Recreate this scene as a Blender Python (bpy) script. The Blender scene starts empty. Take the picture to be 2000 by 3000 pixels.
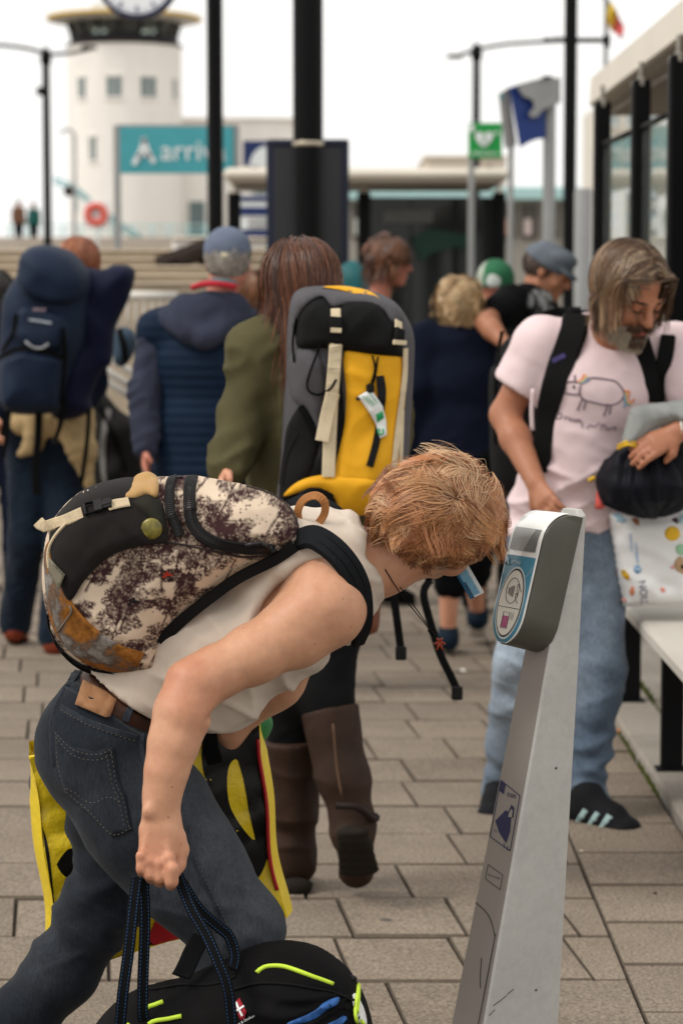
import bpy, bmesh, math, random
import numpy as np
from mathutils import Vector, Matrix
from mathutils.geometry import delaunay_2d_cdt
from mathutils.bvhtree import BVHTree

# ------------------------------------------------------------------ camera, sky, sun, exposure
scene = bpy.context.scene
COL = scene.collection
rad = math.radians
FPX, CAM_H = 7083.0, 1.55                  # 85 mm lens on a 24x36 frame, eye height
PITCH = math.atan(644.0 / FPX)
cam_data = bpy.data.cameras.new('camera'); cam = bpy.data.objects.new('camera', cam_data)
COL.objects.link(cam); scene.camera = cam
cam.location = (0, 0, CAM_H); cam.rotation_euler = (math.pi/2 - PITCH, 0, 0)
cam_data.sensor_fit = 'VERTICAL'; cam_data.sensor_height = 36; cam_data.sensor_width = 24
cam_data.lens = FPX / 3000 * 36
cam_data.clip_start = 0.1; cam_data.clip_end = 3000
cam_data.dof.use_dof = True; cam_data.dof.focus_distance = 4.33; cam_data.dof.aperture_fstop = 5.0

world = bpy.data.worlds.new('World'); scene.world = world; world.use_nodes = True
wn = world.node_tree.nodes; wl = world.node_tree.links
SUN_EL, SUN_AZ = 50.0, 250.0                # overcast, brighter from the upper left behind the camera
bg = wn['Background']; sky = wn.new('ShaderNodeTexSky'); sky.sky_type = 'NISHITA'; sky.sun_disc = False
sky.sun_elevation = rad(SUN_EL); sky.sun_rotation = rad(SUN_AZ); sky.air_density = 1.0; sky.dust_density = 1.5; sky.ozone_density = 1.0
hsv = wn.new('ShaderNodeHueSaturation'); hsv.inputs['Saturation'].default_value = 0.10
wl.new(sky.outputs['Color'], hsv.inputs['Color']); 
tint = wn.new('ShaderNodeMix'); tint.data_type = 'RGBA'; tint.blend_type = 'MULTIPLY'; tint.inputs['Factor'].default_value = 1
tint.inputs['B'].default_value = (1.0, .985, .955, 1)
cloud = wn.new('ShaderNodeMix'); cloud.data_type = 'RGBA'; cloud.inputs['Factor'].default_value = .85        # an even layer of cloud over it
cloud.inputs['B'].default_value = (8.6, 8.6, 8.6, 1); wl.new(hsv.outputs['Color'], cloud.inputs['A'])
wl.new(cloud.outputs['Result'], tint.inputs['A']); wl.new(tint.outputs['Result'], bg.inputs['Color'])
bg.inputs['Strength'].default_value = 0.115
sun_d = bpy.data.lights.new('sun', 'SUN'); sun_d.energy = 1.5; sun_d.angle = rad(16); sun_d.color = (1, .95, .88)
sun = bpy.data.objects.new('sun', sun_d); COL.objects.link(sun)
_a = rad(SUN_AZ)
_sd = Vector((math.sin(_a)*math.cos(rad(SUN_EL)), math.cos(_a)*math.cos(rad(SUN_EL)), math.sin(rad(SUN_EL))))
sun.rotation_euler = (-_sd).to_track_quat('-Z', 'Y').to_euler()
scene.view_settings.view_transform = 'Standard'; scene.view_settings.look = 'None'
scene.view_settings.exposure = 0.3; scene.view_settings.gamma = 1.0; scene.view_settings.use_curve_mapping = False
scene.render.engine = 'CYCLES'; scene.cycles.use_denoising = True
scene.cycles.max_bounces = 6; scene.cycles.transparent_max_bounces = 12

rng = np.random.default_rng(7); random.seed(7)
def A(*v): return np.array(v, float)
def nrm(v): v = np.asarray(v, float); return v / (np.linalg.norm(v) + 1e-12)
SP, CP = math.sin(PITCH), math.cos(PITCH)
def W(px, py, Y):
    """the point of the place seen at photograph position (px, py) that stands Y metres away"""
    cx = (px - 1000) / FPX; cz = (1500 - py) / FPX
    t = Y / (CP + SP * cz)
    return A(cx * t, Y, CAM_H + (-SP + CP * cz) * t)
def Wl(pts, Y): return np.array([W(p[0], p[1], (p[2] if len(p) > 2 else Y)) for p in pts])
def s2l(c):
    c = np.asarray(c, float) / 255.0
    return np.where(c <= .04045, c / 12.92, ((c + .055) / 1.055) ** 2.4)

# ------------------------------------------------------------------ objects
OFF = {}
def link(o, parent=None):
    COL.objects.link(o)
    if parent is not None: o.parent = parent; OFF[o] = OFF[parent]
    return o
def tag(o, label=None, cat=None, group=None, kind=None):
    if label: o['label'] = label
    if cat: o['category'] = cat
    if group: o['group'] = group
    if kind: o['kind'] = kind
    return o
def thing(name, loc, label, cat, group=None):
    o = bpy.data.objects.new(name, None); COL.objects.link(o); o.location = tuple(loc); o.empty_display_size = .1
    OFF[o] = np.array(loc, float)
    return tag(o, label, cat, group)
def mesh_data(name, V, Fs, smooth=True, col=None):
    V = np.asarray(V, np.float32).reshape(-1, 3)
    if not isinstance(Fs, (list, tuple)): Fs = [Fs]
    Fs = [np.asarray(f, np.int32) for f in Fs if len(f)]
    me = bpy.data.meshes.new(name)
    me.vertices.add(len(V)); me.vertices.foreach_set('co', V.ravel())
    nl = sum(f.size for f in Fs); nf = sum(len(f) for f in Fs)
    me.loops.add(nl); me.polygons.add(nf)
    me.loops.foreach_set('vertex_index', np.concatenate([f.ravel() for f in Fs]) if Fs else np.zeros(0, np.int32))
    st = []; cur = 0
    for f in Fs:
        st.append(cur + np.arange(len(f)) * f.shape[1]); cur += f.size
    if Fs: me.polygons.foreach_set('loop_start', np.concatenate(st).astype(np.int32))
    me.polygons.foreach_set('use_smooth', np.full(nf, bool(smooth)))
    if col is not None:
        at = me.color_attributes.new('Col', 'FLOAT_COLOR', 'POINT')
        c = np.ones((len(V), 4), np.float32); c[:, :3] = col
        at.data.foreach_set('color', c.ravel())
    me.update(calc_edges=True); me.validate()
    return me
def mk(name, V, Fs, mat, parent=None, smooth=True, col=None):
    off = OFF[parent] if parent is not None else np.zeros(3)
    me = mesh_data(name, np.asarray(V, float) - off, Fs, smooth, col)
    if mat: me.materials.append(mat)
    o = link(bpy.data.objects.new(name, me), parent)
    if parent is None: OFF[o] = np.zeros(3)
    return o
class MB:
    """collects shapes for ONE mesh"""
    def __init__(s): s.V = []; s.F = []; s.C = []; s.n = 0
    def add(s, V, Fs, col=None):
        V = np.asarray(V, float).reshape(-1, 3)
        if not isinstance(Fs, (list, tuple)): Fs = [Fs]
        for f in Fs:
            f = np.asarray(f, np.int64)
            if len(f): s.F.append(f + s.n)
        s.V.append(V); s.n += len(V)
        if col is not None: s.C.append(np.broadcast_to(np.asarray(col, float), (len(V), 3)))
        return s
    def build(s, name, mat, parent=None, smooth=True):
        q = [f for f in s.F if f.shape[1] == 4]; t = [f for f in s.F if f.shape[1] == 3]; o = [f for f in s.F if f.shape[1] > 4]
        Fs = ([np.concatenate(q)] if q else []) + ([np.concatenate(t)] if t else []) + o
        return mk(name, np.concatenate(s.V), Fs, mat, parent, smooth, np.concatenate(s.C) if s.C else None)
def box_vf(lo, hi):
    lo = np.asarray(lo, float); hi = np.asarray(hi, float)
    V = np.array([[x, y, z] for x in (lo[0], hi[0]) for y in (lo[1], hi[1]) for z in (lo[2], hi[2])])
    return V, np.array([[0,1,3,2],[4,6,7,5],[0,4,5,1],[2,3,7,6],[0,2,6,4],[1,5,7,3]])
def bev_box(lo, hi, b=.004, M=None):
    """box with chamfered edges (24 corners)"""
    lo = np.asarray(lo, float); hi = np.asarray(hi, float); b = min(b, *((hi-lo)/2.05))
    bm = bmesh.new(); V, F = box_vf(lo, hi)
    vs = [bm.verts.new(v) for v in V]
    for f in F: bm.faces.new([vs[i] for i in f])
    bmesh.ops.bevel(bm, geom=list(bm.edges), offset=b, segments=1, affect='EDGES', profile=.7)
    bm.verts.index_update()
    V = np.array([v.co[:] for v in bm.verts]); q = []; t = []; rest = []
    for f in bm.faces:
        i = [v.index for v in f.verts]
        (q if len(i) == 4 else t if len(i) == 3 else rest).append(i)
    bm.free()
    Fs = [np.array(x) for x in (q, t) if x] + [np.array([x]) for x in rest]
    if M is not None: V = V @ np.asarray(M)[:3,:3].T + np.asarray(M)[:3,3]
    return V, Fs
def bbox_obj(name, lo, hi, mat, parent=None, b=.004, M=None, smooth=False):
    V, F = bev_box(lo, hi, b, M); m = MB(); m.add(V, F); return m.build(name, mat, parent, smooth)
def smooth_path(P, n=8, closed=False):
    """Catmull-Rom through the points"""
    P = np.asarray(P, float); N = len(P); out = []
    rngN = N if closed else N - 1
    for i in range(rngN):
        if closed: p0, p1, p2, p3 = P[(i-1) % N], P[i], P[(i+1) % N], P[(i+2) % N]
        else:
            p1, p2 = P[i], P[i+1]; p0 = P[i-1] if i > 0 else 2*p1 - p2; p3 = P[i+2] if i + 2 < N else 2*p2 - p1
        for k in range(n):
            t = k / n
            out.append(.5*((2*p1) + (-p0+p2)*t + (2*p0-5*p1+4*p2-p3)*t*t + (-p0+3*p1-3*p2+p3)*t**3))
    if not closed: out.append(P[-1])
    return np.array(out)
def resample(P, d, closed=False):
    P = np.asarray(P, float)
    if closed: P = np.vstack([P, P[:1]])
    L = np.r_[0, np.cumsum(np.linalg.norm(np.diff(P, axis=0), axis=1))]
    n = max(2, int(round(L[-1] / d)) + 1); t = np.linspace(0, L[-1], n)
    R = np.stack([np.interp(t, L, P[:, i]) for i in range(P.shape[1])], 1)
    return R[:-1] if closed else R
def frames(P, up=(0, 0, 1)):
    P = np.asarray(P, float); T = np.gradient(P, axis=0); T /= np.linalg.norm(T, axis=1)[:, None] + 1e-12
    n = np.asarray(up, float); N = []
    for t in T:
        n = n - t * (n @ t)
        if np.linalg.norm(n) < 1e-4: n = np.cross(t, (1, .3, .2))
        n = nrm(n); N.append(n)
    N = np.array(N); return T, N, np.cross(T, N)
def tube_vf(P, r, sides=8, up=(0, 0, 1), flat=1.0, caps=True):
    """tube along P; r scalar or per-point; flat = ratio of the second radius"""
    P = np.asarray(P, float); n = len(P); r = np.broadcast_to(np.asarray(r, float), (n,))
    T, N, B = frames(P, up); a = np.arange(sides) / sides * 2*np.pi
    V = P[:, None] + r[:, None, None] * (np.cos(a)[None, :, None] * N[:, None] + flat * np.sin(a)[None, :, None] * B[:, None])
    V = V.reshape(-1, 3); i = np.arange(n-1)[:, None]*sides; j = np.arange(sides)[None]
    F = np.stack([i+j, i+(j+1) % sides, i+sides+(j+1) % sides, i+sides+j], -1).reshape(-1, 4)
    Fs = [F]
    if caps:
        Fs.append(np.array([list(range(sides))[::-1]])); Fs.append(np.array([[(n-1)*sides + k for k in range(sides)]]))
    return V, Fs
def tube(name, P, r, mat, parent=None, sides=8, up=(0,0,1), flat=1.0, smooth=True):
    V, F = tube_vf(P, r, sides, up, flat); m = MB(); m.add(V, F); return m.build(name, mat, parent, smooth)
def strap_vf(P, N, w, th):
    """flat webbing along P lying on a surface of normals N; w width, th thickness"""
    P = np.asarray(P, float); N = np.asarray(N, float); n = len(P)
    if N.ndim == 1: N = np.broadcast_to(N, P.shape)
    T = np.gradient(P, axis=0); T /= np.linalg.norm(T, axis=1)[:, None] + 1e-12
    B = np.cross(T, N); B /= np.linalg.norm(B, axis=1)[:, None] + 1e-12
    N = np.cross(B, T); w = np.broadcast_to(np.asarray(w, float), (n,))[:, None]
    e = .82
    V = np.stack([P - B*w/2, P - B*w/2*e + N*th, P + B*w/2*e + N*th, P + B*w/2, P - N*th*.5], 1).reshape(-1, 3)
    s = 5; i = np.arange(n-1)[:, None]*s; j = np.arange(s)[None]
    F = np.stack([i+j, i+s+j, i+s+(j+1) % s, i+(j+1) % s], -1).reshape(-1, 4)
    return V, [F, np.array([[0,1,2,3,4]]), np.array([[(n-1)*s+k for k in (4,3,2,1,0)]])]
def strap(name, P, N, w, th, mat, parent=None, smooth=False):
    V, F = strap_vf(P, N, w, th); m = MB(); m.add(V, F); return m.build(name, mat, parent, smooth)
def loft_vf(rings, caps=True):
    R = np.asarray(rings, float); n, s = R.shape[:2]; V = R.reshape(-1, 3)
    i = np.arange(n-1)[:, None]*s; j = np.arange(s)[None]
    F = np.stack([i+j, i+(j+1) % s, i+s+(j+1) % s, i+s+j], -1).reshape(-1, 4)
    Fs = [F]
    if caps: Fs += [np.array([list(range(s))[::-1]]), np.array([[(n-1)*s+k for k in range(s)]])]
    return V, Fs
def lathe_vf(prof, c, sides=32, axis='z'):
    a = np.arange(sides)/sides*2*np.pi; R = []
    for r, z in prof: R.append(np.stack([c[0]+r*np.cos(a), c[1]+r*np.sin(a), np.full(sides, c[2]+z)], 1))
    return loft_vf(R)
def lathe(name, prof, c, mat, parent=None, sides=32, smooth=True):
    V, F = lathe_vf(prof, c, sides); m = MB(); m.add(V, F); o = m.build(name, mat, parent, smooth)
    if smooth: sharp(o, 40)
    return o
def sharp(o, deg=35):
    me = o.data; bm = bmesh.new(); bm.from_mesh(me)
    for e in bm.edges:
        if len(e.link_faces) == 2 and e.calc_face_angle(0) > rad(deg): e.smooth = False
    bm.to_mesh(me); bm.free(); return o
def rotm(ax, deg):
    return np.array(Matrix.Rotation(rad(deg), 3, Vector(ax)))
def text_vf(body, size=1.0, font_spacing=1.0, align='CENTER'):
    cu = bpy.data.curves.new('t', 'FONT'); cu.body = body; cu.size = size; cu.align_x = align; cu.align_y = 'CENTER'; cu.space_character = font_spacing
    cu.resolution_u = 3
    o = bpy.data.objects.new('t', cu); COL.objects.link(o)
    dg = bpy.context.evaluated_depsgraph_get(); me = bpy.data.meshes.new_from_object(o.evaluated_get(dg))
    V = np.array([v.co[:] for v in me.vertices]).reshape(-1, 3); Fs = [np.array([list(p.vertices)]) for p in me.polygons]
    COL.objects.unlink(o); bpy.data.objects.remove(o); bpy.data.curves.remove(cu); bpy.data.meshes.remove(me)
    return V, Fs

# ------------------------------------------------------------------ noise
def _hash(ix, iy, iz, seed):
    h = (ix.astype(np.int64)*374761393 + iy.astype(np.int64)*668265263 + iz.astype(np.int64)*2147483647 + seed*1274126177) & 0xFFFFFFFF
    h = ((h ^ (h >> 13))*1274126177) & 0xFFFFFFFF
    return ((h ^ (h >> 16)) & 0xFFFF) / 65535.0
def noise3(P, f=1.0, seed=0):
    P = np.asarray(P, float)*np.asarray(f, float); I = np.floor(P).astype(np.int64); w = P - I; w = w*w*(3-2*w); r = 0
    for dx in (0, 1):
        for dy in (0, 1):
            for dz in (0, 1):
                c = (w[:,0] if dx else 1-w[:,0])*(w[:,1] if dy else 1-w[:,1])*(w[:,2] if dz else 1-w[:,2])
                r = r + c*_hash(I[:,0]+dx, I[:,1]+dy, I[:,2]+dz, seed)
    return r*2 - 1
def ridge(P, f, seed=0):
    """creased cloth: narrow crests between broad hollows"""
    P = np.asarray(P, float); w = np.stack([noise3(P, 3.1, seed+31), noise3(P, 3.3, seed+32), noise3(P, 2.9, seed+33)], 1)*.035
    r = 1-np.abs(noise3(P+w, f, seed))*2.6; return np.sign(r)*np.abs(r)**1.4*.9

# ------------------------------------------------------------------ implicit bodies, meshed by surface nets
class Sdf:
    def __init__(s, vox=.008): s.p = []; s.vox = vox
    def _ad(s, fn, lo, hi, k, op='u'): s.p.append((fn, np.asarray(lo, float), np.asarray(hi, float), k, op)); return s
    def cap(s, a, b, ra, rb=None, k=.02, op='u'):
        a = np.asarray(a, float); b = np.asarray(b, float); rb = ra if rb is None else rb; ba = b-a; bb = ba@ba + 1e-12
        def fn(x, y, z):
            px, py, pz = x-a[0], y-a[1], z-a[2]; t = np.clip((px*ba[0]+py*ba[1]+pz*ba[2])/bb, 0, 1)
            return np.sqrt((px-t*ba[0])**2+(py-t*ba[1])**2+(pz-t*ba[2])**2) - (ra+(rb-ra)*t)
        m = max(ra, rb); return s._ad(fn, np.minimum(a, b)-m, np.maximum(a, b)+m, k, op)
    def chain(s, pts, rs, k=.015, op='u'):
        for i in range(len(pts)-1): s.cap(pts[i], pts[i+1], rs[i], rs[i+1], k, op)
        return s
    def ecap(s, a, b, ra, rb, u, k=.02, op='u'):
        """tapered capsule with elliptical section; ra, rb = (radius along u, radius along the other)"""
        a = np.asarray(a, float); b = np.asarray(b, float); ba = b-a; L = np.linalg.norm(ba)+1e-9; w = ba/L
        u = np.asarray(u, float); u = nrm(u - w*(u@w)); v = np.cross(w, u)
        def fn(x, y, z):
            px, py, pz = x-a[0], y-a[1], z-a[2]; h = px*w[0]+py*w[1]+pz*w[2]; hc = np.clip(h, 0, L); t = hc/L
            ru = ra[0]+(rb[0]-ra[0])*t; rv = ra[1]+(rb[1]-ra[1])*t; rw = np.minimum(ru, rv)
            qu = (px*u[0]+py*u[1]+pz*u[2])/ru; qv = (px*v[0]+py*v[1]+pz*v[2])/rv; qw = (h-hc)/rw
            k0 = np.sqrt(qu*qu+qv*qv+qw*qw)+1e-9; k1 = np.sqrt((qu/ru)**2+(qv/rv)**2+(qw/rw)**2)+1e-9
            return k0*(k0-1)/k1
        m = max(*ra, *rb); return s._ad(fn, np.minimum(a, b)-m, np.maximum(a, b)+m, k, op)
    def ell(s, c, r, R=None, k=.02, op='u'):
        c = np.asarray(c, float); r = np.asarray(r, float); R = np.eye(3) if R is None else np.asarray(R, float)   # rows of R = local axes
        def fn(x, y, z):
            px, py, pz = x-c[0], y-c[1], z-c[2]; q = [px*R[i,0]+py*R[i,1]+pz*R[i,2] for i in range(3)]
            k0 = np.sqrt((q[0]/r[0])**2+(q[1]/r[1])**2+(q[2]/r[2])**2)+1e-9; k1 = np.sqrt((q[0]/r[0]**2)**2+(q[1]/r[1]**2)**2+(q[2]/r[2]**2)**2)+1e-9
            return k0*(k0-1)/k1
        m = np.abs(R.T) @ r; return s._ad(fn, c-m, c+m, k, op)
    def box(s, c, h, R=None, r=.01, k=.01, op='u'):
        c = np.asarray(c, float); h = np.asarray(h, float)-r; R = np.eye(3) if R is None else np.asarray(R, float)
        def fn(x, y, z):
            px, py, pz = x-c[0], y-c[1], z-c[2]; q = [np.abs(px*R[i,0]+py*R[i,1]+pz*R[i,2])-h[i] for i in range(3)]
            return np.sqrt(sum(np.maximum(a, 0)**2 for a in q)) + np.minimum(np.maximum(q[0], np.maximum(q[1], q[2])), 0) - r
        m = np.abs(R.T) @ (h+r); return s._ad(fn, c-m, c+m, k, op)
    def plane(s, p, n, k=.0):
        """cuts away the side n points to"""
        p = np.asarray(p, float); n = nrm(n)
        return s._ad(lambda x, y, z: (x-p[0])*n[0]+(y-p[1])*n[1]+(z-p[2])*n[2], (-9e9,)*3, (9e9,)*3, k, 'i')
    def mesh(s):
        vox = s.vox; add = [q for q in s.p if q[4] == 'u']
        lo = np.min([q[1]-q[3] for q in add], 0)-3*vox; hi = np.max([q[2]+q[3] for q in add], 0)+3*vox
        lo = np.floor(lo/vox)*vox
        n = np.ceil((hi-lo)/vox).astype(int)+1; D = np.full(n, .2, np.float32)
        ax = [(lo[i]+np.arange(n[i])*vox).astype(np.float32) for i in range(3)]
        for fn, a, b, k, op in s.p:
            m = k+2.5*vox; i0 = np.clip(np.floor((a-m-lo)/vox), 0, n).astype(int); i1 = np.clip(np.ceil((b+m-lo)/vox)+1, 0, n).astype(int)
            if np.any(i1 <= i0): continue
            sl = tuple(slice(i0[i], i1[i]) for i in range(3)); x = ax[0][sl[0], None, None]; y = ax[1][None, sl[1], None]; z = ax[2][None, None, sl[2]]
            d = fn(x, y, z).astype(np.float32); o = D[sl]
            if op == 'u':
                if k > 0: h = np.clip(.5+.5*(o-d)/k, 0, 1); D[sl] = o+(d-o)*h-k*h*(1-h)
                else: D[sl] = np.minimum(o, d)
            else:
                if op == 's': d = -d
                if k > 0: h = np.clip(.5-.5*(o-d)/k, 0, 1); D[sl] = o+(d-o)*h+k*h*(1-h)
                else: D[sl] = np.maximum(o, d)
        ins = D < 0; c = ins[:-1,:-1,:-1]; al = c.copy(); an = c.copy()
        for dx in (0,1):
            for dy in (0,1):
                for dz in (0,1):
                    q = ins[dx:n[0]-1+dx, dy:n[1]-1+dy, dz:n[2]-1+dz]; al &= q; an |= q
        act = an & ~al; I = np.argwhere(act); cid = np.full(act.shape, -1, np.int32); cid[act] = np.arange(len(I))
        offs = np.array([[0,0,0],[1,0,0],[0,1,0],[1,1,0],[0,0,1],[1,0,1],[0,1,1],[1,1,1]])
        cv = np.stack([D[I[:,0]+o[0], I[:,1]+o[1], I[:,2]+o[2]] for o in offs], 1).astype(float)
        acc = np.zeros((len(I), 3)); cnt = np.zeros(len(I))
        for e0, e1 in [(0,1),(2,3),(4,5),(6,7),(0,2),(1,3),(4,6),(5,7),(0,4),(1,5),(2,6),(3,7)]:
            a, b = cv[:, e0], cv[:, e1]; m = (a < 0) != (b < 0); t = np.where(m, a/np.where(m, a-b, 1), 0)
            acc += np.where(m[:, None], offs[e0]+t[:, None]*(offs[e1]-offs[e0]), 0); cnt += m
        V = lo+(I+acc/cnt[:, None])*vox; Q = []
        for axn in range(3):
            sl0 = [slice(None)]*3; sl1 = [slice(None)]*3; sl0[axn] = slice(0, -1); sl1[axn] = slice(1, None)
            a, b = ins[tuple(sl0)], ins[tuple(sl1)]; E = np.argwhere(a != b); u, v = (axn+1) % 3, (axn+2) % 3
            E = E[(E[:, u] > 0) & (E[:, v] > 0) & (E[:, u] < n[u]-1) & (E[:, v] < n[v]-1)]
            fl = a[tuple(E.T)]; du = np.zeros(3, int); du[u] = 1; dv = np.zeros(3, int); dv[v] = 1
            q = np.stack([cid[tuple((E-du-dv).T)], cid[tuple((E-dv).T)], cid[tuple(E.T)], cid[tuple((E-du).T)]], 1)
            q[~fl] = q[~fl][:, ::-1]; Q.append(q)
        Q = np.concatenate(Q); Q = Q[(Q >= 0).all(1)]
        return V, Q
def normals(V, F):
    V = np.asarray(V, float); N = np.zeros_like(V)
    n = np.cross(V[F[:, 2]]-V[F[:, 0]], V[F[:, -1]]-V[F[:, 1]]) if F.shape[1] == 4 else np.cross(V[F[:, 1]]-V[F[:, 0]], V[F[:, 2]]-V[F[:, 0]])
    for i in range(F.shape[1]): np.add.at(N, F[:, i], n)
    return N/(np.linalg.norm(N, axis=1)[:, None]+1e-12)
def relax(V, F, it=1, w=.5):
    V = V.copy()
    for _ in range(it):
        S = np.zeros_like(V); c = np.zeros(len(V)); k = F.shape[1]
        for i in range(k):
            np.add.at(S, F[:, i], V[F[:, (i+1) % k]]); np.add.at(c, F[:, i], 1)
            np.add.at(S, F[:, i], V[F[:, (i-1) % k]]); np.add.at(c, F[:, i], 1)
        V += w*(S/np.maximum(c, 1)[:, None]-V)
    return V
def sdf_obj(name, S, mat, parent, disp=None, colf=None, it=1):
    V, F = S.mesh(); V = relax(V, F, it)
    if disp: N = normals(V, F); V = V+N*disp(V, N)[:, None]
    o = mk(name, V, F, mat, parent, True, colf(V) if colf else None)
    return o, V, F

# ------------------------------------------------------------------ sheets cut to a traced outline
def sheet(poly, d, closed_smooth=True, n=6):
    """triangulated sheet of a 2-D outline: returns verts (N,2), tris, number of border verts"""
    P = smooth_path(poly, n, True) if closed_smooth else np.asarray(poly, float)
    P = resample(P, d, True) if closed_smooth else densify(P, d)
    lo, hi = P.min(0), P.max(0); gx = np.arange(lo[0], hi[0]+d, d); gy = np.arange(lo[1], hi[1]+d, d*.866)
    X, Yg = np.meshgrid(gx, gy); X = X + (np.arange(len(gy)) % 2)[:, None]*d*.5
    G = np.stack([X.ravel(), Yg.ravel()], 1); G = G[inside(G, P)]; G = G[edge_dist(G, P) > d*.6]
    B = len(P); vs = [Vector(p) for p in P]+[Vector(g) for g in G]   # (constrained triangulation)
    out = delaunay_2d_cdt(vs, [(i, (i+1) % B) for i in range(B)], [list(range(B))], 1, 1e-7)
    V = np.array([v[:] for v in out[0]]); T = np.array([f for f in out[2] if len(f) == 3], int)
    a = V[T]; ar = (a[:,1,0]-a[:,0,0])*(a[:,2,1]-a[:,0,1])-(a[:,2,0]-a[:,0,0])*(a[:,1,1]-a[:,0,1]); T[ar < 0] = T[ar < 0][:, ::-1]
    return V, T, P
def densify(P, d):
    out = []
    for i in range(len(P)):
        a, b = P[i], P[(i+1) % len(P)]; n = max(1, int(np.ceil(np.linalg.norm(b-a)/d)))
        for k in range(n): out.append(a+(b-a)*k/n)
    return np.array(out)
def inside(G, P):
    r = np.zeros(len(G), bool); x, y = G[:, 0], G[:, 1]
    for i in range(len(P)):
        a, b = P[i], P[i-1]
        c = (a[1] > y) != (b[1] > y)
        r ^= c & (x < (b[0]-a[0])*(y-a[1])/((b[1]-a[1]) if b[1] != a[1] else 1e-12)+a[0])
    return r
def edge_dist(G, P):
    d = np.full(len(G), 1e9)
    for i in range(len(P)):
        a, b = P[i-1], P[i]; ab = b-a; t = np.clip(((G-a)@ab)/(ab@ab+1e-12), 0, 1); d = np.minimum(d, np.linalg.norm(G-a-t[:, None]*ab, axis=1))
    return d
def border_edges(T):
    E = {}
    for f in T:
        for i in range(3):
            a, b = int(f[i]), int(f[(i+1) % 3])
            if (b, a) in E: del E[(b, a)]
            else: E[(a, b)] = 1
    return list(E)
class Pillow:
    """a stuffed body: outline in the X-Z plane at distance Y, swelling to +-half towards and away from the camera"""
    def __init__(s, pts, Y, half, R, p=2.0, d=.006, back=None, lump=None, smooth_n=6):
        s.Y, s.half, s.R, s.p, s.back = Y, half, R, p, (half if back is None else back); s.lump = lump
        w = Wl(pts, Y); s.poly = w[:, [0, 2]]
        s.V2, s.T, s.P = sheet(s.poly, d, True, smooth_n)
        g = s.gd = max(d, .004); s.lo = s.P.min(0)-3*g; n = np.ceil((s.P.max(0)+3*g-s.lo)/g).astype(int)+1
        X, Z = np.meshgrid(np.arange(n[0])*g+s.lo[0], np.arange(n[1])*g+s.lo[1], indexing='ij'); Q = np.stack([X.ravel(), Z.ravel()], 1)
        P2 = resample(s.P, .008, True); dd = edge_dist(Q, P2); s.D = np.where(inside(Q, s.P), dd, -dd).reshape(n)
    def h(s, Q):
        q = np.clip((np.asarray(Q, float)-s.lo)/s.gd, 0, np.array(s.D.shape)-1.001); i = q.astype(int); w = q-i; D = s.D
        d = D[i[:,0],i[:,1]]*(1-w[:,0])*(1-w[:,1])+D[i[:,0]+1,i[:,1]]*w[:,0]*(1-w[:,1])+D[i[:,0],i[:,1]+1]*(1-w[:,0])*w[:,1]+D[i[:,0]+1,i[:,1]+1]*w[:,0]*w[:,1]
        t = np.clip(d/s.R, 0, 1); return (1-(1-t)**s.p)**(1/s.p)
    def y(s, Q, off=0):
        Q = np.atleast_2d(np.asarray(Q, float)); hh = s.h(Q); r = s.Y-s.half*hh-off
        if s.lump is not None: r = r-s.lump(Q)*hh
        return r
    def at(s, px, py, off=0):
        Y = s.Y-s.half
        for _ in range(5): w = W(px, py, Y); Y = float(s.y([[w[0], w[2]]], off)[0])
        return W(px, py, Y)
    def pts(s, pp, off=0):
        pp = np.array([(p[0], p[1]) for p in pp], float); cx = (pp[:,0]-1000)/FPX; cz = (1500-pp[:,1])/FPX; Y = np.full(len(pp), s.Y-s.half)
        for _ in range(6):
            t = Y/(CP+SP*cz); X, Z = cx*t, CAM_H+(-SP+CP*cz)*t; Y = s.y(np.stack([X, Z], 1), off)
        t = Y/(CP+SP*cz); return np.stack([cx*t, Y, CAM_H+(-SP+CP*cz)*t], 1)
    def nrm(s, pts, e=.006):
        Q = np.asarray(pts)[:, [0, 2]]; dx = (s.y(Q+[e,0])-s.y(Q-[e,0]))/(2*e); dz = (s.y(Q+[0,e])-s.y(Q-[0,e]))/(2*e)
        dx = np.clip(dx, -2.5, 2.5); dz = np.clip(dz, -2.5, 2.5)
        N = np.stack([dx, -np.ones_like(dx), dz], 1); return N/np.linalg.norm(N, axis=1)[:, None]
    def body(s, name, mat, parent, colf=None):
        V2, T = s.V2, s.T; f = np.stack([V2[:,0], s.y(V2), V2[:,1]], 1); hb = s.h(V2)
        bk = np.stack([V2[:,0], s.Y+s.back*hb, V2[:,1]], 1); n = len(V2)
        bd = set(); 
        for a, b in border_edges(T): bd.add(a); bd.add(b)
        mp = np.arange(n)+n
        for i in bd: mp[i] = i; f[i, 1] = s.Y
        V = np.vstack([f, bk]); Tf = T.copy(); Tb = mp[T][:, ::-1]
        # counter-clockwise in (x, z) seen from -y: normal towards the camera
        return mk(name, V, [Tf, Tb], mat, parent, True, colf(V) if colf else None)
    def patch(s, name, pp, mat, parent, off=.003, th=.006, d=.006, closed_smooth=True, colf=None, sub=None, puff=0):
        """a panel sewn on: outline in photograph positions carried onto the surface"""
        w = s.pts(pp)[:, [0, 2]]; V2, T, P = sheet(w, d, closed_smooth)
        y = s.y(V2, off)
        if puff: y = y-puff*np.clip(edge_dist(V2, P)/.02, 0, 1)**.6
        f = np.stack([V2[:,0], y, V2[:,1]], 1); V, F = skirt(f, T, th)
        return mk(name, V, F, mat, parent, True, colf(V) if colf else None)
    def strip(s, name, pp, w, th, mat, parent, off=.001, d=.008, smooth=False):
        P = resample(smooth_path(s.pts(pp), 6), d); P[:, 1] = s.y(P[:, [0, 2]], off); return strap(name, P, s.nrm(P), w, th, mat, parent, smooth)
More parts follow.
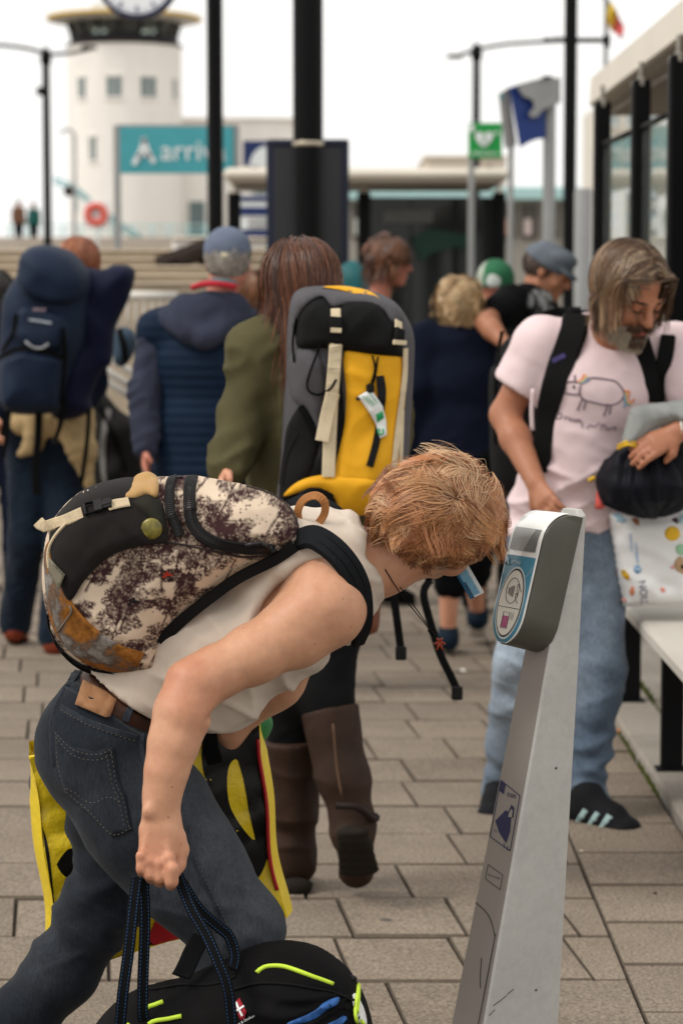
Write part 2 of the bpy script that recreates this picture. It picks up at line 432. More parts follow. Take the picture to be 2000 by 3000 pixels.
    def cord(s, name, pp, r, mat, parent, off=None, d=.008, sides=6):
        off = r*.6 if off is None else off
        P = resample(smooth_path(s.pts(pp), 6), d); P[:, 1] = s.y(P[:, [0, 2]], off); return tube(name, P, r, mat, parent, sides)
def skirt(f, T, th, dirv=(0, 1, 0)):
    """gives a triangulated sheet a rim so that it has thickness"""
    dirv = np.asarray(dirv, float); n = len(f); E = border_edges(T); V = np.vstack([f, f+dirv*th])
    Q = np.array([[a, a+n, b+n, b] for a, b in E]); return V, [T, Q]
def drape(name, pts2, tree, mat, parent, r=.0015, off=.001, Y0=None, closed=False, d=.006, flat=1.0):
    """a drawn line laid on a surface: photograph positions, straight ahead onto the mesh"""
    P = resample(smooth_path(pts2, 6, closed), 3.0, closed)
    out = [hit(tree, p) for p in P]; out = [o for o in out if o is not None]
    if len(out) < 2: return None
    out = np.array(out); out[:, 1] -= off
    return tube(name, out, r, mat, parent, 5)
def hit(tree, p):
    a = W(p[0], p[1], 1.0); b = W(p[0], p[1], 2.0); d = nrm(b-a); r = tree.ray_cast(Vector(a), Vector(d))
    return np.array(r[0]) if r[0] is not None else None
def bvh(V, F): return BVHTree.FromPolygons([tuple(v) for v in V], [tuple(int(i) for i in f) for f in F])
# ------------------------------------------------------------------ materials
MC = {}
def _nt(name):
    m = bpy.data.materials.new(name); m.use_nodes = True; nt = m.node_tree; return m, nt, nt.nodes, nt.links, nt.nodes['Principled BSDF']
def _mix(n, l, a, b, f, mode='MIX'):
    x = n.new('ShaderNodeMix'); x.data_type = 'RGBA'; x.blend_type = mode
    for v, k in ((a, 'A'), (b, 'B')):
        if hasattr(v, 'links') or hasattr(v, 'is_linked'): l.new(v, x.inputs[k])
        else: x.inputs[k].default_value = (*v, 1)
    if hasattr(f, 'is_linked'): l.new(f, x.inputs['Factor'])
    else: x.inputs['Factor'].default_value = f
    return x.outputs['Result']
def _noise(n, l, scale, detail=4, rough=.6, stretch=None, coord='Object', dist=0):
    tc = n.new('ShaderNodeTexCoord'); o = tc.outputs[coord]
    if stretch is not None:
        mp = n.new('ShaderNodeMapping'); mp.inputs['Scale'].default_value = stretch; l.new(o, mp.inputs['Vector']); o = mp.outputs['Vector']
    t = n.new('ShaderNodeTexNoise'); t.inputs['Scale'].default_value = scale; t.inputs['Detail'].default_value = detail; t.inputs['Roughness'].default_value = rough
    t.inputs['Distortion'].default_value = dist
    l.new(o, t.inputs['Vector']); return t.outputs['Fac']
def _ramp(n, l, fac, stops):
    r = n.new('ShaderNodeValToRGB'); l.new(fac, r.inputs['Fac']); e = r.color_ramp.elements
    while len(e) < len(stops): e.new(.5)
    for el, (p, c) in zip(e, stops): el.position = p; el.color = (*c, 1)
    return r.outputs['Color']
def M(name, rgb, rough=.75, var=.25, scale=18, bump=.25, bscale=350, metal=0.0, spec=.35, attr=False, sheen=0, sss=0, coat=0, fine=None, trans=0, rnd=0, bdist=.0015, stretch=None):
    """general surface: sRGB colour with uneven tone and fine relief"""
    if name in MC: return MC[name]
    m, nt, n, l, b = _nt(name); c = s2l(rgb); c = tuple(c*(.72 if c.max() < .06 else .85 if c.max() < .25 else 1))
    if attr:
        at = n.new('ShaderNodeVertexColor'); at.layer_name = 'Col'; base = at.outputs['Color']
    else:
        rg = n.new('ShaderNodeRGB'); rg.outputs[0].default_value = (*c, 1); base = rg.outputs[0]
    f = _noise(n, l, scale, 5, .6, stretch)
    g = _ramp(n, l, f, [(.25, (1-var,)*3), (.75, (1+var,)*3)])
    out = _mix(n, l, base, g, 1.0, 'MULTIPLY')
    if fine:
        f2 = _noise(n, l, fine[0], 2, .7, fine[2] if len(fine) > 2 else None); g2 = _ramp(n, l, f2, [(.3, (1-fine[1],)*3), (.7, (1+fine[1],)*3)]); out = _mix(n, l, out, g2, 1.0, 'MULTIPLY')
    if rnd:
        oi = n.new('ShaderNodeObjectInfo'); g3 = _ramp(n, l, oi.outputs['Random'], [(0, (1-rnd,)*3), (1, (1+rnd,)*3)]); out = _mix(n, l, out, g3, 1.0, 'MULTIPLY')
    l.new(out, b.inputs['Base Color'])
    b.inputs['Roughness'].default_value = rough; b.inputs['Metallic'].default_value = metal; b.inputs['Specular IOR Level'].default_value = spec*(.5 if max(c) < .03 and rough > .4 else 1)
    if sheen: b.inputs['Sheen Weight'].default_value = sheen; b.inputs['Sheen Roughness'].default_value = .5
    if coat: b.inputs['Coat Weight'].default_value = coat; b.inputs['Coat Roughness'].default_value = .12
    if sss: b.inputs['Subsurface Weight'].default_value = sss; b.inputs['Subsurface Radius'].default_value = (.010, .004, .002); b.inputs['Subsurface Scale'].default_value = 1.0
    if trans: b.inputs['Transmission Weight'].default_value = trans
    if bump:
        h = _noise(n, l, bscale, 3, .6, stretch); bp = n.new('ShaderNodeBump'); bp.inputs['Strength'].default_value = bump; bp.inputs['Distance'].default_value = bdist
        l.new(h, bp.inputs['Height']); l.new(bp.outputs['Normal'], b.inputs['Normal'])
    MC[name] = m; return m
def skin(name, rgb, attr=False):
    if name in MC: return MC[name]
    m, nt, n, l, b = _nt(name); c = s2l(rgb)
    f = _noise(n, l, 9, 5, .6); base = _ramp(n, l, f, [(.28, tuple(c*A(.93,.84,.80))), (.5, tuple(c)), (.75, tuple(np.minimum(c*A(1.06,1.08,1.08), .9)))])
    f2 = _noise(n, l, 60, 3, .7); g = _ramp(n, l, f2, [(.3, (.94,.90,.88)), (.7, (1.05,1.05,1.05))]); base = _mix(n, l, base, g, 1.0, 'MULTIPLY')
    v = n.new('ShaderNodeTexVoronoi'); v.inputs['Scale'].default_value = 26; tc = n.new('ShaderNodeTexCoord'); l.new(tc.outputs['Object'], v.inputs['Vector'])
    k = _ramp(n, l, v.outputs['Distance'], [(.035, (.45,.33,.28)), (.06, (1,1,1))]); base = _mix(n, l, base, k, .8, 'MULTIPLY')
    if attr: at = n.new('ShaderNodeVertexColor'); at.layer_name = 'Col'; base = _mix(n, l, base, at.outputs['Color'], 1.0, 'MULTIPLY')
    l.new(base, b.inputs['Base Color']); b.inputs['Roughness'].default_value = .5; b.inputs['Specular IOR Level'].default_value = .35
    b.inputs['Subsurface Weight'].default_value = .12; b.inputs['Subsurface Radius'].default_value = (.012, .005, .003); b.inputs['Subsurface Scale'].default_value = 1.0
    h = _noise(n, l, 420, 3, .6); bp = n.new('ShaderNodeBump'); bp.inputs['Strength'].default_value = .18; bp.inputs['Distance'].default_value = .001
    l.new(h, bp.inputs['Height']); l.new(bp.outputs['Normal'], b.inputs['Normal']); MC[name] = m; return m
def hairmat(name):
    if name in MC: return MC[name]
    m, nt, n, l, b = _nt(name); at = n.new('ShaderNodeVertexColor'); at.layer_name = 'Col'
    l.new(at.outputs['Color'], b.inputs['Base Color']); b.inputs['Roughness'].default_value = .42; b.inputs['Specular IOR Level'].default_value = .45
    b.inputs['Anisotropic'].default_value = .5; MC[name] = m; return m
def denim(name, rgb, fade, streak=(160, 160, 14)):
    """woven cotton: dark weft with pale worn yarns, worn paler where the attribute says so"""
    if name in MC: return MC[name]
    m, nt, n, l, b = _nt(name); c = tuple(s2l(rgb)); cf = tuple(s2l(fade))
    at = n.new('ShaderNodeVertexColor'); at.layer_name = 'Col'; sp = n.new('ShaderNodeSeparateColor'); l.new(at.outputs['Color'], sp.inputs['Color'])
    base = _mix(n, l, c, cf, sp.outputs['Red'])
    f = _noise(n, l, 1, 3, .7, streak); g = _ramp(n, l, f, [(.35, (.74,.75,.78)), (.65, (1.26,1.26,1.24))]); base = _mix(n, l, base, g, 1.0, 'MULTIPLY')
    f = _noise(n, l, 14, 5, .65); g = _ramp(n, l, f, [(.3, (.72,.72,.74)), (.7, (1.25,1.25,1.24))]); base = _mix(n, l, base, g, 1.0, 'MULTIPLY')
    l.new(base, b.inputs['Base Color']); b.inputs['Roughness'].default_value = .92; b.inputs['Specular IOR Level'].default_value = .15
    b.inputs['Sheen Weight'].default_value = .06
    h = _noise(n, l, 1, 3, .7, tuple(3*x for x in streak)); bp = n.new('ShaderNodeBump'); bp.inputs['Strength'].default_value = .35; bp.inputs['Distance'].default_value = .0012
    l.new(h, bp.inputs['Height']); l.new(bp.outputs['Normal'], b.inputs['Normal']); MC[name] = m; return m
def glass(name, rgb=(200, 215, 210), rough=.03, alpha=.25):
    """thin pane: mostly see-through, with the sky's reflection"""
    if name in MC: return MC[name]
    m, nt, n, l, b = _nt(name); out = n['Material Output']
    tr = n.new('ShaderNodeBsdfTransparent'); tr.inputs['Color'].default_value = (*s2l(rgb), 1)
    gl = n.new('ShaderNodeBsdfGlossy'); gl.inputs['Roughness'].default_value = rough; gl.inputs['Color'].default_value = (.9,.9,.9,1)
    fr = n.new('ShaderNodeFresnel'); fr.inputs['IOR'].default_value = 1.5; mx = n.new('ShaderNodeMixShader')
    l.new(fr.outputs[0], mx.inputs['Fac']); l.new(tr.outputs[0], mx.inputs[1]); l.new(gl.outputs[0], mx.inputs[2])
    df = n.new('ShaderNodeBsdfDiffuse'); df.inputs['Color'].default_value = (*s2l(rgb), 1); m2 = n.new('ShaderNodeMixShader'); m2.inputs['Fac'].default_value = alpha
    l.new(mx.outputs[0], m2.inputs[1]); l.new(df.outputs[0], m2.inputs[2]); l.new(m2.outputs[0], out.inputs['Surface']); MC[name] = m; return m
def worn_leather(name):
    """orange suede rubbed through to grey in patches"""
    m, nt, n, l, b = _nt(name)
    f = _noise(n, l, 7.5, 6, .62, None, 'Object', .4)
    e = _ramp(n, l, f, [(.44, (0,0,0)), (.50, (1,1,1))])
    f2 = _noise(n, l, 70, 4, .7); o = _ramp(n, l, f2, [(.3, tuple(s2l((96,58,22)))), (.6, tuple(s2l((152,98,40))))])
    f3 = _noise(n, l, 90, 4, .7); g = _ramp(n, l, f3, [(.3, tuple(s2l((104,98,92)))), (.7, tuple(s2l((152,146,140))))])
    c = _mix(n, l, g, o, e)
    ed = _ramp(n, l, f, [(.40, (1,1,1)), (.455, (.35,.28,.22)), (.50, (1,1,1))]); c = _mix(n, l, c, ed, .8, 'MULTIPLY')
    l.new(c, b.inputs['Base Color']); b.inputs['Roughness'].default_value = .85; b.inputs['Specular IOR Level'].default_value = .2
    bp = n.new('ShaderNodeBump'); bp.inputs['Strength'].default_value = .4; bp.inputs['Distance'].default_value = .002; l.new(f2, bp.inputs['Height']); l.new(bp.outputs['Normal'], b.inputs['Normal'])
    return m
def paving(name, rgb, rnd=.10, speck=1.0):
    """exposed-aggregate concrete with stains and grit"""
    if name in MC: return MC[name]
    m, nt, n, l, b = _nt(name); c = s2l(rgb)
    f = _noise(n, l, 3.0, 6, .65, None, 'Object'); base = _ramp(n, l, f, [(.25, tuple(c*.80)), (.5, tuple(c)), (.8, tuple(c*1.12))])
    geo = n.new('ShaderNodeNewGeometry')
    def wnoise(s, d, r):
        t = n.new('ShaderNodeTexNoise'); t.inputs['Scale'].default_value = s; t.inputs['Detail'].default_value = d; t.inputs['Roughness'].default_value = r; l.new(geo.outputs['Position'], t.inputs['Vector']); return t.outputs['Fac']
    g = _ramp(n, l, wnoise(115, 3, .85), [(.33, (1-.58*speck,)*3), (.5, (1,1,1)), (.66, (1+.55*speck,)*3)]); base = _mix(n, l, base, g, 1.0, 'MULTIPLY')
    g = _ramp(n, l, wnoise(1.1, 5, .6), [(.3, (.84,.83,.81)), (.65, (1.07,1.07,1.07))]); base = _mix(n, l, base, g, 1.0, 'MULTIPLY')
    g = _ramp(n, l, wnoise(17, 4, .7), [(.26, (.72,.70,.68)), (.4, (1,1,1))]); base = _mix(n, l, base, g, .7, 'MULTIPLY')
    oi = n.new('ShaderNodeObjectInfo'); g = _ramp(n, l, oi.outputs['Random'], [(0, (1-rnd, 1-rnd, 1-rnd*.9)), (1, (1+rnd, 1+rnd*.95, 1+rnd*.85))]); base = _mix(n, l, base, g, 1.0, 'MULTIPLY')
    l.new(base, b.inputs['Base Color']); b.inputs['Roughness'].default_value = .9; b.inputs['Specular IOR Level'].default_value = .25
    bp = n.new('ShaderNodeBump'); bp.inputs['Strength'].default_value = .5; bp.inputs['Distance'].default_value = .003; l.new(wnoise(160, 3, .8), bp.inputs['Height']); l.new(bp.outputs['Normal'], b.inputs['Normal'])
    MC[name] = m; return m

BLACKPAINT = M('black_paint', (13, 13, 15), .55, .15, 6, .1, 200, spec=.25)
BLACKWEB = M('black_webbing', (13, 13, 14), .85, .2, 40, .4, 900, spec=.2)
BLACKPL = M('black_plastic', (24, 24, 25), .42, .15, 20, .05, 300)
CREAMWEB = M('cream_webbing', (196, 178, 148), .9, .14, 40, .5, 700, spec=.15, fine=(300, .12))
# ================================================================== the setting
CONC = paving('paver_concrete', (130, 118, 105), .09)
SLAB = paving('kerb_concrete', (150, 143, 134), .05, .5)
SAND = paving('far_paving', (140, 130, 118), 0, .6)
WHITEW = M('white_render', (238, 234, 228), .85, .07, .9, .1, 3, stretch=(1,1,.25))
GREYM = M('grey_metal', (150, 151, 150), .45, .08, 5, .05, 200, metal=.3)
DARKG = M('dark_grey_metal', (60, 62, 64), .5, .1, 5, 0)
TEAL = M('teal_paint', (70, 158, 168), .55, .06, 4, 0)
WHITEP = M('white_print', (232, 236, 236), .5, .02, 5, 0)
NAVYP = M('navy_print', (30, 50, 104), .5, .05, 4, 0)
def quad_obj(name, pts, mat, parent=None): return mk(name, np.array(pts), np.array([[0,1,2,3]]), mat, parent, False)
# one ground sheet to the horizon
g = mk('ground', [(-1500,-20,-.07),(1500,-20,-.07),(1500,2500,-.07),(-1500,2500,-.07)], np.array([[0,1,2,3]]), SAND); tag(g, kind='structure')
fl = mk('plaza_bed', [(-9,2.5,-.016),(9,2.5,-.016),(9,40,-.016),(-9,40,-.016)], np.array([[0,1,2,3]]), M('joint_sand', (78, 69, 60), .95, .3, 40, .4, 200)); tag(fl, kind='structure')
# concrete pavers laid in running bond, each one a block of its own
PW, PD, PH, JT, JD = .274, .372, .06, .006, .009
pv = thing('pavement', (0, 0, 0), None, None); tag(pv, 'beige concrete block pavement of the bus platform', None, None, 'structure')
XB = .645                                     # here the slanted bond meets a straight course along the kerb
def paver_vf(pl, b=.009):
    """one block from its plan outline (counter-clockwise), with a chamfered rim"""
    pl = np.asarray(pl, float); c = pl.mean(0); n = len(pl); q = c+(pl-c)*A(1-.0026/.137, 1-.0065/.186)
    V = np.vstack([np.c_[pl, np.full(n, -PH)], np.c_[pl, np.full(n, -.007)], np.c_[q, np.zeros(n)]])
    k = np.arange(n); k1 = (k+1) % n
    return V, [np.stack([k, k1, k1+n, k+n], 1), np.stack([k+n, k1+n, k1+2*n, k+2*n], 1), np.array([list(k+2*n)])]
def plan(X, Yc):
    a, d, j = PW/2-JT/2, PD/2-JD/2, .11
    return np.array([(X-a+j*d, Yc-d), (X+a+j*d, Yc-d), (X+a-j*d, Yc+d), (X-a-j*d, Yc+d)])
def clipx(pl, xm):
    out = []
    for i in range(len(pl)):
        p, q = pl[i], pl[(i+1) % len(pl)]
        if p[0] <= xm: out.append(p)
        if (p[0] <= xm) != (q[0] <= xm): t = (xm-p[0])/(q[0]-p[0]); out.append(p+(q-p)*t)
    return np.array(out)
cells = []; gq = np.random.default_rng(3)
EDGE = M('paver_edge', (102, 91, 79), .95, .3, 60, .3, 200)
def edges(o):
    me = o.data; me.materials.append(EDGE); k = len(me.polygons); nz = np.empty(k*3, np.float32); me.polygons.foreach_get('normal', nz); me.polygons.foreach_set('material_index', (nz.reshape(-1, 3)[:, 2] < .97).astype(np.int32)); return o
V, F = paver_vf(plan(0, 0)); m = MB(); m.add(V, F); o = edges(m.build('paver', CONC, None, False)); full_me = o.data; COL.objects.unlink(o); bpy.data.objects.remove(o)
for r in range(0, 62):
    Yc = 4.05+r*PD
    if Yc < 4.3: continue
    x0 = -.11*(Yc-4.05)+(.5*PW if r % 2 else 0)+(.03*((r*7) % 5-2)); half = .1412*Yc+.30
    for c in range(-30, 40):
        X = x0+c*PW; pl = plan(X, Yc)
        if pl[:,0].min() > XB-.02 or abs(X) > half+3.0: continue
        cells.append((Yc if abs(X) < half else Yc+100, X, pl, pl[:,0].max() > XB))
    ys = 4.18+r*PD
    cells.append((ys, .81, np.array([(XB+JT, ys-PD/2+JD/2), (.974, ys-PD/2+JD/2), (.974, ys+PD/2-JD/2), (XB+JT, ys+PD/2-JD/2)]), True))
cells.sort(key=lambda q: q[0]); fm = MB()
for i, (Yc, X, pl, cut) in enumerate(cells):
    dz = gq.normal()*.0016
    if i < 300:
        if cut:
            V, F = paver_vf((clipx(pl, XB) if X < .8 else pl)-A(X, Yc)); m = MB(); m.add(V, F); o = edges(m.build('paver', CONC, pv, False))
        else: o = link(bpy.data.objects.new('paver', full_me), pv)
        o.location = (X, Yc, dz); o.rotation_euler = (gq.normal()*.003, gq.normal()*.003, 0 if cut else gq.normal()*.006)
    else:
        V, F = paver_vf(clipx(pl, XB) if cut and X < .8 else pl); fm.add(V+A(0,0,dz), F)
o = edges(fm.build('paver_field', CONC, pv, False)); tag(o, kind='stuff')
# raised edge along the shelter: long concrete kerb slabs, then paving behind
kb = thing('kerb', (.98, 8, 0), None, None); tag(kb, 'pale concrete kerb edging of the shelter platform', None, None, 'structure')
for i in range(14):
    y0 = 4.2+i*.80; bbox_obj('kerb_slab', (.985, y0, -.1), (1.155, y0+.792, .035), SLAB, kb, .008)
for i in range(9):
    y0 = 4.2+i*1.25; bbox_obj('platform_slab', (1.163, y0, -.1), (2.6, y0+1.24, .032), SLAB, kb, .006)
# bits on the ground: moss in the joint, leaves, chewing gum, brick-red tactile strip
bbox_obj('red_paver', (.99, 6.42, .036), (1.15, 6.60, .040), M('red_concrete', (140, 92, 70), .9, .3, 30, .4), kb, .001)
mo = MB(); gq = np.random.default_rng(5)
for i in range(260):
    t = gq.choice([7.6, 8.2, 9.2, 9.0]); y = t+gq.normal()*.12; x = (.978 if t < 9 else 1.159)+gq.normal()*.004; r = gq.uniform(.003, .008)
    V, F = tube_vf([(x, y, -.012), (x+gq.normal()*.004, y+gq.normal()*.004, r*1.2+.002+(.036 if t >= 9 else 0))], [r, r*.3], 5); mo.add(V, F)
o = mo.build('moss', M('moss', (84, 92, 34), .95, .3, 80, .5), kb, False); tag(o, kind='stuff')
def leaf(px, py, rgb, sx=.022, label='', kind='leaf', cat='leaf'):
    s = (py-856)/CAM_H; Y = FPX/s; c = W(px, py, Y); a = np.linspace(0, 2*np.pi, 10)[:-1]; r = sx*(1+.25*np.sin(3*a+px))
    z = .006+.004*np.sin(2*a); V = np.stack([c[0]+r*np.cos(a), c[1]+1.2*r*np.sin(a), z], 1); V2 = V+A(0,0,-.0015)
    m = MB(); m.add(np.vstack([V, V2]), [np.array([list(range(9))]), np.array([[9+i for i in range(9)][::-1]]), np.array([[i, i+9, (i+1)%9+9, (i+1)%9] for i in range(9)])])
    o = m.build(kind, M('leaf_%d' % px, rgb, .9, .3, 60, 0), None, False); tag(o, label, cat)
leaf(1803, 2155, (186, 128, 84), .02, 'small orange dry leaf on the pavers beside the kerb')
leaf(1349, 1974, (210, 204, 194), .022, 'pale scrap of paper on the pavers beyond the ticket reader', 'paper_scrap', 'litter')
def gum(px, py, rgb, r, lab):
    s = (py-856)/CAM_H; Y = FPX/s; c = W(px, py, Y); V, F = lathe_vf([(r, 0), (r*.9, .003), (r*.5, .0042), (.0001, .0045)], A(c[0], c[1], .001), 12); m = MB(); m.add(V, F); tag(m.build('gum_spot', M('gum_%d' % rgb[0], rgb, .8), None), lab, 'gum')
gum(1130, 2728, (92, 88, 84), .016, 'dark chewing gum spot on the pavers between the duffel bag and the reader post')
gum(1917, 2645, (74, 64, 58), .006, 'tiny dark gum spot on the pavers right of the reader post')
gum(1703, 2517, (196, 182, 162), .007, 'tiny pale gum spot on the pavers behind the reader post')

# ------------------------------------------------ poles
def pole(name, x, Y, r, h, mat, label, cat='post', base=True, group=None):
    c = A((x-1000)/FPX*Y, Y, 0); t = thing(name, c, label, cat, group)
    lathe('shaft', [(r, 0), (r, h*.5), (r*.98, h)], c, mat, t, 24)
    if base: lathe('base_collar', [(r*1.7, 0), (r*1.7, .35), (r*1.25, .5), (r*1.01, .52)], c, mat, t, 24)
    return t, c
pole('lamp_post', 634, 21, .069, 7, BLACKPAINT, 'tall plain black post in front of the teal sign board')
tR, cR = pole('lamp_post', 1662, 22, .058, 7, BLACKPAINT, 'tall thin black post with a crossbar near the ticket shelter')
zz = W(1662, 118, 22)[2]; tube('crossbar', [W(1590, 118, 22), W(1782, 118, 22)], .022, BLACKPAINT, tR, 10, (0,0,1)); lathe('bar_tip', [(.03, -.06), (.032, .04), (.012, .05)], W(1776, 118, 22), BLACKPAINT, tR, 12)
tC, cC = pole('sign_post', 903, 15, .092, 6, BLACKPAINT, 'thick black post carrying the blue information case')
z1 = W(903, 422, 15)[2]; lathe('steel_band', [(.094, -.014), (.0955, -.012), (.0955, .012), (.094, .014)], A(cC[0], 15, z1), M('brushed_steel', (190, 180, 160), .3, .1, 40, 0, metal=.8), tC, 24)
# information case on the thick post
pt = thing('information_case', A(cC[0], 15.2, .7), 'dark blue timetable case mounted behind the thick black post', 'display case')
a, b = W(780, 408, 15.2), W(1022, 1100, 15.2); yb = 15.2
bbox_obj('case_frame', (a[0], yb-.02, b[2]), (b[0], yb+.1, a[2]), M('navy_frame', (22, 32, 60), .45, .1, 5, 0), pt, .012)
bbox_obj('door_panel', (a[0]+.05, yb-.03, b[2]+.05), (b[0]-.05, yb-.022, a[2]-.05), M('case_panel', (52, 52, 56), .35, .1, 3, 0), pt, .003)
for zc in (b[2]+.04, a[2]-.025): bbox_obj('hinge_rail', (a[0]+.02, yb-.034, zc-.012), (b[0]-.02, yb-.022, zc+.012), M('navy_frame', (22, 32, 60)), pt, .003)
# double-armed lamp standards far off
def standard(px, top, Y, label, arms):
    c = A((px-1000)/FPX*Y, Y, 0); t = thing('lamp_standard', c, label, 'lamp post', 'lamp standards on the quay'); h = W(px, top, Y)[2]
    lathe('shaft', [(.13, 0), (.13, 1.2), (.085, 1.4), (.072, h-.35), (.11, h-.30), (.11, h-.12), (.05, h-.02), (.001, h)], c, BLACKPAINT, t, 16)
    for pp in arms:
        P = smooth_path(np.array([W(q[0], q[1], Y+(q[2] if len(q) > 2 else 0)) for q in pp]), 6); tube('arm', P, .035, BLACKPAINT, t, 8)
        e = P[-1]; V, F = loft_vf([[e+A(dx, dy, dz) for dx, dy, dz in ((-.16,-.08,0),(.16,-.08,0),(.16,.08,0),(-.16,.08,0))], [e+A(dx, dy, .07) for dx, dy in ((-.12,-.05),(.12,-.05),(.12,.05),(-.12,.05))]]); m = MB(); m.add(V, F); m.build('lantern', BLACKPAINT, t, False)
    return t
t = standard(146, 138, 48, 'black lamp standard with curved arms left of the white tower', [[(146,160),(80,142),(0,132),(-60,130)], [(146,160),(200,156),(262,145)]])
tube('bracket', [W(146, 270, 48), W(116, 272, 48)], .04, BLACKPAINT, t, 8); lathe('bracket_lamp', [(.05,-.08),(.07,0),(.04,.09),(.001,.1)], W(117, 268, 48), BLACKPAINT, t, 10)
standard(1390, 125, 48, 'black lamp standard with curved arms behind the green heart sign', [[(1390,145),(1480,130),(1560,124),(1640,120)], [(1390,150),(1360,157),(1330,170)]])

# ------------------------------------------------ signs
def board(name, x0, y0, x1, y1, Y, mat, parent, th=.03, b=.004):
    a, c = W(x0, y1, Y), W(x1, y0, Y); return bbox_obj(name, (a[0], Y, a[2]), (c[0], Y+th, c[2]), mat, parent, b), a, c
def lettering(name, body, px, py, Y, hpx, mat, parent, ry=0, sp=1.0, ext=.004):
    s = FPX/Y; V, Fs = text_vf(body, 1.0, sp); hh = V[:, 1].max()-V[:, 1].min(); k = hpx/s/hh; c = W(px, py, Y)
    V = V-(V.max(0)+V.min(0))/2; V3 = np.stack([V[:,0]*k, np.zeros(len(V)), V[:,1]*k], 1)
    if ry: V3 = V3 @ rotm((0,1,0), ry).T
    m = MB(); m.add(V3+c+A(0,-.004,0), Fs); return m.build(name, mat, parent, False)
# the teal company board on two grey legs
ab = thing('company_sign', W(515, 1000, 30)*A(1,1,0)+A(0,0,0), 'teal sign board with white lettering standing on grey legs', 'sign')
board('sign_panel', 352, 370, 688, 508, 30, TEAL, ab, .05); board('panel_rim', 346, 364, 694, 372, 30.0, GREYM, ab, .06)
for x in (343, 692):
    c = W(x, 500, 30); bbox_obj('leg', (c[0]-.042, 30.0, 0), (c[0]+.042, 30.08, W(x, 366, 30)[2]), GREYM, ab, .01)
lettering('lettering', 'arriva', 567, 442, 29.99, 54, WHITEP, ab)
# the leaping-figure emblem as thick strokes
for pp in ([(392,482),(414,440),(424,405)], [(420,402),(432,440),(452,476)], [(404,462),(424,446),(442,462)]):
    P = smooth_path(np.array([W(*p, 29.985) for p in pp]), 6); strap('emblem_stroke', P, A(0,-1,0), .058, .004, WHITEP, ab)
# blue notice with half disc
bn_ = thing('blue_notice', W(780, 480, 32), 'blue notice board with a white half disc beside the information case', 'sign'); board('notice_panel', 712, 412, 800, 486, 32, NAVYP, bn_, .03)
c = W(785, 486, 31.99); aa = np.linspace(0, np.pi, 20); V = np.stack([c[0]+.24*np.cos(aa), np.full(20, 31.99), c[2]+.26*np.sin(aa)], 1); mk('half_disc', V, np.array([list(range(20))]), WHITEP, bn_, False)
cc_ = W(745, 486, 32); bbox_obj('leg', (cc_[0]-.04, 32.03, 0), (cc_[0]+.04, 32.10, cc_[2]+.2), GREYM, bn_, .01)
# green emergency heart sign
gs = thing('heart_sign', W(1420, 420, 23), 'green sign with a white heart hanging on the lamp standard', 'sign'); board('sign_panel', 1371, 360, 1470, 464, 23, M('safety_green', (24, 150, 68), .5, .04, 6, 0), gs, .03)
board('corner_sticker', 1374, 364, 1388, 386, 22.985, WHITEP, gs, .005, .001)
hp = [(1416,430),(1394,408),(1392,393),(1402,386),(1414,392),(1417,397),(1421,391),(1432,386),(1442,393),(1440,408)]; V2 = Wl(hp, 22.985); V2_, T_, _ = sheet(V2[:, [0,2]], .012); mk('heart', np.stack([V2_[:,0], np.full(len(V2_), 22.988), V2_[:,1]], 1), T_, WHITEP, gs, False)
P = Wl([(1421,395),(1413,408),(1421,408),(1414,422)], 22.982); tube('bolt_mark', P, .005, M('safety_green', (24,150,68)), gs, 4)
for q in ((1446,388,1460,392),(1451,383,1455,397)): board('plus_mark', q[0], q[1], q[2], q[3], 22.985, WHITEP, gs, .004, .001)
lettering('lettering', 'defibrillator', 1420, 448, 22.985, 12, WHITEP, gs)
c = W(1390, 420, 23.05); tube('bracket', [A(c[0], 23.03, c[2]+.1), A(c[0], 23.03, c[2]-.1)], .03, DARKG, gs, 8)
lg = W(1380, 400, 23.1); lathe('leg', [(.03, 0), (.03, lg[2])], A(lg[0], 23.08, 0), GREYM, gs, 12)
# blue stop flag board wrapped round two grey posts
bs = thing('stop_sign_board', W(1550, 700, 20)*A(1,1,0), 'tilted blue and grey stop sign on two grey posts', 'sign')
def poly_board(name, pp, Y, mat, th=.03, smooth=False, par=None):
    w = Wl(pp, Y); V2, T, P = sheet(w[:, [0,2]], .05, smooth); f = np.stack([V2[:,0], np.interp(V2[:,0], [w[:,0].min(), w[:,0].max()], [Y, Y+.12]), V2[:,1]], 1); V, F = skirt(f, T, th); return mk(name, V, F, mat, par or bs, False)
poly_board('grey_face', [(1460,275),(1492,254),(1515,420),(1500,434),(1478,430)], 19.95, M('grey_print', (150, 148, 146), .5, .25, 4, 0))
poly_board('blue_face', [(1490,256),(1512,250),(1600,300),(1600,402),(1575,405),(1550,415),(1523,432)], 19.97, M('blue_print', (22, 58, 132), .4, .1, 4, 0))
poly_board('grey_header', [(1512,248),(1590,226),(1645,224),(1645,296),(1600,315),(1588,322),(1575,340),(1555,342),(1550,330),(1566,312),(1560,290),(1532,280)], 19.93, GREYM, .1)
poly_board('teal_corner', [(1462,278),(1488,262),(1492,290),(1470,292)], 19.93, TEAL, .01); poly_board('header_cap', [(1590,222),(1620,218),(1622,226),(1592,230)], 19.92, DARKG, .12)
for x, r in ((1496, .024), (1608, .052)):
    c = W(x, 400, 20.15); lathe('leg', [(r*1.3, 0), (r, .15), (r, W(x, 300 if x > 1550 else 425, 20.15)[2])], A(c[0], 20.15, 0), GREYM, bs, 16)
